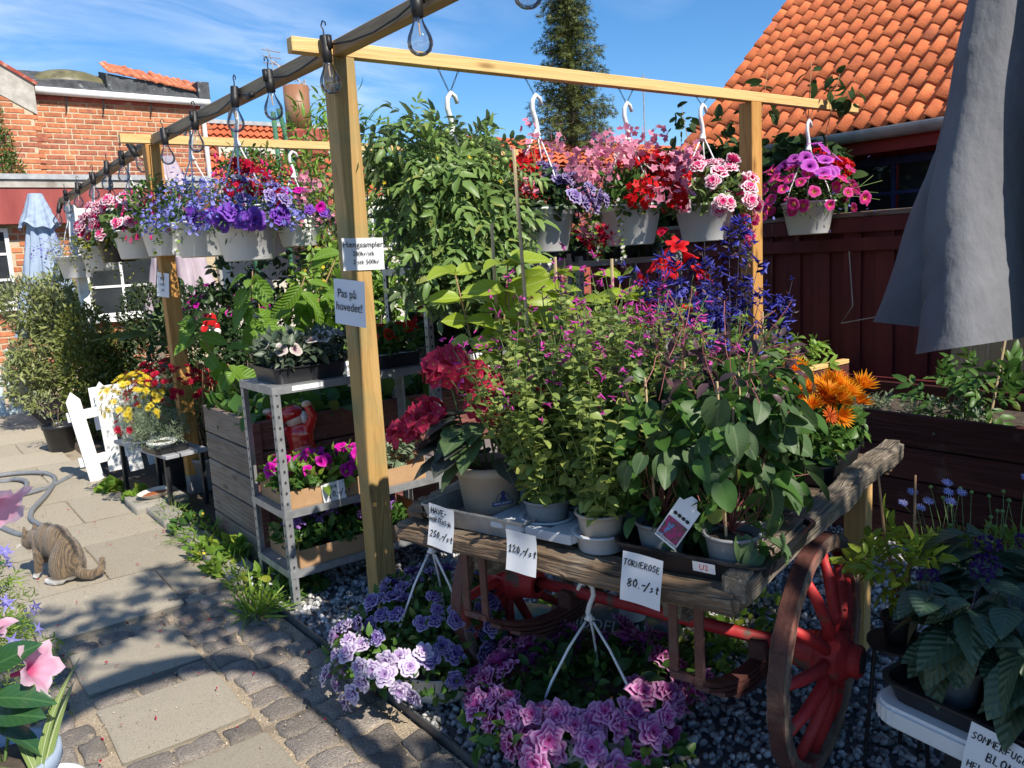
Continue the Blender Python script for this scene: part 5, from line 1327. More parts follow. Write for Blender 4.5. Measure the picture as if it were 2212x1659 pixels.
def bed(r, n=620, L=.045, mat='leaf_mid', tm=T_OV, rx=.19, h=.13, spill=.5, z=.25, extra=()):
    bl = [(0, 0, z, rx, rx, h), (.09, -.06, z + .03, rx * .7, rx * .7, h * .9), (-.09, -.08, z + .02, rx * .7, rx * .7, h), (0, .1, z + .03, rx * .7, rx * .7, h)]
    if spill: bl += [(.14 * math.cos(a), .14 * math.sin(a), z - .03, .055, .055, .05 + spill * .05) for a in (0, 1.2, 2.4, 3.7, 4.6, 5.5)]
    return foliage('foliage', r, bl + list(extra), n, L, tm, mat, up=.25, jit=.6)
def heads(r, key, n, s, c=(0, 0, .22), rad_=(.23, .23, .2), lo=0., hi=1., az=None, sep=.0, svar=.15, name=None):
    P, D = dome(n, c, rad_, lo, hi, az, minsep=sep)
    return blossoms(name or FL[key][0].name.split('.')[0], r, FL[key], P, D, s * (1 + svar * RNG.uniform(-1, 1, len(P))))
A_R, A_L, A_F = -.64, 2.5, 4.07     # azimuth of picture right, left, and towards the viewer
def azw(c, w): return (c - w, c + w)
# ---- right-hand row under the front beam
Y0 = -.025
b = basket('hanging basket overflowing with green tomato plant right of the front post', (.53, Y0, 1.57), PH, .55, rz=.3)
foliage('foliage', b, [(-.03, 0, .36, .30, .30, .22), (-.14, -.05, .30, .26, .26, .22), (.09, 0, .30, .24, .26, .22), (-.1, -.1, .08, .24, .2, .26), (.06, -.08, .05, .22, .2, .28), (-.03, -.12, -.05, .2, .14, .16), (-.25, 0, .5, .15, .2, .14), (.08, .05, .48, .18, .2, .12), (-.22, -.1, -.02, .1, .1, .2)], 1250, .15, [T_COMP, comp_tm(5, .30, .46), comp_tm(7, .34, .4)], 'leaf_tomato', up=.0, hang=.75, jit=.6, out=.9, shell=.35)
P, D = dome(26, (0, 0, .25), (.4, .36, .36), .1, 1); blossoms('blossom', b, one('blossom', star_tm(5, .3, .3), 'p_yellow', False), P, D, np.full(len(P), .014))
pm('tomato_green', (.16, .25, .05), (.24, .32, .08), 8, .25)
tm_ = MB().sphere((0, 0, 0), .016, 12, 8).mesh('tomato', 'tomato_green', True)
P, D = dome(9, (0, -.02, .26), (.36, .34, .32), .2, .95, azw(A_F, .9)); blossoms('tomato', b, tm_, P, D, RNG.uniform(.6, 1.1, len(P)))
stems('stem', b, [((0, 0, .2), p) for p in dome(34, (0, 0, .2), (.36, .33, .36), -.3, 1)[0]], .005, 'stem_green', bow=.1)

def trail(r, n, az, key_mat='p_white', leaf='leaf_bright', z0=.2, length=.22, fl=60, fs=.011, tm=T_FLORET):
    """strands hanging over the rim with small flowers"""
    P = []; D = []; Q = []
    for i in range(n):
        a = RNG.uniform(*az); L = length * RNG.uniform(.5, 1.15); x0 = .165 + RNG.uniform(0, .04)
        for t in np.linspace(0, 1, 14):
            P.append((x0 * math.cos(a + .1 * t) * (1 + .25 * math.sin(t * 2)), x0 * math.sin(a + .1 * t) * (1 + .25 * math.sin(t * 2)), z0 + .03 - L * t)); D.append((math.cos(a) + RNG.normal() * .7, math.sin(a) + RNG.normal() * .7, RNG.normal() * .5))
    P = np.array(P) + RNG.normal(size=(len(P), 3)) * .01; D = np.array(D)
    o = put('trailing_leaves', scatter('trailing_leaves', T_ROUND, frames(D, RNG.normal(size=D.shape) * .4 + np.array([0, 0, 1])) * RNG.uniform(.018, .032, len(P))[:, None, None], P, leaf, True), r); o['kind'] = 'stuff'
    k = RNG.choice(len(P), fl); out = unit(P[k] * np.array([1, 1, 0]))
    small_bloom('small_flowers', r, P[k] + out * .02, np.cross(out, RNG.normal(size=out.shape)), np.full(fl, fs), tm, key_mat) if False else blossoms('small_flower', r, one('small_flower', tm, key_mat, False), P[k] + out * .02, out + np.array([0, 0, .3]), np.full(fl, fs))

b = basket('hanging basket with red verbena, pink sprays and grey-purple petunias, white pot', (1.03, Y0, 1.565), PH, .58, rz=.2)
bed(b, 700, .05, 'leaf_dark'); heads(b, 'redhead', 14, .055, az=azw(A_L, 1.6), lo=.1, rad_=(.26, .26, .25)); heads(b, 'pinkspray', 26, .04, lo=.05, rad_=(.27, .27, .30)); heads(b, 'violet', 26, .045, az=azw(A_R, 1.1), rad_=(.28, .28, .2), lo=-.1)
trail(b, 6, azw(A_R + .3, .8), fl=34); heads(b, 'pinkspray', 2, .036, (-.05, 0, .5), (.04, .04, .1))
stems('stem', b, [((0, 0, .3), (-.05, 0, .58)), ((0, 0, .3), (-.02, .0, .5))], .003, 'stem_green')
b = basket('hanging basket with pink sprays and scarlet verbena, third from the front post', (1.665, Y0, 1.578), PH, .57, rz=.2)
bed(b, 700, .048, 'leaf_mid'); heads(b, 'pinkspray', 62, .044, lo=-.1, rad_=(.32, .32, .36), az=azw(A_L + .5, 2.4)); heads(b, 'redhead', 22, .06, az=azw(A_R - .5, 1.3), lo=.0, rad_=(.27, .27, .22)); heads(b, 'whitevein', 5, .035, lo=.7, hi=1, rad_=(.2, .2, .27))
trail(b, 9, azw(A_L + .3, .9), fl=50, length=.3); heads(b, 'pinkspray', 8, .034, (0, 0, .12), (.25, .25, .18), lo=-.6, hi=0, az=azw(A_L, .9)); heads(b, 'crimsonhead', 6, .04, (0, 0, .1), (.24, .24, .2), lo=-.6, hi=0.1, az=azw(A_L + .2, .7))
b = basket('hanging basket with rose and white ruffled petunias beside the right post', (2.29, Y0, 1.577), PH, .6, rz=.2)
bed(b, 700, .05, 'leaf_geran'); heads(b, 'rosewhite', 34, .056, lo=-.2, rad_=(.30, .30, .25), az=azw(A_R - .6, 2.0)); heads(b, 'redhead', 13, .055, az=azw(A_L, 1.0), lo=.0, rad_=(.27, .27, .24)); heads(b, 'pinkspray', 22, .045, az=azw(A_L - .2, 1.2), lo=.2, rad_=(.25, .25, .32))
trail(b, 7, azw(A_R, .7), 'p_pink', fl=44, length=.34, fs=.016); heads(b, 'rosehead', 7, .04, (0, 0, .1), (.27, .27, .2), lo=-.7, hi=.1, az=azw(A_R, .5))
b = basket('hanging basket of magenta yellow-eyed blooms beyond the right post', (3.37, Y0, 1.585), PH, .56, rz=.2)
bed(b, 950, .038, 'leaf_mid', T_NARROW, rx=.24, h=.17); heads(b, 'magstar', 85, .040, lo=-.3, rad_=(.33, .33, .26), sep=.045); heads(b, 'orchid', 17, .052, lo=.4, rad_=(.29, .29, .33), az=azw(A_L + .4, 2.2)); heads(b, 'redhead', 6, .06, lo=.45, az=azw(A_R, .9), rad_=(.3, .3, .33))
heads(b, 'orchid', 4, .05, lo=.5, az=azw(A_R, .8), rad_=(.27, .27, .34))
sb = RNG.normal(size=(60, 3)) * np.array([.3, .3, .1]) + np.array([0, 0, .2]); small_bloom('lobelia_flowers', b, sb, RNG.normal(size=(60, 3)), np.full(60, .016), T_LOB, 'p_lobelia')
stems('stem', b, [((.1, 0, .25), (.1 + .36 * math.cos(a), .36 * math.sin(a) - .05, .25 + .12 * k)) for k, a in ((0, -.7), (1, -.5), (-.4, -.8), (.6, -1.0), (1.2, -.2))], .003, 'stem_green', bow=.08)
# ---- left-hand row under the long beam
def lobelia(r, n, mat='p_lobelia', c=(0, 0, .22), rad_=(.27, .27, .24), lo=-.25, az=None, L=.017):
    P, D = dome(n, c, rad_, lo, 1, az, jit=.14); o = small_bloom('lobelia_flowers', r, P, np.cross(D, RNG.normal(size=D.shape)), L * RNG.uniform(.8, 1.3, len(P)), T_LOB, mat)
    # the blossoms look outwards
    return o
BX = 0.0
b = basket('hanging basket of purple double petunias and blue lobelia, nearest left of front post', (BX, 1.26, 1.61), PH, .62, rz=1.8, axis=1)
bed(b, 900, .04, 'leaf_mid', T_NARROW, rx=.23, h=.16); lobelia(b, 620); heads(b, 'purple', 9, .062, lo=-.15, hi=.35, az=azw(A_F, 1.5), rad_=(.25, .25, .2)); heads(b, 'violet', 10, .045, lo=.2, az=azw(A_R, 1.4), rad_=(.26, .26, .24)); heads(b, 'crimsonhead', 9, .055, lo=.35, rad_=(.2, .2, .27), az=azw(A_R, 1.5))
heads(b, 'whitevein', 4, .035, lo=.6, rad_=(.2, .2, .27))
b = basket('small hanging basket with magenta and white blooms under the rear beam', (.95, 2.745, 1.71), 2.432, .52, rz=.2)
bed(b, 600, .045, 'leaf_geran'); heads(b, 'magenta', 12, .05, lo=.2, rad_=(.24, .24, .24)); heads(b, 'purple', 8, .05, lo=-.1, az=azw(A_R, 1.5)); heads(b, 'pinkspray', 16, .036, rad_=(.3, .3, .28), az=azw(A_R, 1.6), lo=-.2); trail(b, 8, azw(A_R, 1.2), fl=46, fs=.014)
b = basket('hanging basket of blue lobelia with white trailing flowers, second on the left', (BX, 2.06, 1.655), PH, .6, pot=POT_W2, rz=1.8, axis=1)
bed(b, 900, .036, 'leaf_mid', T_NARROW, rx=.24, h=.17); lobelia(b, 700, rad_=(.29, .29, .25)); trail(b, 5, azw(A_L + .6, .8), fl=30, fs=.012)
def fuchsia(r, n, c=(0, 0, .25), rad_=(.26, .26, .26)):
    t = join_tm([(T_TUBE, np.eye(3) * 1.0, (0, 0, 0)), (star_tm(4, .3, -.5), np.array([[.5, 0, 0], [0, 0, .5], [0, .5, 0.]]), (0, .55, 0))]); me = one('flower', t, 'p_fuchsia', False)
    bud = one('bud', Tm(MB().sphere((0, .5, 0), (.22, .5, .22), 8, 6).v, MB().sphere((0, .5, 0), (.22, .5, .22), 8, 6).f, [(0, .6)] * 63), 'p_fuchsia'); P, D = dome(n, c, rad_, -.5, .9)
    for p, d in zip(P, D):
        o = put('flower' if RNG.random() < .6 else 'bud', me if RNG.random() < .6 else bud, r, Vector(p)); o.rotation_mode = 'QUATERNION'; o.rotation_quaternion = Vector((d[0] * .4, d[1] * .4, -1)).to_track_quat('Y', 'Z'); s = RNG.uniform(.035, .05); o.scale = (s, s, s)
b = basket('hanging basket of fuchsia with dangling pink buds on the left row', (BX, 2.80, 1.685), 2.43, .6, rz=1.8, axis=1)
bed(b, 900, .042, 'leaf_mid', rx=.25, h=.2, z=.32); fuchsia(b, 46); heads(b, 'rosewhite', 6, .04, lo=.2, az=azw(A_L, 1))
b = basket('tall bushy fuchsia basket behind the lobelia basket', (.62, 2.745, 1.80), 2.432, .5, rz=.2)
bed(b, 900, .042, 'leaf_mid', rx=.27, h=.26, z=.38); fuchsia(b, 50, (0, 0, .36), (.3, .3, .32))
b = basket('hanging basket of pink white-edged geraniums on the left row', (BX, 3.62, 1.69), 2.42, .6, rz=1.8, axis=1)
bed(b, 520, .06, 'leaf_geran', T_ROUND); heads(b, 'rosewhite', 30, .058, lo=-.1, az=azw(A_L + .4, 2.0), rad_=(.3, .3, .3)); heads(b, 'pinkspray', 16, .035, az=azw(A_R, 1.4))
b = basket('black hanging pot with pink geraniums on the left row', (BX, 4.25, 1.68), 2.40, .6, pot=POT_K, rz=1.8, axis=1, hook=HOOK_K, cordmat='black_plastic')
bed(b, 500, .06, 'leaf_geran', T_ROUND); heads(b, 'rosewhite', 18, .06, lo=0, az=azw(A_L, 1.8), rad_=(.27, .27, .26)); trail(b, 7, azw(A_F, 1.3), 'p_yellow', 'leaf_box', length=.34, fl=14, fs=.01)
b = basket('hanging basket with yellow-green creeper, second from the white post', (BX, 4.95, 1.62), 2.37, .6, rz=1.8, axis=1)
bed(b, 500, .04, 'leaf_box', T_ROUND); trail(b, 10, azw(A_F, 1.5), 'p_yellow', 'leaf_box', length=.32, fl=16, fs=.01); heads(b, 'orchid', 6, .04, lo=.3)
b = basket('hanging basket of pale blue lobelia on the white post', (BX - .06, 5.78, 1.565), 2.33, .6, rz=1.8, axis=1)
bed(b, 800, .036, 'leaf_olive', T_NARROW, rx=.26, h=.15); lobelia(b, 260, rad_=(.36, .36, .2))

# ---- two baskets standing on the gravel
b = basket('purple-veined double petunia basket on the ground by the front post', (-.22, -.83, 0), 0, .545, pot=POT_BOWL, rz=2.5, chain=False, group='flower baskets standing on the gravel')
foliage('foliage', b, [(.02, .06, .24, .26, .26, .14), (-.16, .12, .20, .18, .18, .13), (.16, .14, .24, .2, .18, .13), (-.05, -.08, .18, .2, .16, .11), (-.16, .22, .16, .16, .14, .12), (.05, .26, .25, .18, .14, .12)], 1700, .042, T_OV, 'leaf_mid', zmin=.015, shell=.2)
heads(b, 'violet', 72, .036, (.02, .08, .20), (.30, .29, .20), lo=-.2, hi=.95, sep=.042, svar=.3); heads(b, 'violet_sunlit', 28, .039, (-.03, .04, .17), (.33, .30, .19), lo=-.35, hi=.65, az=azw(A_L + .5, 1.2), sep=.045); heads(b, 'orchid', 2, .035, (-.06, .1, .16), (.30, .28, .17), lo=.2, az=azw(A_L, .4))
b = basket('pink double petunia basket on the gravel beside the cart wheel', (-.06, -1.47, 0), 0, .455, pot=POT_BOWL, rz=2.4, chain=False, group='flower baskets standing on the gravel')
foliage('foliage', b, [(.04, .06, .20, .2, .2, .05), (.22, 0, .18, .18, .18, .09), (-.18, .1, .15, .2, .18, .09), (-.04, -.18, .12, .2, .16, .09), (.12, .26, .16, .2, .16, .09), (.28, .16, .13, .14, .14, .09)], 1100, .045, T_OV, 'leaf_mid', zmin=.015, shell=.2)
P, D = blob_pts(46, [(.03, .05, .22, .19, .19, .04)]); 
def leaf_objs(name, parent, mes, P, D, N, L):
    R = frames(np.asarray(D, float), np.asarray(N, float)); out = []
    for i in range(len(P)):
        M = Matrix.Translation(Vector(P[i])) @ Matrix(R[i].tolist()).to_4x4() @ Matrix.Scale(float(L[i]), 4)
        o = bpy.data.objects.new(name, mes[int(RNG.integers(len(mes)))]); COL.objects.link(o); o.parent = parent; o.matrix_local = M; out.append(o)
    return out
rl_me = [one('leaf', leaf_tm(.8, .1, c, 4, .95), 'leaf_dark') for c in (.2, .4)]
leaf_objs('leaf', b, rl_me, P, D * np.array([1, 1, .3]) + np.array([0, 0, .4]), np.tile([0, 0, 1.], (46, 1)) + RNG.normal(size=(46, 3)) * .4, RNG.uniform(.055, .085, 46))
for c, rx, n in (((.03, .07, .17), .35, 84), ((.03, .09, .16), .30, 42)): heads(b, 'pinkdouble', n, .043, c, (rx, rx * .95, .17), lo=-.2, hi=.55, sep=.05, svar=.28)
# ------------------------------------------------------------------ generic potted plants
def stemmy(parent, n, h, spread, leafm, tm, L, step=.03, base=(0, 0, 0), r0=.02, bow=.08, stemr=.0022, stemmat='stem_green', ls=.1, le=1.0, pair=True, lean=(0, 0), hv=.25, droop=0.2, name='foliage', up=.35):
    """many upright stems with leaves in pairs; returns stem tips and directions"""
    P = []; D = []; N = []; S = []; mb = MB(); tips = []; tdir = []
    for i in range(n):
        a = RNG.uniform(0, 6.283); q = math.sqrt(RNG.random()); hh = h * (1 + hv * RNG.uniform(-1, .6)) * (1 - .25 * q)
        s = np.array(base) + np.array([math.cos(a) * r0 * q, math.sin(a) * r0 * q, 0]); e = s + np.array([math.cos(a) * spread * q + lean[0], math.sin(a) * spread * q + lean[1], hh])
        m = (s + e) / 2 + RNG.normal(size=3) * bow * np.array([1, 1, .2]) * hh - np.array([math.cos(a), math.sin(a), 0]) * spread * q * .15
        pts = [s * (1 - t) ** 2 + 2 * m * t * (1 - t) + e * t * t for t in np.linspace(0, 1, 7)]
        mb.tube(pts, [stemr * (1 - .5 * k / 6) for k in range(7)], 4, False); tips.append(e); tdir.append(unit(pts[-1] - pts[-2]))
        nl = max(2, int(hh * (le - ls) / step))
        for k in range(nl):
            t = ls + (le - ls) * (k + RNG.random() * .5) / nl; p = s * (1 - t) ** 2 + 2 * m * t * (1 - t) + e * t * t
            b_ = RNG.uniform(0, 6.283)
            for sgn in ((0, math.pi) if pair else (0,)):
                P.append(p); d = np.array([math.cos(b_ + sgn), math.sin(b_ + sgn), up - droop * (1 - t)]) + RNG.normal(size=3) * .38; D.append(d); N.append(np.array([-d[0] * .5, -d[1] * .5, 1.]) + RNG.normal(size=3) * .5); S.append(L * RNG.uniform(.65, 1.2) * (1 - .35 * t))
    mb.build('stem', stemmat, parent)
    o = put(name, scatter(name, tm, frames(np.array(D), np.array(N)) * np.array(S)[:, None, None], np.array(P), leafm, True), parent); o['kind'] = 'stuff'
    return np.array(tips), np.array(tdir)
def tray(name, label, loc, rz, W, D, h, mat='black_plastic', group=None, lip=.012, cat='tray', rnd=.03, th=.004):
    """thin-walled open tray with a rolled lip and rounded corners"""
    r = thing(name, label, cat, loc, rz, group)
    def ring(w, d, z, rr_):
        pts = []
        for cx, cy_, a0 in ((w / 2 - rr_, d / 2 - rr_, 0), (-w / 2 + rr_, d / 2 - rr_, 1), (-w / 2 + rr_, -d / 2 + rr_, 2), (w / 2 - rr_, -d / 2 + rr_, 3)):
            for k in range(5): a = (a0 + k / 4) * math.pi / 2; pts.append((cx + rr_ * math.cos(a), cy_ + rr_ * math.sin(a), z))
        return pts
    m = MB(); rings = [ring(W - .03, D - .03, 0, rnd), ring(W - .004, D - .004, h - .004, rnd), ring(W + lip, D + lip, h - .006, rnd + lip / 2), ring(W + lip, D + lip, h, rnd + lip / 2), ring(W - th * 2, D - th * 2, h - .001, rnd), ring(W - .03 - th * 2, D - .03 - th * 2, th, rnd)]
    n = len(rings[0])
    for q in rings: m.v += q
    for j in range(len(rings) - 1):
        for k in range(n): m.f.append((j * n + k, j * n + (k + 1) % n, (j + 1) * n + (k + 1) % n, (j + 1) * n + k))
    m.f.append(tuple(reversed(range(n)))); m.f.append(tuple((len(rings) - 1) * n + k for k in range(n)))
    m.build('shell', mat, r); return r
def tag_card(label, loc, rot, w, h, lines, hh, name='price_tag', seed=1, bend=.4, ink='ink_black', mat='paper'):
    r = thing(name, label, 'price tag', loc, rot=rot)
    rs = random.Random(seed); ph = rs.uniform(0, 6)
    sag = lambda x, z: -.001 - .010 * bend * math.sin((1 + z / h) * 2.6 + ph) - .004 * bend * math.cos((x / w + .5) * 4 + ph)
    MB().grid(lambda u, v: ((u - .5) * w, sag((u - .5) * w, (v - 1) * h), (v - 1) * h), 10, 10).build('card', mat, r, smooth=True)
    if lines:
        me = hand_mesh(lines, hh, ink, .085, seed)
        for v in me.vertices: v.co.y = v.co.y * .5 + sag(v.co.x, v.co.z) - .0012
        put('handwriting', me, r)
    return r
def smallpot(r0=.04, r1=.05, h=.075, mat='grey_pot'): return pot_mesh(r0, r1, h, mat, .008, False, 18, .002)
PT_G = smallpot(); PT_K = smallpot(mat='black_plastic'); PT_W = smallpot(.042, .055, .06, 'white_plastic_b'); PT_T = smallpot(.05, .065, .10, 'taupe_plastic'); PT_G2 = smallpot(.05, .066, .10, 'grey_pot')
def potted(name, label, loc, pot=PT_K, cat='plant', group=None, rz=0.0, soil=(.044, .062)):
    r = thing(name, label, cat, loc, rz, group); put('pot', pot, r); put('earth', soil_disc(*soil), r); return r

ORD = ('first', 'second', 'third', 'fourth')
def nth(i, n): return ', %s row, %s from left' % (('near', 'far')[i // n], ORD[i % n])
# ------------------------------------------------------------------ what stands on the near shelf
g = 'white petunias in the black tray on the shelf'
tray('plant_tray', 'black plastic tray of white petunias on the top shelf', (-.12, .425, SH[0]), 0, .36, .30, .075)
for i, (x, y) in enumerate([(-.23, .33), (-.10, .33), (.02, .33), (-.22, .48), (-.09, .49), (.03, .48)]):
    r = potted('potted_petunia', 'young white petunia on the top shelf' + nth(i, 3), (x, y, SH[0] + .012), group=g)
    foliage('foliage', r, [(0, 0, .13, .075, .075, .06)], 130, .05, T_OV, 'leaf_grey_dark', up=.4); heads(r, 'whitevein', 3, .032, (0, 0, .13), (.07, .07, .08), lo=.1, az=azw(A_F, 1.4))
tray('plant_tray', 'black plastic tray of red petunias on the top shelf right of the post', (.36, .43, SH[0]), 0, .26, .28, .07)
for i, (x, y) in enumerate([(.30, .35), (.42, .35), (.30, .50), (.42, .50)]):
    r = potted('potted_petunia', 'red petunia in the tray right of the post' + nth(i, 2), (x, y, SH[0] + .01), PT_W, group='red petunias on the top shelf')
    foliage('foliage', r, [(0, 0, .12, .07, .07, .055)], 110, .048, T_OV, 'leaf_mid', up=.4); heads(r, 'redpet', 6, .03, (0, 0, .12), (.075, .075, .085), lo=.2)
bx = thing('cardboard_box', 'long cardboard tray of magenta petunias on the middle shelf', 'box', (.06, .43, SH[1]))
def carton(r, W, D, h, hs=None):
    t = .004; m = MB(); m.span((-W / 2, -D / 2, 0), (W / 2, D / 2, t)); m.build('bottom', 'cardboard', r)
    for s in (-1, 1):
        m = MB(); m.span((-W / 2, s * D / 2 - t / 2, t), (W / 2, s * D / 2 + t / 2, h)); m.build('side', 'cardboard', r)
        m = MB(); m.span((s * W / 2 - t / 2, -D / 2 + t / 2, t), (s * W / 2 + t / 2, D / 2 - t / 2, (hs or h))); m.build('end', 'cardboard', r)
        MB().span((s * W / 2 + s * .002 - .001, -.03, h * .55), (s * W / 2 + s * .002 + .001, .03, h * .7)).build('hand_hole', 'bolt_dark', r)
carton(bx, .72, .36, .085, .11)
bx2 = thing('cardboard_box', 'long cardboard tray of lilac verbena on the bottom shelf', 'box', (.08, .43, SH[2])); carton(bx2, .72, .36, .085, .12)
for i in range(8):
    x = -.24 + (i % 4) * .115; y = .32 + (i // 4) * .15
    r = potted('potted_petunia', 'magenta petunia in the cardboard tray' + nth(i, 4), (x, y, SH[1] + .006), group='magenta petunias in the cardboard tray')
    foliage('foliage', r, [(0, 0, .11, .085, .085, .06)], 120, .055, T_OV, 'leaf_weed' if i % 3 else 'leaf_mid', up=.35); heads(r, 'magenta', 5 if i > 3 else 4, .036, (0, 0, .11), (.085, .085, .095), lo=.15, az=azw(A_F, 2.2))
r = potted('potted_petunia', 'pale leafy petunia with one bud at the right end of the cardboard tray', (.31, .36, SH[1] + .006), PT_W)
foliage('foliage', r, [(0, 0, .13, .075, .075, .08)], 150, .05, T_OV, 'leaf_grey', up=.5); heads(r, 'pinkspray', 1, .02, (.02, 0, .22), (.01, .01, .01))
for i in range(8):
    x = -.22 + (i % 4) * .15; y = .33 + (i // 4) * .15
    r = potted('potted_verbena', 'lilac verbena on the bottom shelf' + nth(i, 4), (x, y, SH[2] + .006), group='lilac verbena in the cardboard tray')
    foliage('foliage', r, [(0, 0, .11, .08, .08, .05)], 120, .05, T_OV, 'leaf_mid', up=.4); heads(r, 'lilachead', 3, .028, (0, 0, .12), (.06, .06, .07), lo=.4, az=azw(A_F, 1.6))
tag_card('white price tag reading PETUNIA 10,-/st on the cardboard tray', (-.09, .242, SH[1] + .088), (0, rad(-3), 0), .115, .11, [('PETUNIA', -.05, -.03, .55), ('10,-/st', -.03, -.07, 1)], .026, seed=3)
tag_card('narrow price tag on the tray of white petunias', (.06, .262, SH[0] + .07), (0, rad(-2), 0), .05, .12, [('PET', -.02, -.035, .7), ('50', -.02, -.065, .8), ('KR', -.018, -.1, .7)], .022, seed=4) if False else tag_card('narrow price tag on the tray of white petunias', (.06, .262, SH[0] + .07), (0, rad(-2), 0), .05, .12, [('PET', -.02, -.035, .7), ('50', -.02, -.065, .8)], .022, seed=4)
tag_card('blank white label strip on the edge of the top shelf', (-.17, .231, SH[0] - .004), (0, 0, 0), .15, .022, [], .02, seed=5, bend=.05)
# climbing elf figure on the raised bed
el = thing('elf_figurine', 'glazed red climbing elf figurine on the raised bed plank', 'figurine', (.0, .735, .52), rot=(0, rad(8), rad(125))); el.scale = (1.3, 1.3, 1.3)
m = MB(); m.sphere((0, 0, .14), (.062, .04, .055), 14, 10).sphere((.0, 0, .07), (.068, .045, .05), 14, 10).sphere((0, 0, .105), (.058, .04, .07), 14, 10)
m.tube([(-.05, -.0, .165), (-.085, .01, .21), (-.075, .02, .255)], [.024, .020, .018], 8).tube([(.05, 0, .165), (.09, .01, .205), (.105, .02, .25)], [.024, .020, .018], 8)
remesh(m, 'jacket', 'glazed_red', .006, 4, el)
m = MB(); m.tube([(-.02, 0, .05), (-.07, -.02, .01), (-.10, -.01, -.05)], [.034, .030, .024], 8).tube([(.03, 0, .05), (.075, -.02, .03), (.085, -.01, -.04)], [.034, .030, .024], 8).sphere((0, 0, .05), (.055, .04, .035), 12, 8); remesh(m, 'trousers', 'glazed_white', .006, 3, el)
for x, z in ((-.118, -.065), (.10, -.055)): m = MB(); m.sphere((x, -.015, z), (.042, .026, .018), 12, 8).sphere((x + .02, -.01, z + .016), (.02, .02, .02), 10, 6); remesh(m, 'boot', 'glazed_black', .005, 2, el)
MB().sphere((.01, -.01, .205), (.042, .038, .042), 16, 12).build('head', 'glazed_skin', el, smooth=True)
MB().sphere((.016, -.047, .205), (.008, .008, .008), 8, 6).build('nose', 'glazed_skin', el, smooth=True)
m = MB(); m.sphere((-.01, -.025, .180), (.036, .022, .022), 12, 8).sphere((.035, -.02, .185), (.03, .02, .02), 12, 8).sphere((-.03, -.01, .205), (.016, .018, .03), 10, 8); remesh(m, 'beard', 'glazed_white', .005, 3, el)
m = MB(); m.sphere((.02, -.004, .232), (.052, .045, .034), 14, 10).sphere((.05, 0, .222), (.04, .035, .026), 12, 8).sphere((.075, 0, .20), (.02, .02, .025), 10, 8); remesh(m, 'cap', 'glazed_red', .006, 3, el)
for p in ((-.073, .022, .262), (.108, .022, .256)): MB().sphere(p, (.02, .018, .014), 10, 8).build('hand', 'glazed_skin', el, smooth=True)

# ------------------------------------------------------------------ trays on the far shelves
def tray_row(su, z, xs, y, leaf, flower, n, lab, s=.03, fl=3, big=.05, hgt=.14):
    for ti, x in enumerate(xs):
        side = ('left', 'middle', 'right')[ti]
        tray('plant_tray', lab[0] + ', ' + side, (x, y, z), 0, .30, .26, .065, group='trays of ' + lab[2])
        for di, dx in enumerate((-.075, .075)):
            for dj, dy in enumerate((-.06, .06)):
                r = potted('potted_' + lab[3], lab[1] + ', %s %s of the %s tray' % (('near', 'far')[dj], ('left', 'right')[di], side), (x + dx, y + dy, z + .008), group=lab[2])
                foliage('foliage', r, [(0, 0, hgt, .085, .085, .075)], n, big, T_ROUND, leaf, up=.3)
                if flower and fl: heads(r, flower, fl, s, (0, 0, hgt), (.08, .08, .10), lo=.2)
tray_row(su2, 1.035, (.78, 1.12, 1.45), .62, 'leaf_dark', 'crimsonhead', 90, ('black tray of dark-leaved geraniums on the taller shelf', 'dark-leaved geranium in a black tray on the taller shelf', 'geraniums on the taller shelf', 'geranium'), .035, 1)
tray_row(su2, 1.52, (.8, 1.13, 1.46), .62, 'leaf_dark', 'dipred', 60, ('black tray on the top board of the taller shelf', 'red-flowered plant on the top board of the taller shelf', 'plants on the top board of the taller shelf', 'begonia'), .04, 3, .045, .10)
tray_row(su3, 1.03, (1.85, 2.2, 2.48), .62, 'leaf_dark', 'crimsonpet', 80, ('black tray on the far shelf board', 'crimson petunia on the far metal shelf', 'plants on the far shelf', 'petunia'), .04, 4)
tray_row(su3, 1.50, (1.85, 2.2, 2.48), .62, 'leaf_dark', 'crimsonpet', 80, ('black tray on the far shelf top', 'crimson trailing petunia on the far shelf top', 'trailing plants on the far shelf top', 'petunia'), .045, 5, .05, .06)
tag_card('white price card hanging on the taller shelf edge, left', (.92, .41, 1.045), (0, 0, 0), .10, .14, [('25', -.03, -.06, 1.2)], .03, seed=8)
tag_card('white price card hanging on the upper shelf edge', (1.42, .41, 1.53), (0, 0, 0), .09, .12, [('50', -.03, -.05, 1), ('2 STK', -.035, -.09, .7)], .028, seed=9)
# strawberries in the weathered bed
sb_ = thing('strawberry_plants', 'leafy strawberry plants growing in the weathered raised bed', 'plants', (.4, 1.2, .68)); 
foliage('foliage', sb_, [(x, y, .10, .22, .2, .10) for x in (-.45, -.1, .3, .7) for y in (-.22, .18)], 520, .10, T_ROUND, 'leaf_mid', up=.5, out=.5); P, D = blob_pts(14, [(0, 0, .16, .5, .3, .06)]); blossoms('blossom', sb_, one('blossom', star_tm(5, .7, .1), 'p_white', False), P, np.tile([-.3, -.4, 1.], (14, 1)), np.full(14, .014))
stems('stem', sb_, [((x, y, -.02), (x + RNG.normal() * .12, y + RNG.normal() * .1, .14)) for x in np.linspace(-.5, .8, 18) for y in (-.2, .2)], .003, 'stem_green')

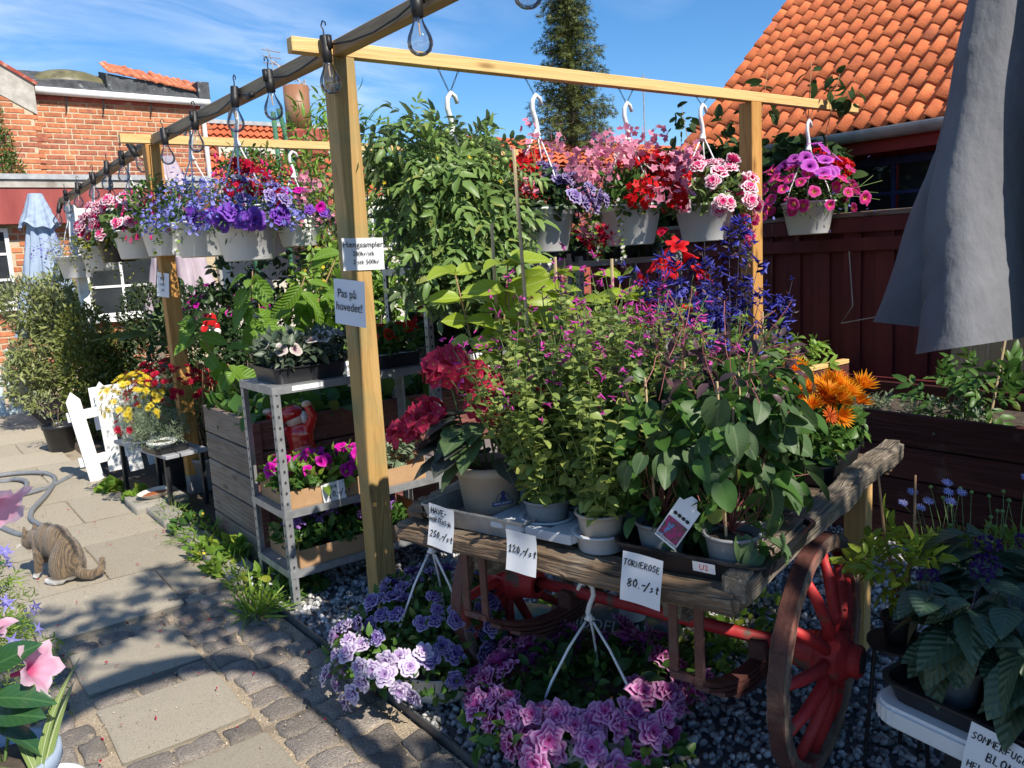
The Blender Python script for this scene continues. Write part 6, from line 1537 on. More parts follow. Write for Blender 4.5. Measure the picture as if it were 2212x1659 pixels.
# ------------------------------------------------------------------ what stands on the cart
zt = tray('zinc_tray', 'galvanised zinc tray on the left end of the cart', cp(.205, .83, CZ + .002), rad(14.5), .36, .40, .062, 'zinc_tray', lip=.004, rnd=.008, th=.003)
hy = thing('potted_hydrangea', 'crimson mophead hydrangea in a taupe pot on the zinc tray', 'hydrangea', cp(.165, .86, CZ + .008))
put('pot', pot_mesh(.082, .104, .175, 'taupe_plastic', .03), hy); put('earth', soil_disc(.094, .15), hy)
em = put('emblem', None, hy, (0, 0, 0), (0, 0, rad(-30))); em.empty_display_size = .02
def on_pot(fn, r0, r1, h, du, dv, mat, name):
    """wrap a flat outline (u along the rim, v up) onto the pot side that faces the path"""
    m = MB(); pts = []
    for u, v in fn:
        z = dv + v; R = r0 + (r1 - r0) * z / h + .0035; a = -math.pi / 2 - .68 + (du + u) / R; pts.append((R * math.cos(a), R * math.sin(a), z))
    c = tuple(sum(p[i] for p in pts) / len(pts) for i in range(3)); rr_ = math.hypot(c[0], c[1]); k = (math.hypot(pts[0][0], pts[0][1]) + .0008) / rr_
    m.v = [(c[0] * k, c[1] * k, c[2])] + pts; n = len(pts); m.f = [(0, 1 + i, 1 + (i + 1) % n) for i in range(n)]
    return m.build(name, mat, hy)
bpy.data.objects.remove(em)
circ = lambda r, cx=0, cy_=0, sy=1: [(cx + r * math.cos(i * math.pi / 10), cy_ + r * sy * math.sin(i * math.pi / 10)) for i in range(20)]
def ringstrip(r, w, du, dv):
    m = MB()
    for i in range(15):
        a0, a1 = math.pi * (-.05 + 1.1 * i / 15), math.pi * (-.05 + 1.1 * (i + 1) / 15); q = []
        for a, rr2 in ((a0, r), (a1, r), (a1, r - w), (a0, r - w)):
            u, v = rr2 * math.cos(a), rr2 * math.sin(a); z = dv + v; R = .082 + .022 * z / .175 + .004; t = -math.pi / 2 - .68 + (du + u) / R; q.append((R * math.cos(t), R * math.sin(t), z))
        m.poly(q)
    m.build('logo_arch', 'ink_blue', hy)
DU = .042
ringstrip(.022, .0022, DU, .078)
on_pot(circ(.006, 0, .012, 1.1), .082, .104, .175, DU, .078, 'ink_blue', 'logo_head'); on_pot([(-.012, .018), (.012, .018), (.006, .022), (.004, .026), (-.004, .026), (-.006, .022)], .082, .104, .175, DU, .078, 'ink_blue', 'logo_hat'); on_pot([(-.013, -.003), (.013, -.003), (.008, .006), (-.008, .006)], .082, .104, .175, DU, .078, 'ink_blue', 'logo_shoulders')
m = MB()
for i in range(8):
    q = []
    for u, v in ((i, 0), (i + 1, 0), (i + 1, 1), (i, 1)):
        z = .060 + v * .013 - .0008 * (u - 4) ** 2 * .2; R = .082 + .022 * z / .175 + .0042; t = -math.pi / 2 - .68 + (DU - .034 + u * .0085) / R; q.append((R * math.cos(t), R * math.sin(t), z))
    m.poly(q)
m.build('logo_banner', 'ink_blue', hy)
for i, ch in enumerate('GARDENERS'):
    z = .0665; R = .082 + .022 * z / .175 + .0052; t = -math.pi / 2 - .68 + (DU - .027 + i * .0068) / R
    put('lettering', text_mesh(ch, .0095, 'paper'), hy, (R * math.cos(t), R * math.sin(t), z), (rad(90), 0, t + math.pi / 2))
hp = [(-.10, .05, .47, .070), (-.15, .10, .33, .058), (-.02, -.06, .37, .075), (.09, -.14, .35, .058), (-.17, .20, .27, .052), (.03, .10, .42, .06), (.18, -.22, .30, .045), (-.11, -.02, .26, .05)]
for x, y, z, s in hp: blossoms('flower_head', hy, FL['hydrangea'], [(x, y, z)], [(x * 1.5, y * 1.5 - .1, .8)], [s])
stems('stem', hy, [((x * .2, y * .2, .15), (x, y, z)) for x, y, z, s in hp], .005, 'stem_green', bow=.05)
hl = [one('leaf', leaf_tm(.68, .12, c, 6, .9, .06), mt) for c in (.25, .5) for mt in ('hyd_dark', 'leaf_heart')]
P, D = dome(44, (0, 0, .22), (.15, .15, .15), -.35, .8); D2 = D * np.array([1, 1, .4]) - np.array([0, 0, .25])
leaf_objs('leaf', hy, hl, P * np.array([.75, .75, 1]), D2, D + np.array([0, 0, .6]), RNG.uniform(.10, .155, len(P)))
# grey plastic carry tray with moulded cups
gt = thing('carry_tray', 'pale grey moulded carry tray under the salvia pots', 'tray', cp(.09, .53, CZ + .002), rad(14.5))
def cup(x, y, r0, r1, h, z0): return MB().lathe([(.001, 0), (r0, 0), (r0 + .003, .004), (r1, h), (r1 + .012, h + .004), (r1 + .012, h + .008), (r1 - .004, h + .006), (r0 - .004, .006), (.001, .006)], 28, (x, y, z0)).build('cup', 'pale_grey_plastic', gt, smooth=True)
CUPS = [(.02, -.10), (.05, .10), (.20, -.10), (.22, .10)]
for x, y in CUPS: cup(x, y, .060, .070, .045, 0)
def roundrect(x0, y0, x1, y1, r, z):
    pts = []
    for cx, cy_, a0 in ((x1 - r, y1 - r, 0), (x0 + r, y1 - r, 1), (x0 + r, y0 + r, 2), (x1 - r, y0 + r, 3)):
        for k in range(7): a = (a0 + k / 6) * math.pi / 2; pts.append((cx + r * math.cos(a), cy_ + r * math.sin(a), z))
    return pts
MB().prism(roundrect(-.062, .165, .285, .245, .03, .028), (0, 0, .022)).build('end_web', 'pale_grey_plastic', gt, bevel=.004)
MB().prism(roundrect(-.064, -.055, -.035, .10, .008, .024), (0, 0, .028)).build('side_web', 'pale_grey_plastic', gt, bevel=.003)
MB().prism(roundrect(-.058, -.06, .29, .04, .02, .024), (0, 0, .022)).build('middle_web', 'pale_grey_plastic', gt, bevel=.003)
MB().prism(roundrect(-.062, .10, .29, .18, .02, .030), (0, 0, .018)).build('web', 'pale_grey_plastic', gt, bevel=.003)
GM = CM @ Matrix.Translation((.09, .53, CZ + .008)); 
sal_lab = ['salvia with magenta flowers in a taupe pot at the front of the carry tray', 'salvia in a dark grey pot behind the 120 price tag', 'salvia bush at the back right of the carry tray', 'salvia bush at the back left of the carry tray']
for i, (x, y) in enumerate(CUPS):
    p = GM @ Vector((x, y, 0)); r = potted('potted_salvia', sal_lab[i], tuple(p), PT_T if i == 0 else PT_G2, 'salvia', 'potted salvias on the cart', soil=(.058, .085))
    r.children[0].scale = (1, 1, 1)
    tips, td = stemmy(r, 58 if i < 2 else 60, .65 if i > 1 else .53, .25, 'leaf_salvia', T_OVW, .042, .022, (0, 0, .08), .05, .06, .0022, 'stem_green', .05, .93, lean=(.0, .04 if i % 2 else -.02))
    P = []; D = []
    for t, d in zip(tips, td):
        if RNG.random() < (.6 if i > 1 else .3):
            for k in range(int(RNG.integers(2, 6))): P.append(t + d * RNG.uniform(-.07, .04)); q = RNG.normal(size=3); D.append(unit(q - d * (q @ d)) + d * .3)
    P, D = np.array(P), np.array(D)
    small_bloom('salvia_flowers', r, P, D, RNG.uniform(.016, .026, len(P)), T_TUBE, 'p_salvia')
# black tray of rose-cloak vines
tt = tray('plant_tray', 'black plastic tray of climbing plants at the near corner of the cart', cp(.24, .155, CZ + .002), rad(14.5), .40, .40, .058, lip=.016, rnd=.04)
lb_ = thing('tray_sticker', 'torn white sticker on the rim of the black tray', 'sticker', cp(.026, .09, CZ + .042), rot=(rad(8), 0, rad(14.5 - 90)))
MB().grid(lambda u, v: ((u - .5) * .058, -.0015, (v - .5) * .026), 2, 2).build('label', 'paper', lb_); put('lettering', text_mesh('U2', .02, 'ink_red'), lb_, (0, -.003, 0), (rad(90), 0, 0))
heart_me = [one('leaf', heart_tm(c, f), mt) for c, f in ((.2, .3), (.55, .15), (.35, .5)) for mt in ('leaf_heart', 'leaf_heart', 'leaf_mid')]
TV = [(.12, .06), (.12, .25), (.27, .07), (.27, .25), (.40, .12), (.40, .28)]
vl = ['heart-leaved climber in grey pot at the front right of the black tray', 'heart-leaved climber in grey pot behind the TORNEROSE tag', 'heart-leaved climber in the middle right of the black tray', 'heart-leaved climber in the middle left of the black tray', 'heart-leaved climber at the back right of the black tray', 'heart-leaved climber at the back left of the black tray']
for i, (x, y) in enumerate(TV):
    r = potted('climbing_plant', vl[i], cp(x, y, CZ + .008), PT_G2, 'climber', 'heart-leaved climbers on the cart', soil=(.058, .085))
    st = [((.02 * math.cos(a), .02 * math.sin(a), .07), (.05 * math.cos(a), .05 * math.sin(a), .40 + .08 * k)) for k, a in enumerate((.5, 3.2))]
    for a, b_ in st: MB().tube([a, b_], .0035, 5).build('cane', 'bamboo', r)
    n = 100 if i < 2 else 66
    z = RNG.uniform(.05 if i < 2 else .14, .46, n); a = RNG.uniform(0, 6.283, n); q = RNG.uniform(.05, .145, n) * (1.15 - z * .5)
    P = np.stack([q * np.cos(a), q * np.sin(a), z], 1); out = np.stack([np.cos(a), np.sin(a), np.zeros(n)], 1)
    ok = (x + P[:, 0] * .968 + P[:, 1] * .25 > .075) | (z > .26); P, out = P[ok], out[ok]; n = len(P)
    leaf_objs('leaf', r, heart_me, P, out * .55 + np.array([0, 0, -.6]) + RNG.normal(size=(n, 3)) * .35, out + np.array([0, 0, .7]) + RNG.normal(size=(n, 3)) * .25, RNG.uniform(.040, .084, n))
    foliage('inner_leaves', r, [(0, 0, .20, .11, .11, .14), (0, 0, .36, .12, .12, .12)], 130, .05, T_OVW, 'leaf_mid', hang=.4)
    stems('vine', r, [((0, 0, .1), tuple(p)) for p in P[::2]], .0015, 'stem_red', 3, .15)
    # wiry reddish tips
    mb = MB()
    for k in range(4):
        a0 = RNG.uniform(0, 6.28); p = np.array([.03 * math.cos(a0), .03 * math.sin(a0), .42]); d = np.array([RNG.normal() * .35, RNG.normal() * .35, 1.]); pts = [p.copy()]
        for s in range(10): p = p + unit(d) * .028; d = d + RNG.normal(size=3) * .32 - np.array([0, 0, .16 * s / 6]); pts.append(p.copy())
        mb.tube(pts, .0013, 4, False)
    mb.build('tendril', 'stem_red', r)
    foliage('young_leaves', r, [(0, 0, .50, .14, .14, .09)], 30, .035, T_OV, 'leaf_bronze', jit=.8)
tag_card('white price tag reading HAVEHORTENSIA 250,-/st on the zinc tray', cp(-.026, .90, CZ + .085), (rad(0), rad(4), rad(14.5 - 90)), .105, .13, [('HAVE-', -.045, -.03, .8), ('HORTENSIA', -.049, -.055, .6), ('250,-/st.', -.045, -.1, .80)], .024, seed=11, bend=.8)
tag_card('white price tag reading 120,-/st. on the carry tray', cp(-.036, .60, CZ + .060), (rad(0), rad(0), rad(14.5 - 90)), .108, .115, [('120,-/st.', -.048, -.062, 1)], .020, seed=12, bend=.9)
tag_card('white price tag reading TORNEROSE 80.-/st. on the black tray', cp(-.032, .225, CZ + .064), (0, rad(3), rad(14.5 - 90)), .112, .125, [('TORNEROSE', -.053, -.034, .62), ('80.-/st.', -.04, -.085, .85)], .025, seed=13, bend=.7)
pl = thing('plant_label', 'glossy plant label with pink flower photo among the heart leaves', 'label', cp(.0, .145, CZ + .15), rot=(rad(-10), rad(32), rad(14.5 - 90)))
MB().grid(lambda u, v: ((u - .5) * .062, 0, (v - .5) * .115), 2, 2).build('card', 'paper', pl); MB().grid(lambda u, v: ((u - .5) * .056, -.0012, -.02 + (v - .5) * .052), 2, 2).build('photo', 'photo_print', pl)
put('lettering', text_mesh('TORNROSAS KJORTEL', .0066, 'ink_black'), pl, (0, -.0015, -.0505), (rad(90), 0, 0)); MB().prism([(-.02, 0, .057), (.02, 0, .057), (.008, 0, .078), (-.008, 0, .078)], (0, .0008, 0)).build('tab', 'paper', pl)
for k in range(4): MB().prism([(.006 * math.cos(a) - .018 + k * .012, -.0013, .02 + .005 * math.sin(a)) for a in [i * 1.047 for i in range(6)]], (0, .0004, 0)).build('pictogram', 'ink_black', pl)
# orange daisies at the far right end
tray('plant_tray', 'black plastic tray of orange daisies at the far end of the cart', cp(1.13, .25, CZ + .002), rad(14.5), .42, .36, .07)
for i, (x, y) in enumerate([(.99, .15), (1.13, .15), (1.27, .15), (.99, .33), (1.13, .33), (1.27, .33)]):
    r = potted('potted_daisy', 'orange spider daisy %s, %s from the viewer' % (('along the side rail', 'in the inner row')[i // 3], ORD[i % 3]), cp(x, y, CZ + .008), PT_K, 'daisy', 'orange daisies on the cart')
    foliage('foliage', r, [(0, 0, .13, .10, .10, .07)], 170, .05, T_OV, 'leaf_mid', up=.4); heads(r, 'gazania', 8, .06, (0, 0, .19), (.105, .105, .12), lo=.3, az=azw(A_F, 2)); heads(r, 'gazania_flat', 3, .045, (0, 0, .18), (.10, .10, .12), lo=.3)
# tall plants at the back of the cart
lime_me = [one('leaf', leaf_tm(.5, .2, c, 5, .85, .04), 'leaf_lime') for c in (.2, .45)]
def lime(label, x, y, h, n):
    r = thing('potted_shrub', label, 'shrub', cp(x, y, CZ), group='lime-leaved shrubs on the cart'); put('pot', PT_G2, r); MB().tube([(.03, 0, .05), (.035, .0, h + .05)], .006, 6).build('cane', 'bamboo', r)
    P = []; D = []; N = []
    stn = []
    for k in range(3):
        a = k * 2.1 + RNG.uniform(0, 1); e = np.array([.10 * math.cos(a), .10 * math.sin(a), h * RNG.uniform(.85, 1.0)]); stn.append(((0, 0, .08), tuple(e)))
        for t in np.linspace(.55, 1, 5):
            for j in range(n // 15 + 1):
                b_ = RNG.uniform(0, 6.28); d = np.array([math.cos(b_), math.sin(b_), .35 if t > .9 else .12]); P.append(e * t + np.array([0, 0, .08 * (1 - t)])); D.append(d); N.append(np.array([-.35, -.5, .75]) + RNG.normal(size=3) * .35 - d * .3)
    leaf_objs('leaf', r, lime_me, np.array(P), np.array(D), np.array(N), RNG.uniform(.085, .15, len(P))); stems('stem', r, stn, .005, 'stick_brown', 5, .04)
lime('lime-leaved shrub with bamboo cane, nearest the front post', .36, .99, .86, 45); lime('lime-leaved shrub beside the tall bamboo cane', .58, .90, .74, 45); lime('darker lime shrub below the third basket', .92, .88, .72, 45)
MB().tube([cp(.34, .80, CZ), cp(.32, .82, CZ + 1.12)], .006, 6).build('bamboo_cane', 'bamboo'); tag(bpy.data.objects['bamboo_cane'], 'tall pale bamboo cane rising in front of the second basket', 'cane')
def bluesal(label, x, y, h):
    r = thing('potted_salvia', label, 'salvia', cp(x, y, CZ), group='blue salvias on the cart'); put('pot', PT_K, r)
    tips, td = stemmy(r, 20, h, .19, 'leaf_heart', T_OV2, .085, .05, (0, 0, .06), .05, .05, .003, 'stem_dark', .05, .6)
    P = []; D = []; Bt = []; Bd = []
    for t, d in zip(tips, td):
        for k in range(26):
            z = -RNG.uniform(0, .26); q = RNG.normal(size=3); q = unit(q - d * (q @ d)); P.append(t + d * z); D.append(q + d * .35)
    P, D = np.array(P), np.array(D); k = RNG.random(len(P)) < .62
    small_bloom('salvia_flowers', r, P[k], D[k], RNG.uniform(.028, .045, k.sum()), T_TUBE, 'p_salviablue')
    o = put('calyces', scatter('calyces', T_RHN, frames(D[~k], RNG.normal(size=(int((~k).sum()), 3))) * RNG.uniform(.02, .03, int((~k).sum()))[:, None, None], P[~k], 'leaf_bronze'), r); o['kind'] = 'stuff'
bluesal('deep blue salvia with dark stems below the fourth basket', 1.00, .60, .80); bluesal('deep blue salvia with dark stems left of the right post', 1.30, .55, .82); bluesal('deep blue salvia at the far corner of the cart', 1.50, .82, .62)
r = thing('potted_dipladenia', 'red trumpet-flowered climber among the blue salvias', 'climber', cp(1.28, .80, CZ)); put('pot', PT_K, r)
stemmy(r, 8, .78, .10, 'leaf_bright', T_OV2, .06, .06, (0, 0, .06), .03, .08, .003); P, D = dome(16, (0, 0, .55), (.14, .14, .28), -.3, 1, azw(A_F, 1.6)); blossoms('flower', r, FL['dipred'], P, D, np.full(len(P), .048))
r = thing('potted_hydrangea', 'pale pink hydrangea between the lime shrubs', 'hydrangea', cp(.78, .98, CZ)); put('pot', PT_G2, r); 
FL['hydpink'] = [one('flower_head', cluster_tm(60, 1, .3, T_FLORET4, -.4, 5, .8), 'p_pink', False)]
blossoms('flower_head', r, FL['hydpink'], [(0, 0, .42), (.12, -.1, .36)], [(-.3, -.5, 1), (0, -.5, 1)], [.09, .08]); stems('stem', r, [((0, 0, .07), (0, 0, .42)), ((0, 0, .07), (.12, -.1, .36))], .005, 'stem_green'); foliage('foliage', r, [(0, 0, .22, .14, .14, .14)], 90, .09, T_OV2, 'leaf_mid')
r = thing('potted_plant', 'large green felted leaves at the far end of the cart behind the daisies', 'plant', cp(1.30, .60, CZ)); put('pot', PT_K, r); stemmy(r, 14, .48, .24, 'leaf_heart', T_BIG, .12, .06, (0, 0, .06), .05, .06, .003, 'stem_dark', .2, 1.0)
r = thing('potted_plant', 'bronze-leaved wiry plant between salvia and climbers', 'plant', cp(.72, .42, CZ)); put('pot', PT_K, r); stemmy(r, 12, .58, .26, 'leaf_bronze', T_OV, .045, .05, (0, 0, .06), .05, .1, .002, 'stem_red', .3, 1.0)
r = thing('potted_plant', 'light green bushy plant in the middle of the cart', 'plant', cp(.60, .30, CZ)); put('pot', PT_K, r); stemmy(r, 36, .56, .24, 'leaf_bright', T_OV, .05, .032, (0, 0, .06), .05, .06, .002, 'stem_green', .2, 1.0)
r = thing('potted_salvia', 'bushy salvia in the middle of the cart behind the carry tray', 'salvia', cp(.60, .62, CZ)); put('pot', PT_K, r); tips, td = stemmy(r, 48, .66, .28, 'leaf_salvia', T_OVW, .042, .023, (0, 0, .06), .05, .06, .002, 'stem_green', .05, .95)
P = np.repeat(tips[::2], 4, 0) + RNG.normal(size=(len(tips[::2]) * 4, 3)) * np.array([.012, .012, .03]); small_bloom('salvia_flowers', r, P, RNG.normal(size=P.shape), RNG.uniform(.016, .026, len(P)), T_TUBE, 'p_salvia')
# ------------------------------------------------------------------ folded parasols
def parasol(name, label, loc, z0, z1, r0, r1, mat, folds=8, amp=.22, tier=None, seed=0, wave=.05, base=True, rz=0.0):
    r = thing(name, label, 'parasol', loc, rz); rs = random.Random(seed); ph = [rs.uniform(0, 6.28) for _ in range(8)]; cre = [(rs.uniform(0, 6.28), rs.uniform(.02, .8), rs.uniform(-.25, .25), rs.uniform(.004, .010), rs.uniform(.25, .7), rs.choice((-1, 1)) * rs.uniform(.012, .028)) for _ in range(46)]
    def cloth(za, zb, ra, rb, am, nm, hem):
        m = MB(); nu, nv = folds * 24, 120 if zb - za > 2 else 50
        def fn(u, v):
            a = 2 * math.pi * u; t = v; R = ra + (rb - ra) * t ** .9; k = am * (1 - .55 * t)
            lob = abs(math.sin(folds * a / 2 + ph[0] + .35 * math.sin(2 * a + ph[4]) + .3 * t)) ** .75
            R *= (1 - k) + 1.25 * k * lob + .05 * math.sin(3 * a + ph[1] + t * 2)
            R *= 1 + .03 * math.sin(14 * t + 5 * a + ph[3]) * (1 - t) + .014 * math.sin(9 * t * (1 + .3 * math.sin(a)) + 23 * a + ph[2]) + .012 * math.sin(30 * t - 6 * a + ph[5])
            for a0, t0, sl, wd, ex, dp in cre:
                da = (a - a0 + math.pi) % (2 * math.pi) - math.pi
                if abs(da) < ex: R *= 1 + dp * math.exp(-((t - t0 - sl * da) / wd) ** 2) * (1 - (da / ex) ** 2)
            tw = a + .25 * math.sin(t * 2.2 + ph[5]) * (1 - t)
            return (R * math.cos(tw), R * math.sin(tw), za + (zb - za) * t + hem * (1 - t) ** 3 * (math.sin(folds * a + ph[6]) * .6 + math.sin(3 * a + ph[7])))
        m.grid(fn, nu, nv); return m.build(nm, mat, r, smooth=True)
    cloth(z0, z1, r0, r1, amp, 'canopy', wave)
    if tier: cloth(tier[0], tier[1], tier[2], tier[3], .12, 'vent_canopy', .03)
    MB().tube([(0, 0, 0), (0, 0, z1 + .05)], .02, 10).build('pole', 'dark_metal', r, smooth=True)
    if base: MB().lathe([(.001, .06), (.03, .06), (.2, .05), (.22, .0)], 24).build('base', 'dark_metal', r)
    MB().sphere((0, 0, z1 + .06), .03, 10, 8).build('finial', 'dark_metal', r, smooth=True)
    return r
gp_ = parasol('parasol', 'large folded grey parasol at the right edge', (1.86, -2.02, 0), 1.17, 3.9, .56, .07, 'umbrella_grey', 6, .72, seed=4, wave=.03, rz=.55)
parasol('parasol', 'light blue folded parasol far left by the white window', (-.10, 7.4, 0), .95, 2.42, .38, .08, 'umbrella_blue', 7, .35, (2.16, 2.52, .21, .07), 2, .03)
parasol('parasol', 'pale mauve folded parasol behind the second post', (.98, 6.0, 0), .95, 2.66, .44, .08, 'umbrella_mauve', 7, .35, (2.36, 2.78, .23, .07), 3, .03)

# ------------------------------------------------------------------ statue
st = thing('garden_statue', 'pale stone statue of a robed figure at the left edge', 'statue', (-.62, 8.2, 0), rz=.3)
m = MB(); m.lathe([(.21, 0), (.20, .05), (.17, .2), (.13, .45), (.10, .60), (.115, .70), (.10, .80), (.045, .86)], 18, (0, 0, 0), 1.1, .85)
for k in range(9): a = k * .7; m.tube([(.19 * math.cos(a), .16 * math.sin(a), .0), (.15 * math.cos(a + .1), .125 * math.sin(a + .1), .3), (.09 * math.cos(a + .15), .08 * math.sin(a + .15), .58)], [.035, .025, .012], 6)
m.sphere((0, 0, .94), (.06, .065, .075), 12, 10).tube([(.1, 0, .76), (.15, -.07, .62), (.06, -.14, .58)], [.04, .035, .025], 8).tube([(-.1, 0, .76), (-.15, -.07, .62), (-.05, -.14, .6)], [.04, .035, .025], 8).sphere((0, .03, .97), (.07, .06, .07), 12, 8)
m.sphere((0, -.06, .935), (.012, .014, .016), 8, 6)
remesh(m, 'figure', 'statue_stone', .012, 3, st); MB().lathe([(.24, 0), (.24, .05), (.001, .05)], 20).build('plinth', 'statue_stone', st)

# ------------------------------------------------------------------ shrubs and hedges, left and behind
def shrub(name, label, loc, blobs, n, L, mat, tm=T_RH, cat='shrub', trunk=.5, group=None, **k):
    r = thing(name, label, cat, loc, 0, group); foliage('crown', r, blobs, n, L, tm, mat, **k)
    if trunk: stems('trunk', r, [((0, 0, 0), (b_[0], b_[1], b_[2])) for b_ in blobs[:7]], .015 * trunk, 'bark', 5, .05)
    return r
shrub('olive_bush', 'silvery olive bush left of the white post', (-.25, 6.6, 0), [(-.1, 0, .75, .3, .3, .4), (.1, 0, 1.1, .3, .3, .4), (-.3, -.1, .55, .22, .2, .3), (.2, .1, 1.4, .25, .25, .3), (-.2, 0, 1.3, .25, .25, .3), (.25, -.1, .8, .2, .2, .4)], 7600, .085, 'leaf_olive', T_RHN, up=.6, jit=.7, noise=1.0)
for i, (x, y, rr_, h, mt, lab) in enumerate([(-.10, 5.6, .30, 1.30, 'leaf_box', 'lit clipped box column left of the white post'), (.46, 5.5, .33, 1.45, 'leaf_box_shaded', 'dark clipped box column behind the white post'), (1.0, 5.3, .36, 1.4, 'leaf_box_shaded', 'dark clipped box column by the mauve parasol'), (.15, 5.75, .25, 1.0, 'leaf_box', 'low yellow-green box shrub between the columns')]):
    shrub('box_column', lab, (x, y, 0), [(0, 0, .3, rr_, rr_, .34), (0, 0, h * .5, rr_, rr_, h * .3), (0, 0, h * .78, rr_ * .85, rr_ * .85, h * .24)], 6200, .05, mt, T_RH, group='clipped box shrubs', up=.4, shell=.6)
op = thing('potted_olive', 'sparse olive twig in a black pot on the path edge', 'potted plant', (-.50, 5.15, 0)); put('pot', pot_mesh(.10, .14, .26, 'black_plastic', .03), op); put('earth', soil_disc(.125, .22), op); stems('stem', op, [((0, 0, .2), (-.14, .05, .52)), ((0, 0, .2), (.02, .03, .4))], .006, 'bark', 5, .05)
foliage('leaves', op, [(-.11, .03, .45, .1, .08, .12), (0, 0, .34, .06, .06, .08)], 80, .055, T_NARROW, 'leaf_olive', up=.5)
# banana
bn = thing('banana_plant', 'banana plant with long ragged leaves in a black tub behind the second post', 'banana plant', (.30, 4.55, 0)); put('tub', pot_mesh(.18, .25, .42, 'black_plastic', .03), bn); put('earth', soil_disc(.22, .36), bn)
MB().tube([(0, 0, .36), (.02, 0, .7), (0, 0, 1.05)], [.05, .042, .03], 10).build('stem', 'bark', bn, smooth=True)
bl_me = one('leaf', leaf_tm(.30, .25, .28, 10, .8, .05, .006), 'leaf_banana'); bd = [(-1, -.2, .42), (-.75, -.5, .3), (.3, -.4, .9), (.1, .5, .9), (.8, -.1, .6), (-.3, .7, .5)]
leaf_objs('leaf', bn, [bl_me], np.tile([0, 0, 1.0], (6, 1)) + RNG.normal(size=(6, 3)) * .03, np.array(bd), np.tile([0, 0, 1.], (6, 1)) + RNG.normal(size=(6, 3)) * .2, np.array([.62, .45, .42, .4, .4, .4]))
foliage('young_leaves', bn, [(.05, -.05, .50, .16, .16, .10)], 60, .14, T_NARROW, 'leaf_mid', up=.7)
# cherry-leaved sapling with red ladybird ornament
ch = thing('cherry_sapling', 'young cherry tree with large bright leaves left of the shelf', 'tree', (.28, 2.05, 0)); put('pot', pot_mesh(.13, .17, .28, 'black_plastic', .03), ch)
tr = [((0, 0, .2), (.02, 0, 1.0))]; tw = [(-.42, -.15, 1.25), (-.30, -.3, 1.0), (-.05, -.2, 1.55), (.25, -.3, 1.5), (.4, -.1, 1.35), (.30, -.4, 1.05), (-.2, -.4, .85), (.05, -.45, 1.2), (.1, .2, 1.5), (.46, -.35, 1.62)]
stems('trunk', ch, tr, .014, 'bark', 6); stems('branch', ch, [((.01, 0, .55), p) for p in tw], .007, 'stick_brown', 5, .05)
cm_ = [one('leaf', leaf_tm(.58, .14, c, 8, .85, .04, .004, .06), 'leaf_cherry') for c in (.25, .5, .75)]
P = []; D = []
for p in tw:
    for k in range(15): t = RNG.uniform(.45, 1.05); P.append(np.array([.01, 0, .55]) * (1 - t) + np.array(p) * t + RNG.normal(size=3) * .02); D.append(np.array([RNG.normal() * .8, RNG.normal() * .8 - .2, -.25 + RNG.normal() * .35]))
P, D = np.array(P), np.array(D); leaf_objs('leaf', ch, cm_, P, D, np.tile([-.3, -.5, .8], (len(P), 1)) + RNG.normal(size=(len(P), 3)) * .3, RNG.uniform(.12, .21, len(P)))
lbg = thing('ladybird_ornament', 'red felt ladybird ornament on a wire stick beside the second post', 'ornament', (.10, 2.42, 0))
MB().tube([(.05, 0, .3), (.03, 0, .8), (0, 0, 1.14)], .0035, 5).build('stick', 'stem_green', lbg)
MB().sphere((0, 0, 1.16), (.04, .035, .032), 14, 10).build('body', 'glazed_black', lbg, smooth=True); MB().sphere((.048, -.015, 1.155), (.026, .026, .026), 14, 10).build('head', 'glazed_white', lbg, smooth=True); MB().sphere((.054, .006, 1.165), (.024, .024, .026), 12, 8).build('hood', 'glazed_black', lbg, smooth=True)
for k, (dx, dz, s) in enumerate([(-.035, .005, 1), (.02, .07, 1.2), (-.015, .075, 1.2), (0, -.05, .9), (.05, .02, .7)]): MB().sphere((dx, -.018, 1.17 + dz), (.028 * s, .007, .038 * s), 12, 8).build('wing', 'glazed_red', lbg, smooth=True)
for s in (-1, 1): MB().sphere((.060 + s * .009, -.036, 1.158), (.004, .003, .005), 6, 5).build('eye', 'glazed_black', lbg)
# shrubs behind the shelves
shrub('peach_tree', 'slender tree with narrow green leaves behind the front post', (1.45, 3.6, 0), [(.05, 0, 2.65, .22, .22, .35), (-.1, 0, 2.3, .22, .2, .25), (.35, 0, 2.85, .25, .2, .3), (.6, 0, 2.6, .3, .25, .3), (.2, .1, 2.1, .3, .3, .4), (.75, 0, 2.3, .3, .3, .4)], 950, .11, 'leaf_bright', T_NARROW, 'tree', 1, up=.2, jit=.8, noise=1.2)
shrub('green_hedge', 'bright green leafy shrub between the front post and the shelf', (1.05, 2.1, 0), [(-.15, 0, 1.4, .32, .25, .35), (.2, 0, 1.2, .35, .25, .4), (-.2, -.05, .95, .3, .2, .35), (.3, 0, 1.6, .25, .25, .25)], 2100, .055, 'leaf_bright', T_OV, up=.3, noise=1.0)
shrub('hedge', 'mixed green hedge behind the metal shelves', (2.3, 2.3, 0), [(x, .1 * math.sin(x * 7), z, .36, .3, .4) for x in (-.8, -.3, .2, .7) for z in (.5, 1.1, 1.55)], 3600, .075, 'leaf_mid', T_OV, noise=1.2)
shrub('hedge', 'dark leafy hedge behind the low shelf and cherry sapling', (1.0, 3.2, 0), [(x, 0, z, .36, .3, .4) for x in (-.75, -.3, .2, .6) for z in (.5, 1.1)] + [(-.3, 0, 1.5, .3, .25, .25), (.4, 0, 1.65, .35, .3, .3)], 3200, .075, 'leaf_dark', T_OV, noise=1.2)
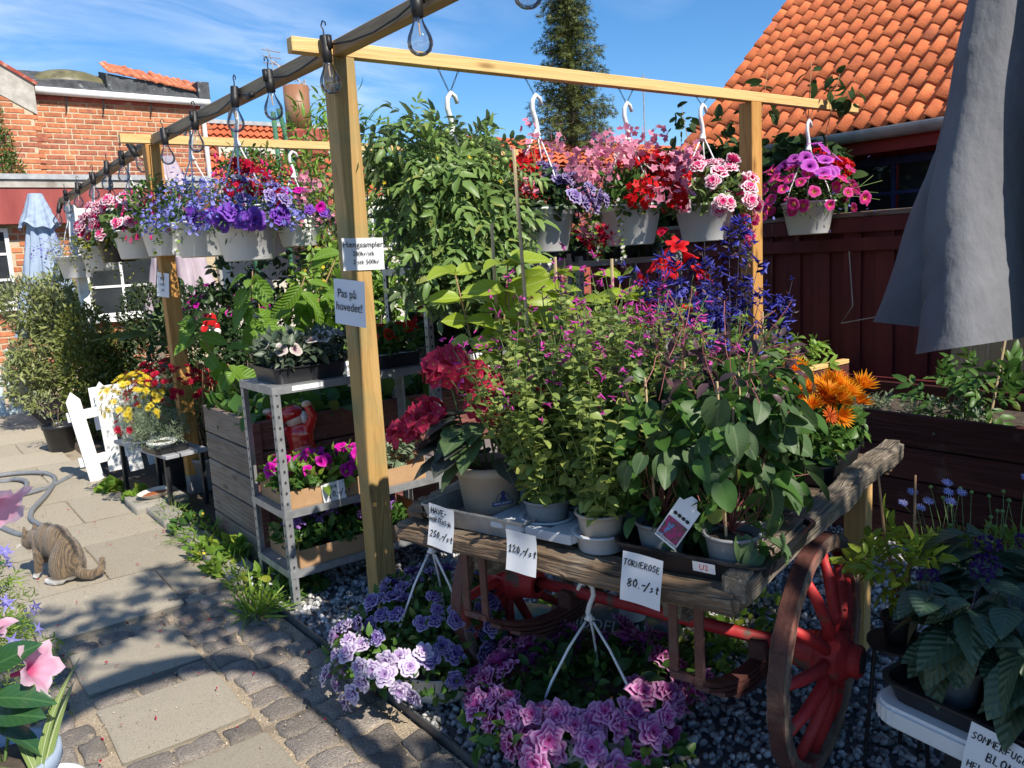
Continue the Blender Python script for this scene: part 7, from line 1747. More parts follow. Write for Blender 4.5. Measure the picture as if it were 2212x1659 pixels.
fs_ = shrub('flowering_shrub', 'yellow-green shrub with small yellow flowers behind the purple basket', (1.25, 2.75, 0), [(0, 0, 1.5, .32, .25, .28), (.2, 0, 1.2, .3, .25, .3), (-.25, 0, 1.3, .25, .2, .25)], 1000, .045, 'leaf_box', T_OV); P, D = dome(70, (0, -.05, 1.4), (.34, .26, .34), -.3, 1); blossoms('flower', fs_, one('flower', star_tm(5, .55, .1), 'p_yellow', False), P, D, np.full(len(P), .018))
pk = shrub('flowering_shrub', 'pink-flowered plant below the purple petunia basket', (.42, 3.3, 0), [(0, 0, 1.2, .28, .2, .2), (.25, 0, 1.25, .2, .2, .2)], 500, .05, 'leaf_mid', T_OV); P, D = dome(50, (.1, -.05, 1.25), (.34, .26, .22), -.3, 1); blossoms('flower', pk, FL['magenta'], P, D, np.full(len(P), .028))
shrub('magnolia_tree', 'brown-twigged small tree with sparse leaves behind the rear beam', (2.2, 4.5, 0), [(-.3, 0, 2.15, .3, .25, .35), (.1, 0, 2.4, .3, .25, .35), (-.1, 0, 1.8, .4, .3, .35)], 600, .07, 'leaf_olive', T_OV, 'tree', 1.4, up=.7)
for i, (x, y, s, mt, lb2) in enumerate([(.05, 3.55, .22, 'leaf_grey', 'grey-leaved plant in black pot behind the picket fence'), (.40, 3.85, .25, 'leaf_mid', 'bushy green plant in black pot by the banana tub'), (.70, 3.7, .25, 'leaf_dark', 'dark shrub in black pot behind the cherry sapling'), (.0, 3.0, .16, 'leaf_grey', 'small grey-green plant in black pot right of the second post')]):
    r = thing('potted_shrub', lb2, 'potted plant', (x, y, 0)); put('pot', pot_mesh(.11, .15, .30, 'black_plastic', .03), r); foliage('foliage', r, [(0, 0, .30 + s * .9, s, s, s)], 420, .07, T_OV, mt)
sk_ = thing('bare_canes', 'brown bare canes standing in a pot right of the second post', 'canes', (.10, 2.75, 0)); put('pot', pot_mesh(.10, .13, .24, 'grey_pot', .03), sk_); stems('cane', sk_, [((RNG.normal() * .04, RNG.normal() * .04, .2), (RNG.normal() * .10, RNG.normal() * .08, .6 + RNG.random() * .35)) for _ in range(9)], .007, 'stick_brown', 5, .04)
# vine on the red fence and house eaves
vn = thing('climbing_vine', 'dark leafy vine over the red fence under the tiled eaves', 'vine', (3.7, 0, 0))
foliage('foliage', vn, [(-.05, 1.5, 2.0, .22, .4, .36), (-.05, .9, 2.0, .22, .4, .34), (-.05, .4, 1.98, .2, .35, .32), (0, .08, 1.95, .16, .22, .26), (0, 1.9, 1.85, .25, .4, .4)], 2900, .08, T_HEART, 'leaf_vine', up=-.2, hang=.2, jit=.6, noise=1.4)
foliage('shoot_leaves', vn, [(-.1, 1.25, 2.5, .08, .1, .15), (-.1, .45, 2.58, .08, .12, .16), (-.12, -.12, 2.50, .08, .12, .14), (-.1, .1, 2.65, .05, .06, .1), (-.1, .8, 2.45, .06, .1, .1)], 60, .075, T_HEART, 'leaf_vine', hang=.3, jit=.7)
stems('stem', vn, [((-.05, 1.2, 1.9), (-.1, 1.25, 2.66)), ((-.05, .5, 1.9), (-.1, .45, 2.75)), ((-.05, 0, 1.9), (-.12, -.12, 2.62)), ((-.05, .2, 2), (-.1, .1, 2.75)), ((0, .2, 1.1), (0, .2, 2.0)), ((0, 1.2, 1.1), (0, 1.2, 2.0))], .005, 'stick_brown', 4, .05)

# ------------------------------------------------------------------ picket fence, bench of chrysanthemums, dish, hose
pf = thing('picket_fence', 'short white picket fence leaning by the path', 'fence', (-.50, 3.62, 0), rz=rad(4), rot=(0, rad(-6), rad(-6)))
for i, x in enumerate((0, .145, .29, .435, .58, .725)):
    MB().prism([(x - .05, 0, .02 if i else -.0), (x + .05, 0, .02), (x + .05, 0, .66), (x, 0, .73), (x - .05, 0, .66)], (0, .022, 0)).build('picket', 'white_paint', pf, (0, .01 * (i % 2), .04 * (i == 1)), (0, rad((-2, 3, 1, -1, 1, 0)[i]), 0), bevel=.003)
for z in (.14, .50): MB().span((-.09, .024, z), (.82, .046, z + .075)).build('rail', 'white_paint', pf, bevel=.003)
pr = thing('private_sign', 'white sign reading PRIVAT leaning behind the picket fence', 'sign', (-.30, 3.80, .55), rot=(rad(-6), rad(-4), rad(-18)))
MB().span((-.14, -.003, -.17), (.14, .003, .17)).build('board', 'paper', pr); put('lettering', text_mesh('PRIVAT', .062, 'ink_black'), pr, (-.02, -.0045, .06), (rad(90), 0, 0))
for k in range(2): put('lettering', text_mesh('Adgang for ansatte', .020, 'ink_black'), pr, (-.01, -.0045, -.03 - k * .03), (rad(90), 0, 0)) if k == 0 else None
be = thing('bench', 'white slatted bench carrying the chrysanthemums', 'bench', (-.20, 2.74, 0), rz=rad(8))
for k in range(3): MB().span((-.19 + k * .10, -.48, .375), (-.10 + k * .10, .42, .40)).build('slat', 'bench_white', be, bevel=.003)
for x in (-.16, .08):
    for y in (-.40, .36): MB().span((x - .014, y - .014, 0), (x + .014, y + .014, .373)).build('leg', 'black_plastic', be, bevel=.003)
tray('plant_tray', 'black tray at the end of the white bench', (-.27, 2.44, .402), rad(8), .24, .28, .05)
c1 = potted('potted_chrysanthemum', 'feathery plant with pink and yellow daisies in white pot on the bench', (-.30, 2.38, .41), pot_mesh(.07, .09, .075, 'white_plastic', .02), 'chrysanthemum', soil=(.08, .06))
foliage('foliage', c1, [(0, 0, .14, .15, .15, .10), (-.12, .05, .17, .1, .1, .08)], 420, .075, T_FERN, 'leaf_grey', up=.5); heads(c1, 'chrys_m', 9, .03, (-.05, .03, .16), (.2, .2, .16), lo=.0)
c2 = potted('potted_chrysanthemum', 'yellow chrysanthemum on the bench behind the picket fence', (-.36, 2.62, .46), PT_K, 'chrysanthemum'); foliage('foliage', c2, [(0, 0, .20, .15, .15, .14)], 360, .06, T_FERN, 'leaf_grey', up=.5); heads(c2, 'chrys_y', 80, .028, (0, -.02, .24), (.24, .24, .22), lo=-.2, az=azw(A_L + .5, 2.2))
c3 = potted('potted_chrysanthemum', 'large dark magenta chrysanthemum mound on the bench', (-.10, 2.80, .46), PT_K, 'chrysanthemum'); foliage('foliage', c3, [(0, 0, .22, .25, .25, .17)], 560, .06, T_FERN, 'leaf_mid', up=.5); heads(c3, 'chrys_m', 170, .029, (0, 0, .24), (.31, .31, .24), lo=.0, hi=1, sep=.026)
ds = thing('food_dish', 'oval cream dish of cat food on the ground', 'dish', (-.34, 2.56, .075), rz=.6); MB().lathe([(.001, 0), (.06, 0), (.075, .006), (.105, .035), (.11, .036), (.10, .032), (.07, .010), (.001, .008)], 28, (0, 0, 0), 1.25, .85).build('dish', 'porcelain', ds, smooth=True); MB().lathe([(.001, .026), (.05, .024), (.085, .016)], 20, (0, 0, 0), 1.2, .8).build('food', 'cat_food', ds, smooth=True)
put('kerb_stone', rough_block(77, .03, .012, 1), path, (-.34, 2.56, .03), None, (.34, .34, .09)).data.materials.append(MATS['kerb_concrete'])
hpts = []
def hpt(x, y): return (x, y, .022)
coil = [(-.62, 3.95), (-.9, 3.6), (-1.15, 3.6), (-1.35, 3.9), (-1.25, 4.2), (-1.0, 4.15), (-.95, 3.85), (-1.2, 3.4), (-1.5, 3.35), (-1.9, 3.6), (-1.7, 4.1), (-1.1, 4.4), (-.75, 4.1), (-.85, 3.5), (-1.05, 2.9), (-1.0, 2.45), (-1.15, 2.5), (-1.35, 3.2), (-1.75, 3.75), (-2.3, 3.7)]
for i in range(len(coil) - 1):
    p0, p1, p2, p3 = [Vector(coil[max(0, min(len(coil) - 1, j))]) for j in (i - 1, i, i + 1, i + 2)]
    for k in range(6):
        t = k / 6; q = .5 * ((2 * p1) + (p2 - p0) * t + (2 * p0 - 5 * p1 + 4 * p2 - p3) * t * t + (3 * p1 - p0 - 3 * p2 + p3) * t ** 3); hpts.append((q.x, q.y, .024 + .012 * (i % 2)))
ho = MB().tube(hpts, .018, 8).build('garden_hose', 'hose_grey', smooth=True); tag(ho, 'grey garden hose coiled on the path', 'hose')

# ------------------------------------------------------------------ weeds along the path edge
wd = [(-.32, .55), (-.31, .85), (-.33, 1.1), (-.36, 1.45), (-.34, 1.75), (-.36, 2.05), (-.40, 2.75), (-.33, .35), (-.44, .95), (-.45, 1.6), (-.2, .42), (-.40, .68), (-.43, 1.25), (-.30, 2.3), (-.5, 3.2)]
wl_ = ['beside the near shelf leg', 'at the corner of the weathered bed', 'by the first kerb stone', 'by the second kerb stone', 'below the middle of the weathered bed', 'before the food dish', 'behind the food dish', 'under the near end of the shelf', 'on the path by the first kerb gap', 'on the path by the middle kerb stone', 'under the bottom shelf board', 'where cobbles meet the bed corner', 'on the path before the kerb', 'below the second post', 'at the foot of the picket fence']
for i, (x, y) in enumerate(wd):
    r = tag(thing('weed', 'low green weed tuft ' + wl_[i], 'weed', (x, y, 0)), group='weeds along the path edge'); s = RNG.uniform(.06, .12)
    foliage('leaves', r, [(0, 0, s * .55, s, s, s * .5)], 90, .055, (T_OV, T_GRASS, T_ROUND, T_NARROW)[i % 4], ('leaf_weed', 'leaf_mid', 'leaf_weed')[i % 3], up=.5, zmin=.005)
    if i % 4 == 0: P, D = dome(12, (0, 0, s * .5), (s, s, s * .7), .2, 1); blossoms('flower', r, one('flower', star_tm(5, .6, .1), 'p_yellow' if i % 8 else 'p_white', False), P, D, np.full(len(P), .011))
r = tag(thing('weed', 'spiky grass tuft on the cobbles by the shelf', 'grass tuft', (-.47, .33, 0))); foliage('leaves', r, [(0, 0, .01, .05, .05, .02)], 110, .14, T_GRASS, 'leaf_weed', up=.9, out=1.0)
gw = thing('ground_cover', 'low green ground cover on the gravel under the cart', 'ground cover', (.55, -1.15, 0)); foliage('leaves', gw, [(RNG.uniform(-.4, .6), RNG.uniform(-.35, .5), .03, .14, .14, .04) for _ in range(12)], 800, .04, T_ROUND, 'leaf_weed', up=.5, zmin=.004); gw['kind'] = 'stuff'
lit = thing('fallen_petals', 'scattered fallen petals and dry leaves on the path', 'petals', (-.7, .6, 0)); P = np.stack([RNG.uniform(-.6, .3, 70), RNG.uniform(-1.6, 2.4, 70), np.full(70, .034)], 1)
o = put('petals', scatter('petals', T_RH, frames(RNG.normal(size=(70, 3)) * np.array([1, 1, .1]), np.tile([0, 0, 1.], (70, 1)) + RNG.normal(size=(70, 3)) * .3) * RNG.uniform(.012, .026, 70)[:, None, None], P, 'p_crimson'), lit); o['kind'] = 'stuff'; lit['kind'] = 'stuff'

# ------------------------------------------------------------------ soil bags under the cart
def bag(label, loc, rz, mat, txt, tilt=0, w=.25, d=.17):
    r = thing('soil_bag', label, 'bag', loc, rot=(tilt, 0, rz)); m = MB(); m.sphere((0, 0, .07), (w, d, .075), 18, 12).box((0, 0, .065), (w * 1.7, d * 1.7, .06)); remesh(m, 'sack', mat, .014, 8, r)
    if txt: put('lettering', text_mesh(txt, .065, 'paper'), r, (-.02, -d * .80, .135), (rad(40), 0, 0))
bag('teal plastic soil bag lettered MIDDELHAV under the cart', (.52, -1.02, 0), rad(-62), 'bag_dark', 'MIDDELHAV'); bag('teal plastic soil bag behind the left cart wheel', (.22, -.72, 0), rad(-40), 'bag_teal', 'OG POTTE')
cn = thing('white_tub', 'small round tub with printed white lid under the cart', 'tub', (.50, -1.10, .15)); MB().lathe([(.05, 0), (.055, .06), (.058, .062), (.058, .072), (.001, .073)], 24).build('tub', 'white_plastic_b', cn, smooth=False)
for r_ in (.045, .03): MB().lathe([(r_, .0738), (r_ - .004, .0740)], 24).build('lid_print', 'ink_black', cn)

# ------------------------------------------------------------------ tabby cat
m_, ns_, ls_ = new_mat('cat_fur')
out_ = nd(ns_, 'ShaderNodeOutputMaterial'); bs_ = nd(ns_, 'ShaderNodeBsdfPrincipled'); tc_ = nd(ns_, 'ShaderNodeTexCoord'); mp_ = nd(ns_, 'ShaderNodeMapping'); mp_.inputs['Scale'].default_value = (1, .35, .35); ls_.new(tc_.outputs['Object'], mp_.inputs[0])
wv_ = nd(ns_, 'ShaderNodeTexWave'); wv_.inputs['Scale'].default_value = 19; wv_.inputs['Distortion'].default_value = 7; wv_.inputs['Detail'].default_value = 3; wv_.inputs['Detail Scale'].default_value = 2.0; ls_.new(mp_.outputs[0], wv_.inputs[0])
nz_ = nd(ns_, 'ShaderNodeTexNoise'); nz_.inputs['Scale'].default_value = 160; nz_.inputs['Detail'].default_value = 4; ls_.new(tc_.outputs['Object'], nz_.inputs[0])
nb_ = nd(ns_, 'ShaderNodeTexNoise'); nb_.inputs['Scale'].default_value = 7; ls_.new(tc_.outputs['Object'], nb_.inputs[0])
c_ = mixc(ns_, ls_, nb_.outputs['Fac'], (.15, .112, .074), (.28, .17, .076)); mr_ = nd(ns_, 'ShaderNodeMapRange'); mr_.inputs[1].default_value = .35; mr_.inputs[2].default_value = .75; mr_.inputs[4].default_value = .85; ls_.new(wv_.outputs['Fac'], mr_.inputs[0])
c_ = mixc(ns_, ls_, mr_.outputs[0], c_, (.035, .026, .020)); mr2_ = nd(ns_, 'ShaderNodeMapRange'); mr2_.inputs[1].default_value = .35; mr2_.inputs[2].default_value = .7; mr2_.inputs[4].default_value = .35; ls_.new(nz_.outputs['Fac'], mr2_.inputs[0]); c_ = mixc(ns_, ls_, mr2_.outputs[0], c_, (.33, .26, .19))
sp_ = nd(ns_, 'ShaderNodeSeparateXYZ'); ls_.new(tc_.outputs['Object'], sp_.inputs[0])
# dark line along the spine, white paws
ab_ = nd(ns_, 'ShaderNodeMath', operation='ABSOLUTE'); ls_.new(sp_.outputs[1], ab_.inputs[0]); d1_ = nd(ns_, 'ShaderNodeMapRange'); d1_.inputs[1].default_value = .030; d1_.inputs[2].default_value = .008; d1_.inputs[4].default_value = .9; ls_.new(ab_.outputs[0], d1_.inputs[0]); zz_ = nd(ns_, 'ShaderNodeMapRange'); zz_.inputs[1].default_value = .12; zz_.inputs[2].default_value = .18; ls_.new(sp_.outputs[2], zz_.inputs[0]); mm_ = nd(ns_, 'ShaderNodeMath', operation='MULTIPLY'); ls_.new(d1_.outputs[0], mm_.inputs[0]); ls_.new(zz_.outputs[0], mm_.inputs[1])
c_ = mixc(ns_, ls_, mm_.outputs[0], c_, (.022, .018, .015)); wp_ = nd(ns_, 'ShaderNodeMapRange'); wp_.inputs[1].default_value = .040; wp_.inputs[2].default_value = .030; ls_.new(sp_.outputs[2], wp_.inputs[0])
xt_ = nd(ns_, 'ShaderNodeMapRange'); xt_.inputs[1].default_value = -.10; xt_.inputs[2].default_value = -.08; ls_.new(sp_.outputs[0], xt_.inputs[0]); wm_ = nd(ns_, 'ShaderNodeMath', operation='MULTIPLY'); ls_.new(wp_.outputs[0], wm_.inputs[0]); ls_.new(xt_.outputs[0], wm_.inputs[1]); c_ = mixc(ns_, ls_, wm_.outputs[0], c_, (.74, .72, .68))
ls_.new(c_, bs_.inputs['Base Color']); bs_.inputs['Roughness'].default_value = .8; bs_.inputs['Specular IOR Level'].default_value = .15; bs_.inputs['Sheen Weight'].default_value = .3
bp_ = nd(ns_, 'ShaderNodeBump'); bp_.inputs['Strength'].default_value = .7; bp_.inputs['Distance'].default_value = .01; ls_.new(nz_.outputs['Fac'], bp_.inputs['Height']); ls_.new(bp_.outputs[0], bs_.inputs['Normal']); ls_.new(bs_.outputs[0], out_.inputs[0])
ct = thing('cat', 'brown tabby cat with white paws sniffing the path, back turned', 'cat', (-1.06, 1.42, .018), rz=rad(118)); ct.scale = (.68, .70, .98)
m = MB()
m.sphere((.0, 0, .13), (.115, .10, .125), 18, 14).sphere((.09, 0, .205), (.12, .088, .10), 18, 14).sphere((.19, 0, .215), (.10, .078, .095), 18, 14).sphere((.27, 0, .175), (.075, .068, .095), 16, 12)
for s in (-1, 1):
    m.sphere((.01, s * .075, .09), (.085, .05, .09), 14, 10)                                   # haunch
    m.tube([(-.02, s * .085, .06), (.03, s * .095, .025), (.10, s * .095, .018)], [.035, .028, .022], 10).sphere((.115, s * .095, .018), (.034, .022, .018), 10, 8)
    m.tube([(.25, s * .045, .16), (.27, s * .05, .09), (.275 + .02 * s, s * .05, .03)], [.042, .030, .022], 10).sphere((.295 + .02 * s, s * .05, .017), (.032, .022, .017), 10, 8)
m.tube([(.28, 0, .21), (.34, 0, .215), (.385, 0, .205)], [.062, .052, .045], 12).sphere((.405, 0, .20), (.062, .056, .052), 16, 12).sphere((.452, 0, .182), (.028, .030, .024), 12, 8)
for s in (-1, 1): m.tube([(.39, s * .034, .235), (.387, s * .043, .272), (.384, s * .046, .288)], [.024, .014, .003], 8)
m.tube([(-.06, 0, .07), (-.13, -.015, .045), (-.18, -.05, .035), (-.20, -.105, .045), (-.185, -.145, .075), (-.165, -.155, .10)], [.034, .031, .029, .027, .024, .018], 10)
cb_ = remesh(m, 'body', 'cat_fur', .007, 5, ct)
n_ = len(cb_.data.vertices); co_ = np.zeros(n_ * 3); no_ = np.zeros(n_ * 3); cb_.data.vertices.foreach_get('co', co_); cb_.data.vertices.foreach_get('normal', no_); co_ = co_.reshape(-1, 3); no_ = no_.reshape(-1, 3)
k_ = RNG.integers(n_, size=16000); k_ = k_[co_[k_, 2] > .03]; P = co_[k_] + RNG.normal(size=(len(k_), 3)) * .002; D = no_[k_] * .55 + np.array([-.9, 0, -.35]) + RNG.normal(size=(len(k_), 3)) * .25
fu = put('fur', scatter('fur', Tm([(-.07, 0, 0), (.07, 0, 0), (0, 1, -.1)], [(0, 1, 2)], [(0, 0), (1, 0), (.5, 1)]), frames(D, no_[k_]) * RNG.uniform(.008, .015, len(k_))[:, None, None], P, 'cat_fur'), cb_); fu['kind'] = 'stuff'
for s in (-1, 1):
    MB().sphere((.445, s * .024, .212), (.006, .007, .007), 8, 6).build('eye', 'glazed_black', ct, smooth=True)
    for k in range(3): MB().tube([(.465, s * .015, .178), (.485, s * .06, .172 + k * .008 - .01)], .0006, 3).build('whisker', 'glazed_white', ct)
MB().sphere((.478, 0, .190), (.006, .008, .006), 8, 6).build('nose', 'glazed_skin', ct, smooth=True)
# ------------------------------------------------------------------ beds on the right
tp = thing('tomato_seedling', 'young tomato plant tied to a bamboo cane in the right bed', 'tomato plant', (2.62, -1.45, .56)); stems('stem', tp, [((0, 0, 0), (.02, .02, .30)), ((0, 0, .1), (.12, .05, .26)), ((0, 0, .1), (-.1, .1, .22))], .007, 'stem_green'); foliage('foliage', tp, [(0, 0, .24, .18, .18, .10), (0, .1, .16, .2, .18, .08)], 60, .15, T_COMP, 'leaf_mid', up=.1, out=1); MB().tube([(.03, -.04, 0), (.06, -.10, .52)], .006, 6).build('cane', 'bamboo', tp)
ar = thing('artichoke_plant', 'silver-green artichoke leaves at the right end of the bed', 'artichoke', (2.66, -2.05, .56)); leaf_objs('leaf', ar, [one('leaf', comp_tm(7, .30, .36), 'leaf_grey')], np.zeros((16, 3)) + np.array([0, 0, .03]), np.stack([RNG.normal(size=16), RNG.normal(size=16) + .3, RNG.uniform(.35, 1, 16)], 1), np.tile([0, 0, 1.], (16, 1)) + RNG.normal(size=(16, 3)) * .3, RNG.uniform(.28, .42, 16))
po = thing('potato_plants', 'bright leafy potato plants in the bed by the fence', 'potato plants', (2.95, .15, .62)); foliage('foliage', po, [(-.1, -.1, .12, .22, .2, .12), (.12, .1, .18, .22, .22, .14), (.2, -.2, .12, .18, .16, .1), (-.15, .25, .12, .2, .2, .12)], 210, .15, T_COMP7, 'leaf_bright', up=.2); stems('stem', po, [((x, y, -.03), (x, y, .15)) for x, y in ((-.1, -.1), (.1, .1), (.2, -.2), (-.1, .2))], .006, 'stem_green'); MB().tube([(-.2, -.25, 0), (-.2, -.25, .50)], .006, 6).build('cane', 'bamboo', po)
lo_ = thing('herb_plants', 'low grey-green herbs along the front of the right bed', 'herbs', (2.5, -1.0, .58)); foliage('foliage', lo_, [(0, y, .05, .13, .16, .07) for y in (-.35, -.1, .15, .4)], 260, .07, T_COMP, 'leaf_grey', up=.3)
# ------------------------------------------------------------------ heliotropes, nearest right
hs_ = thing('plant_stand', 'white moulded plastic slab under the heliotropes, lower right', 'stand', (.46, -2.58, 0), rz=rad(-5))
MB().prism(roundrect(-.31, -.34, .31, .33, .07, .365), (0, 0, .055)).build('slab', 'white_plastic_b', hs_, bevel=.012, segs=2)
MB().span((-.18, -.20, 0), (.20, .20, .364)).build('pedestal', 'black_plastic', hs_, bevel=.01)
tray('plant_tray', 'black plastic tray of heliotropes on the white slab', (.465, -2.57, .421), rad(-5), .58, .60, .055, lip=.02, rnd=.05)
HM = Matrix.Translation((.465, -2.57, .428)) @ Matrix.Rotation(rad(-5), 4, 'Z')
he_me = [one('leaf', leaf_tm(.62, .12, c, 9, .9, 0, 0, .05), 'leaf_helio') for c in (.25, .5, .8)]
he_lab = ['heliotrope with dark purple heads nearest the cart wheel', 'heliotrope in the middle of the near tray edge', 'heliotrope at the bottom right corner above the price tag', 'heliotrope behind the one nearest the cart wheel', 'heliotrope in the middle of the tray', 'heliotrope at the far side of the tray by the blue daisies']
for i, (x, y) in enumerate([(-.18, .17), (-.18, -.01), (-.18, -.19), (.0, .18), (.0, .0), (.17, .18)]):
    r = potted('potted_heliotrope', he_lab[i], tuple(HM @ Vector((x, y, 0))), PT_G2, 'heliotrope', 'heliotropes on the white table', soil=(.058, .085))
    tips = [(RNG.normal() * .06, RNG.normal() * .06, RNG.uniform(.24, .34)) for _ in range(7)]; stems('stem', r, [((0, 0, .07), t) for t in tips], .004, 'stem_dark', 5, .05)
    P = []; D = []; S = []
    for t in tips:
        for k in range(13): q = RNG.uniform(.25, 1.0); a = RNG.uniform(0, 6.28); P.append(np.array(t) * q + np.array([0, 0, .07]) * (1 - q)); D.append((math.cos(a), math.sin(a), .25 - (1 - q) * .9 + RNG.normal() * .2)); S.append(RNG.uniform(.09, .155) * (1.15 - .35 * q))
    D = np.array(D); leaf_objs('leaf', r, he_me, np.array(P), D, np.tile([0, 0, 1.], (len(P), 1)) + unit(D) * .25 + RNG.normal(size=(len(P), 3)) * .22, np.array(S))
    blossoms('flower_head', r, FL['heliohead'], [(t[0], t[1], t[2] + .02) for t in tips[:(2 if i in (0, 3) else 1)]], [(t[0] * 3 - .2, t[1] * 3 - .2, 1) for t in tips[:(2 if i in (0, 3) else 1)]], RNG.uniform(.026, .034, 2 if i in (0, 3) else 1))
tag_card('white price tag reading SOMMERFUGLE BLOMST at the lower right corner', tuple(HM @ Vector((-.312, -.02, .042))), (rad(-4), rad(6), rad(-95)), .15, .13, [('SOMMERFUGLE', -.068, -.034, .64), ('BLOMST', -.03, -.068, .8), ('HELIOTROP', -.065, -.102, .64)], .025, seed=21, bend=.6)
def wire_stand(label, loc, h, r=.12):
    t = thing('plant_stand', label, 'stand', loc); MB().lathe([(.001, h - .008), (r, h - .008), (r, h), (.001, h)], 20).build('top', 'dark_metal', t)
    for k in range(3): a = k * 2.094 + .4; MB().tube([(r * 1.1 * math.cos(a), r * 1.1 * math.sin(a), 0), (r * .8 * math.cos(a), r * .8 * math.sin(a), h - .008)], .006, 6).build('leg', 'dark_metal', t)
wire_stand('thin metal stand under the blue daisies', (.80, -2.24, 0), .48, .16)
for i, (x, y) in enumerate([(.735, -2.19), (.87, -2.29)]):
    r = potted('potted_felicia', ['blue daisies on tall stems behind the heliotropes, left pot', 'blue daisies on tall stems at the right edge'][i], (x, y, .481), PT_K, 'daisy'); foliage('foliage', r, [(0, 0, .14, .10, .10, .07)], 330, .035, T_NARROW, 'leaf_weed', up=.6)
    ts = [(RNG.normal() * .07, RNG.normal() * .07, RNG.uniform(.22, .36)) for _ in range(17)]; stems('stem', r, [((t[0] * .6, t[1] * .6, .1), t) for t in ts], .0016, 'stem_green', 4, .05)
    blossoms('flower', r, FL['daisyblue'], ts[:6], [(-.3, -.4, .8)] * 6, [.018] * 6); blossoms('bud', r, MB().sphere((0, 0, 0), .006, 8, 6).mesh('bud', 'stem_green', True), ts[6:], [(0, 0, 1)] * 11, [1.0] * 11)
r = potted('potted_maple', 'yellow-green lobed plant with two bare twigs behind the heliotropes', (.56, -2.12, .40), PT_K, 'plant'); foliage('foliage', r, [(0, 0, .22, .10, .10, .09)], 60, .10, T_COMP, 'leaf_lime', up=.4); stems('twig', r, [((0, 0, .1), (-.10, .02, .52)), ((.02, 0, .1), (.07, .0, .48))], .006, 'stick_brown', 6, .05)
wire_stand('thin metal stand under the yellow-green plant', (.56, -2.12, 0), .398, .09)
# ------------------------------------------------------------------ foreground left: pink trumpet flowers on a small table
ft = thing('plant_stand', 'small table for plants at the left foreground edge', 'stand', (-1.66, -1.78, 0)); MB().span((-.16, -.22, .74), (.10, .22, .765)).build('table_top', 'white_plastic_b', ft, bevel=.004)
for x in (-.13, .07):
    for y in (-.18, .18): MB().span((x - .015, y - .015, 0), (x + .015, y + .015, .739)).build('leg', 'white_plastic_b', ft)
dp = thing('potted_dipladenia', 'pink trumpet flowers with glossy dark leaves at the left edge', 'dipladenia', (-1.60, -1.87, .766)); put('pot', pot_mesh(.055, .075, .11, 'umbrella_blue', .02), dp); put('earth', soil_disc(.065, .095), dp)
RV, UV_, FV = np.array(_R), np.array(_U), np.array(_F)
for (p, d, s) in [((-1.535, -1.905, 1.012), RV * .95 + UV_ * .35 - FV * .25, .036), ((-1.548, -1.852, 1.238), RV * .8 - UV_ * .55 - FV * .1, .046), ((-1.585, -1.86, 1.075), RV * .2 + UV_ * .9 - FV * .3, .03)]:
    blossoms('flower', dp, FL['dippink'], [np.array(p) - np.array(dp.location)], [d], [s], spin=True)
gm_ = [one('leaf', leaf_tm(.46, .18, c, 7, .9), 'leaf_gloss') for c in (.15, .35)]
LV = [((-1.60, -1.88, 1.02), RV * .9 + UV_ * .5, .085), ((-1.62, -1.88, 1.03), RV * .5 + UV_ * .8, .08), ((-1.60, -1.90, .985), RV * 1 + UV_ * .1, .085), ((-1.60, -1.89, .955), RV * .95 + UV_ * .15 - FV * .3, .09), ((-1.61, -1.86, 1.0), RV * .4 - FV * .6 + UV_ * .3, .07), ((-1.60, -1.88, .93), RV * .8 - UV_ * .2, .08), ((-1.62, -1.84, 1.08), RV * .3 + UV_ * .9, .07), ((-1.62, -1.85, 1.15), RV * .5 + UV_ * .3 + FV * .5, .07), ((-1.60, -1.87, 1.0), FV * 1. + UV_ * .2, .08), ((-1.61, -1.88, .98), -FV + UV_ * .4, .08)]
leaf_objs('leaf', dp, gm_, np.array([l[0] for l in LV]) - np.array(dp.location), np.array([l[1] for l in LV]), np.tile([0, 0, 1.], (len(LV), 1)) - FV * .5 + RNG.normal(size=(len(LV), 3)) * .3, np.array([l[2] for l in LV]))
stems('stem', dp, [((0, 0, .08), (.03, 0, .2)), ((0, 0, .08), (.0, 0, .32)), ((.0, 0, .2), (.03, .0, .44)), ((.02, 0, .18), (.05, -.03, .235))], .003, 'stem_green')
sg = thing('spider_plant', 'striped strap-leaved plant at the lower left corner', 'spider plant', (-1.56, -1.94, .766)); put('pot', pot_mesh(.04, .055, .08, 'white_plastic', .015), sg)
leaf_objs('leaf', sg, [one('leaf', leaf_tm(.09, .2, c, 9, .6), 'leaf_strap') for c in (.5, .8)], np.tile([0, 0, .08], (8, 1)), np.stack([RNG.normal(size=8) * .5 + .2, RNG.normal(size=8) * .5 - .1, RNG.uniform(.6, 1.2, 8)], 1), np.tile([0, 0, 1.], (8, 1)) + RNG.normal(size=(8, 3)) * .1, RNG.uniform(.13, .20, 8))
iso = thing('potted_isotoma', 'blue star flowers with fine foliage at the left edge', 'isotoma', (-1.60, -1.66, .766)); put('pot', pot_mesh(.05, .065, .09, 'grey_pot', .015), iso); foliage('foliage', iso, [(.0, 0, .24, .075, .09, .14), (.03, -.04, .16, .07, .08, .1), (0, .1, .22, .07, .08, .12)], 620, .042, T_FERN, 'leaf_weed', up=.5); P, D = dome(40, (.01, 0, .24), (.09, .11, .15), -.3, 1); blossoms('flower', iso, FL['isotoma'], P, D + np.array([0, -.4, .2]), np.full(len(P), .016))
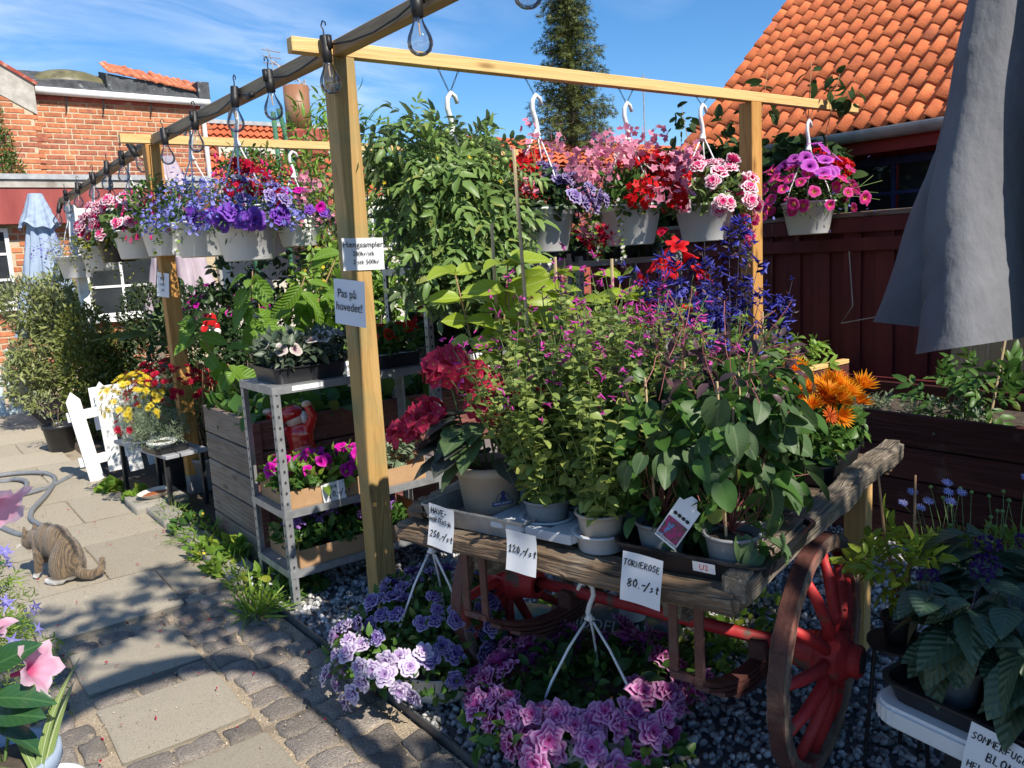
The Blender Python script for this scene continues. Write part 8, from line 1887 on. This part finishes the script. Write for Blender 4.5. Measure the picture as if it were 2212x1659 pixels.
# ------------------------------------------------------------------ behind the viewer: what throws the shade
arch = thing('rose_arch', 'tall metal rose arch over the path', 'arch', (-.95, -3.55, 0))
ac = [(-.45, 0, 0), (-.45, 0, 3.1)] + [(-.45 * math.cos(a), 0, 3.1 + .43 * math.sin(a)) for a in [math.pi * i / 14 for i in range(1, 14)]] + [(.45, 0, 3.1), (.45, 0, 0)]
for dy in (-.05, .05): MB().tube([(x, dy, z) for x, y, z in ac], .035, 8).build('hoop', 'dark_metal', arch, smooth=True)
for z in (.8, 1.6, 2.4): 
    for x in (-.45, .45): MB().tube([(x, -.03, z), (x, .03, z)], .008, 5).build('rung', 'dark_metal', arch)
rs_ = thing('climbing_rose', 'climbing rose growing over the arch', 'rose', (-.95, -3.55, 0)); foliage('foliage', rs_, [(-.3, 0, 3.75, .16, .1, .10), (.05, .05, 3.98, .2, .1, .12), (.38, 0, 3.8, .18, .1, .12), (.15, 0, 4.28, .14, .1, .10), (.5, 0, 4.15, .14, .1, .14), (-.15, 0, 4.35, .12, .1, .08), (.6, 0, 3.55, .12, .1, .2), (.45, 0, 4.5, .14, .1, .1), (-.38, 0, 4.05, .1, .1, .08)], 560, .10, T_OV, 'leaf_mid', jit=.8, shell=.2)
stems('stem', rs_, [((-.45, 0, 0), (-.43, 0, 3.2)), ((-.2, 0, 3.5), (.15, 0, 4.4)), ((.3, 0, 3.4), (.5, 0, 4.55)), ((-.3, 0, 3.4), (-.15, 0, 4.4)), ((.2, 0, 3.5), (-.4, 0, 4.1))], .010, 'stick_brown', 5, .04)
tree = thing('added_shade_tree', 'leafy tree added unseen behind the viewer to shade the cart', 'tree', (1.1, -5.3, 0)); MB().tube([(0, 0, 0), (.05, 0, 1.4), (-.05, 0, 2.6)], [.12, .09, .05], 8).build('trunk', 'bark', tree, smooth=True)  # unseen tree, added and shaped to keep the cart side in shade
foliage('crown', tree, [(-1.42, 0, 3.35, .42, .4, .75), (-1.3, 0, 2.5, .42, .4, .6), (-.9, 0, 3.0, .5, .4, .7), (-.45, 0, 3.3, .6, .5, .75), (.1, .1, 3.1, .7, .5, .85), (.6, 0, 3.4, .6, .5, .7), (1.1, 0, 3.0, .6, .5, .8), (-.8, 0, 2.3, .5, .4, .5), (0, 0, 2.2, .7, .4, .6), (.9, 0, 2.2, .7, .4, .6)], 5600, .13, T_OV, 'leaf_mid', shell=.2, jit=.8)
stems('branch', tree, [((-.03, 0, 2.2), p) for p in ((-.9, 0, 3.1), (-.4, 0, 3.6), (.2, 0, 3.6), (.7, 0, 3.6), (1.2, 0, 3.0), (-.8, 0, 2.4), (.9, 0, 2.4))], .03, 'bark', 6, .05)
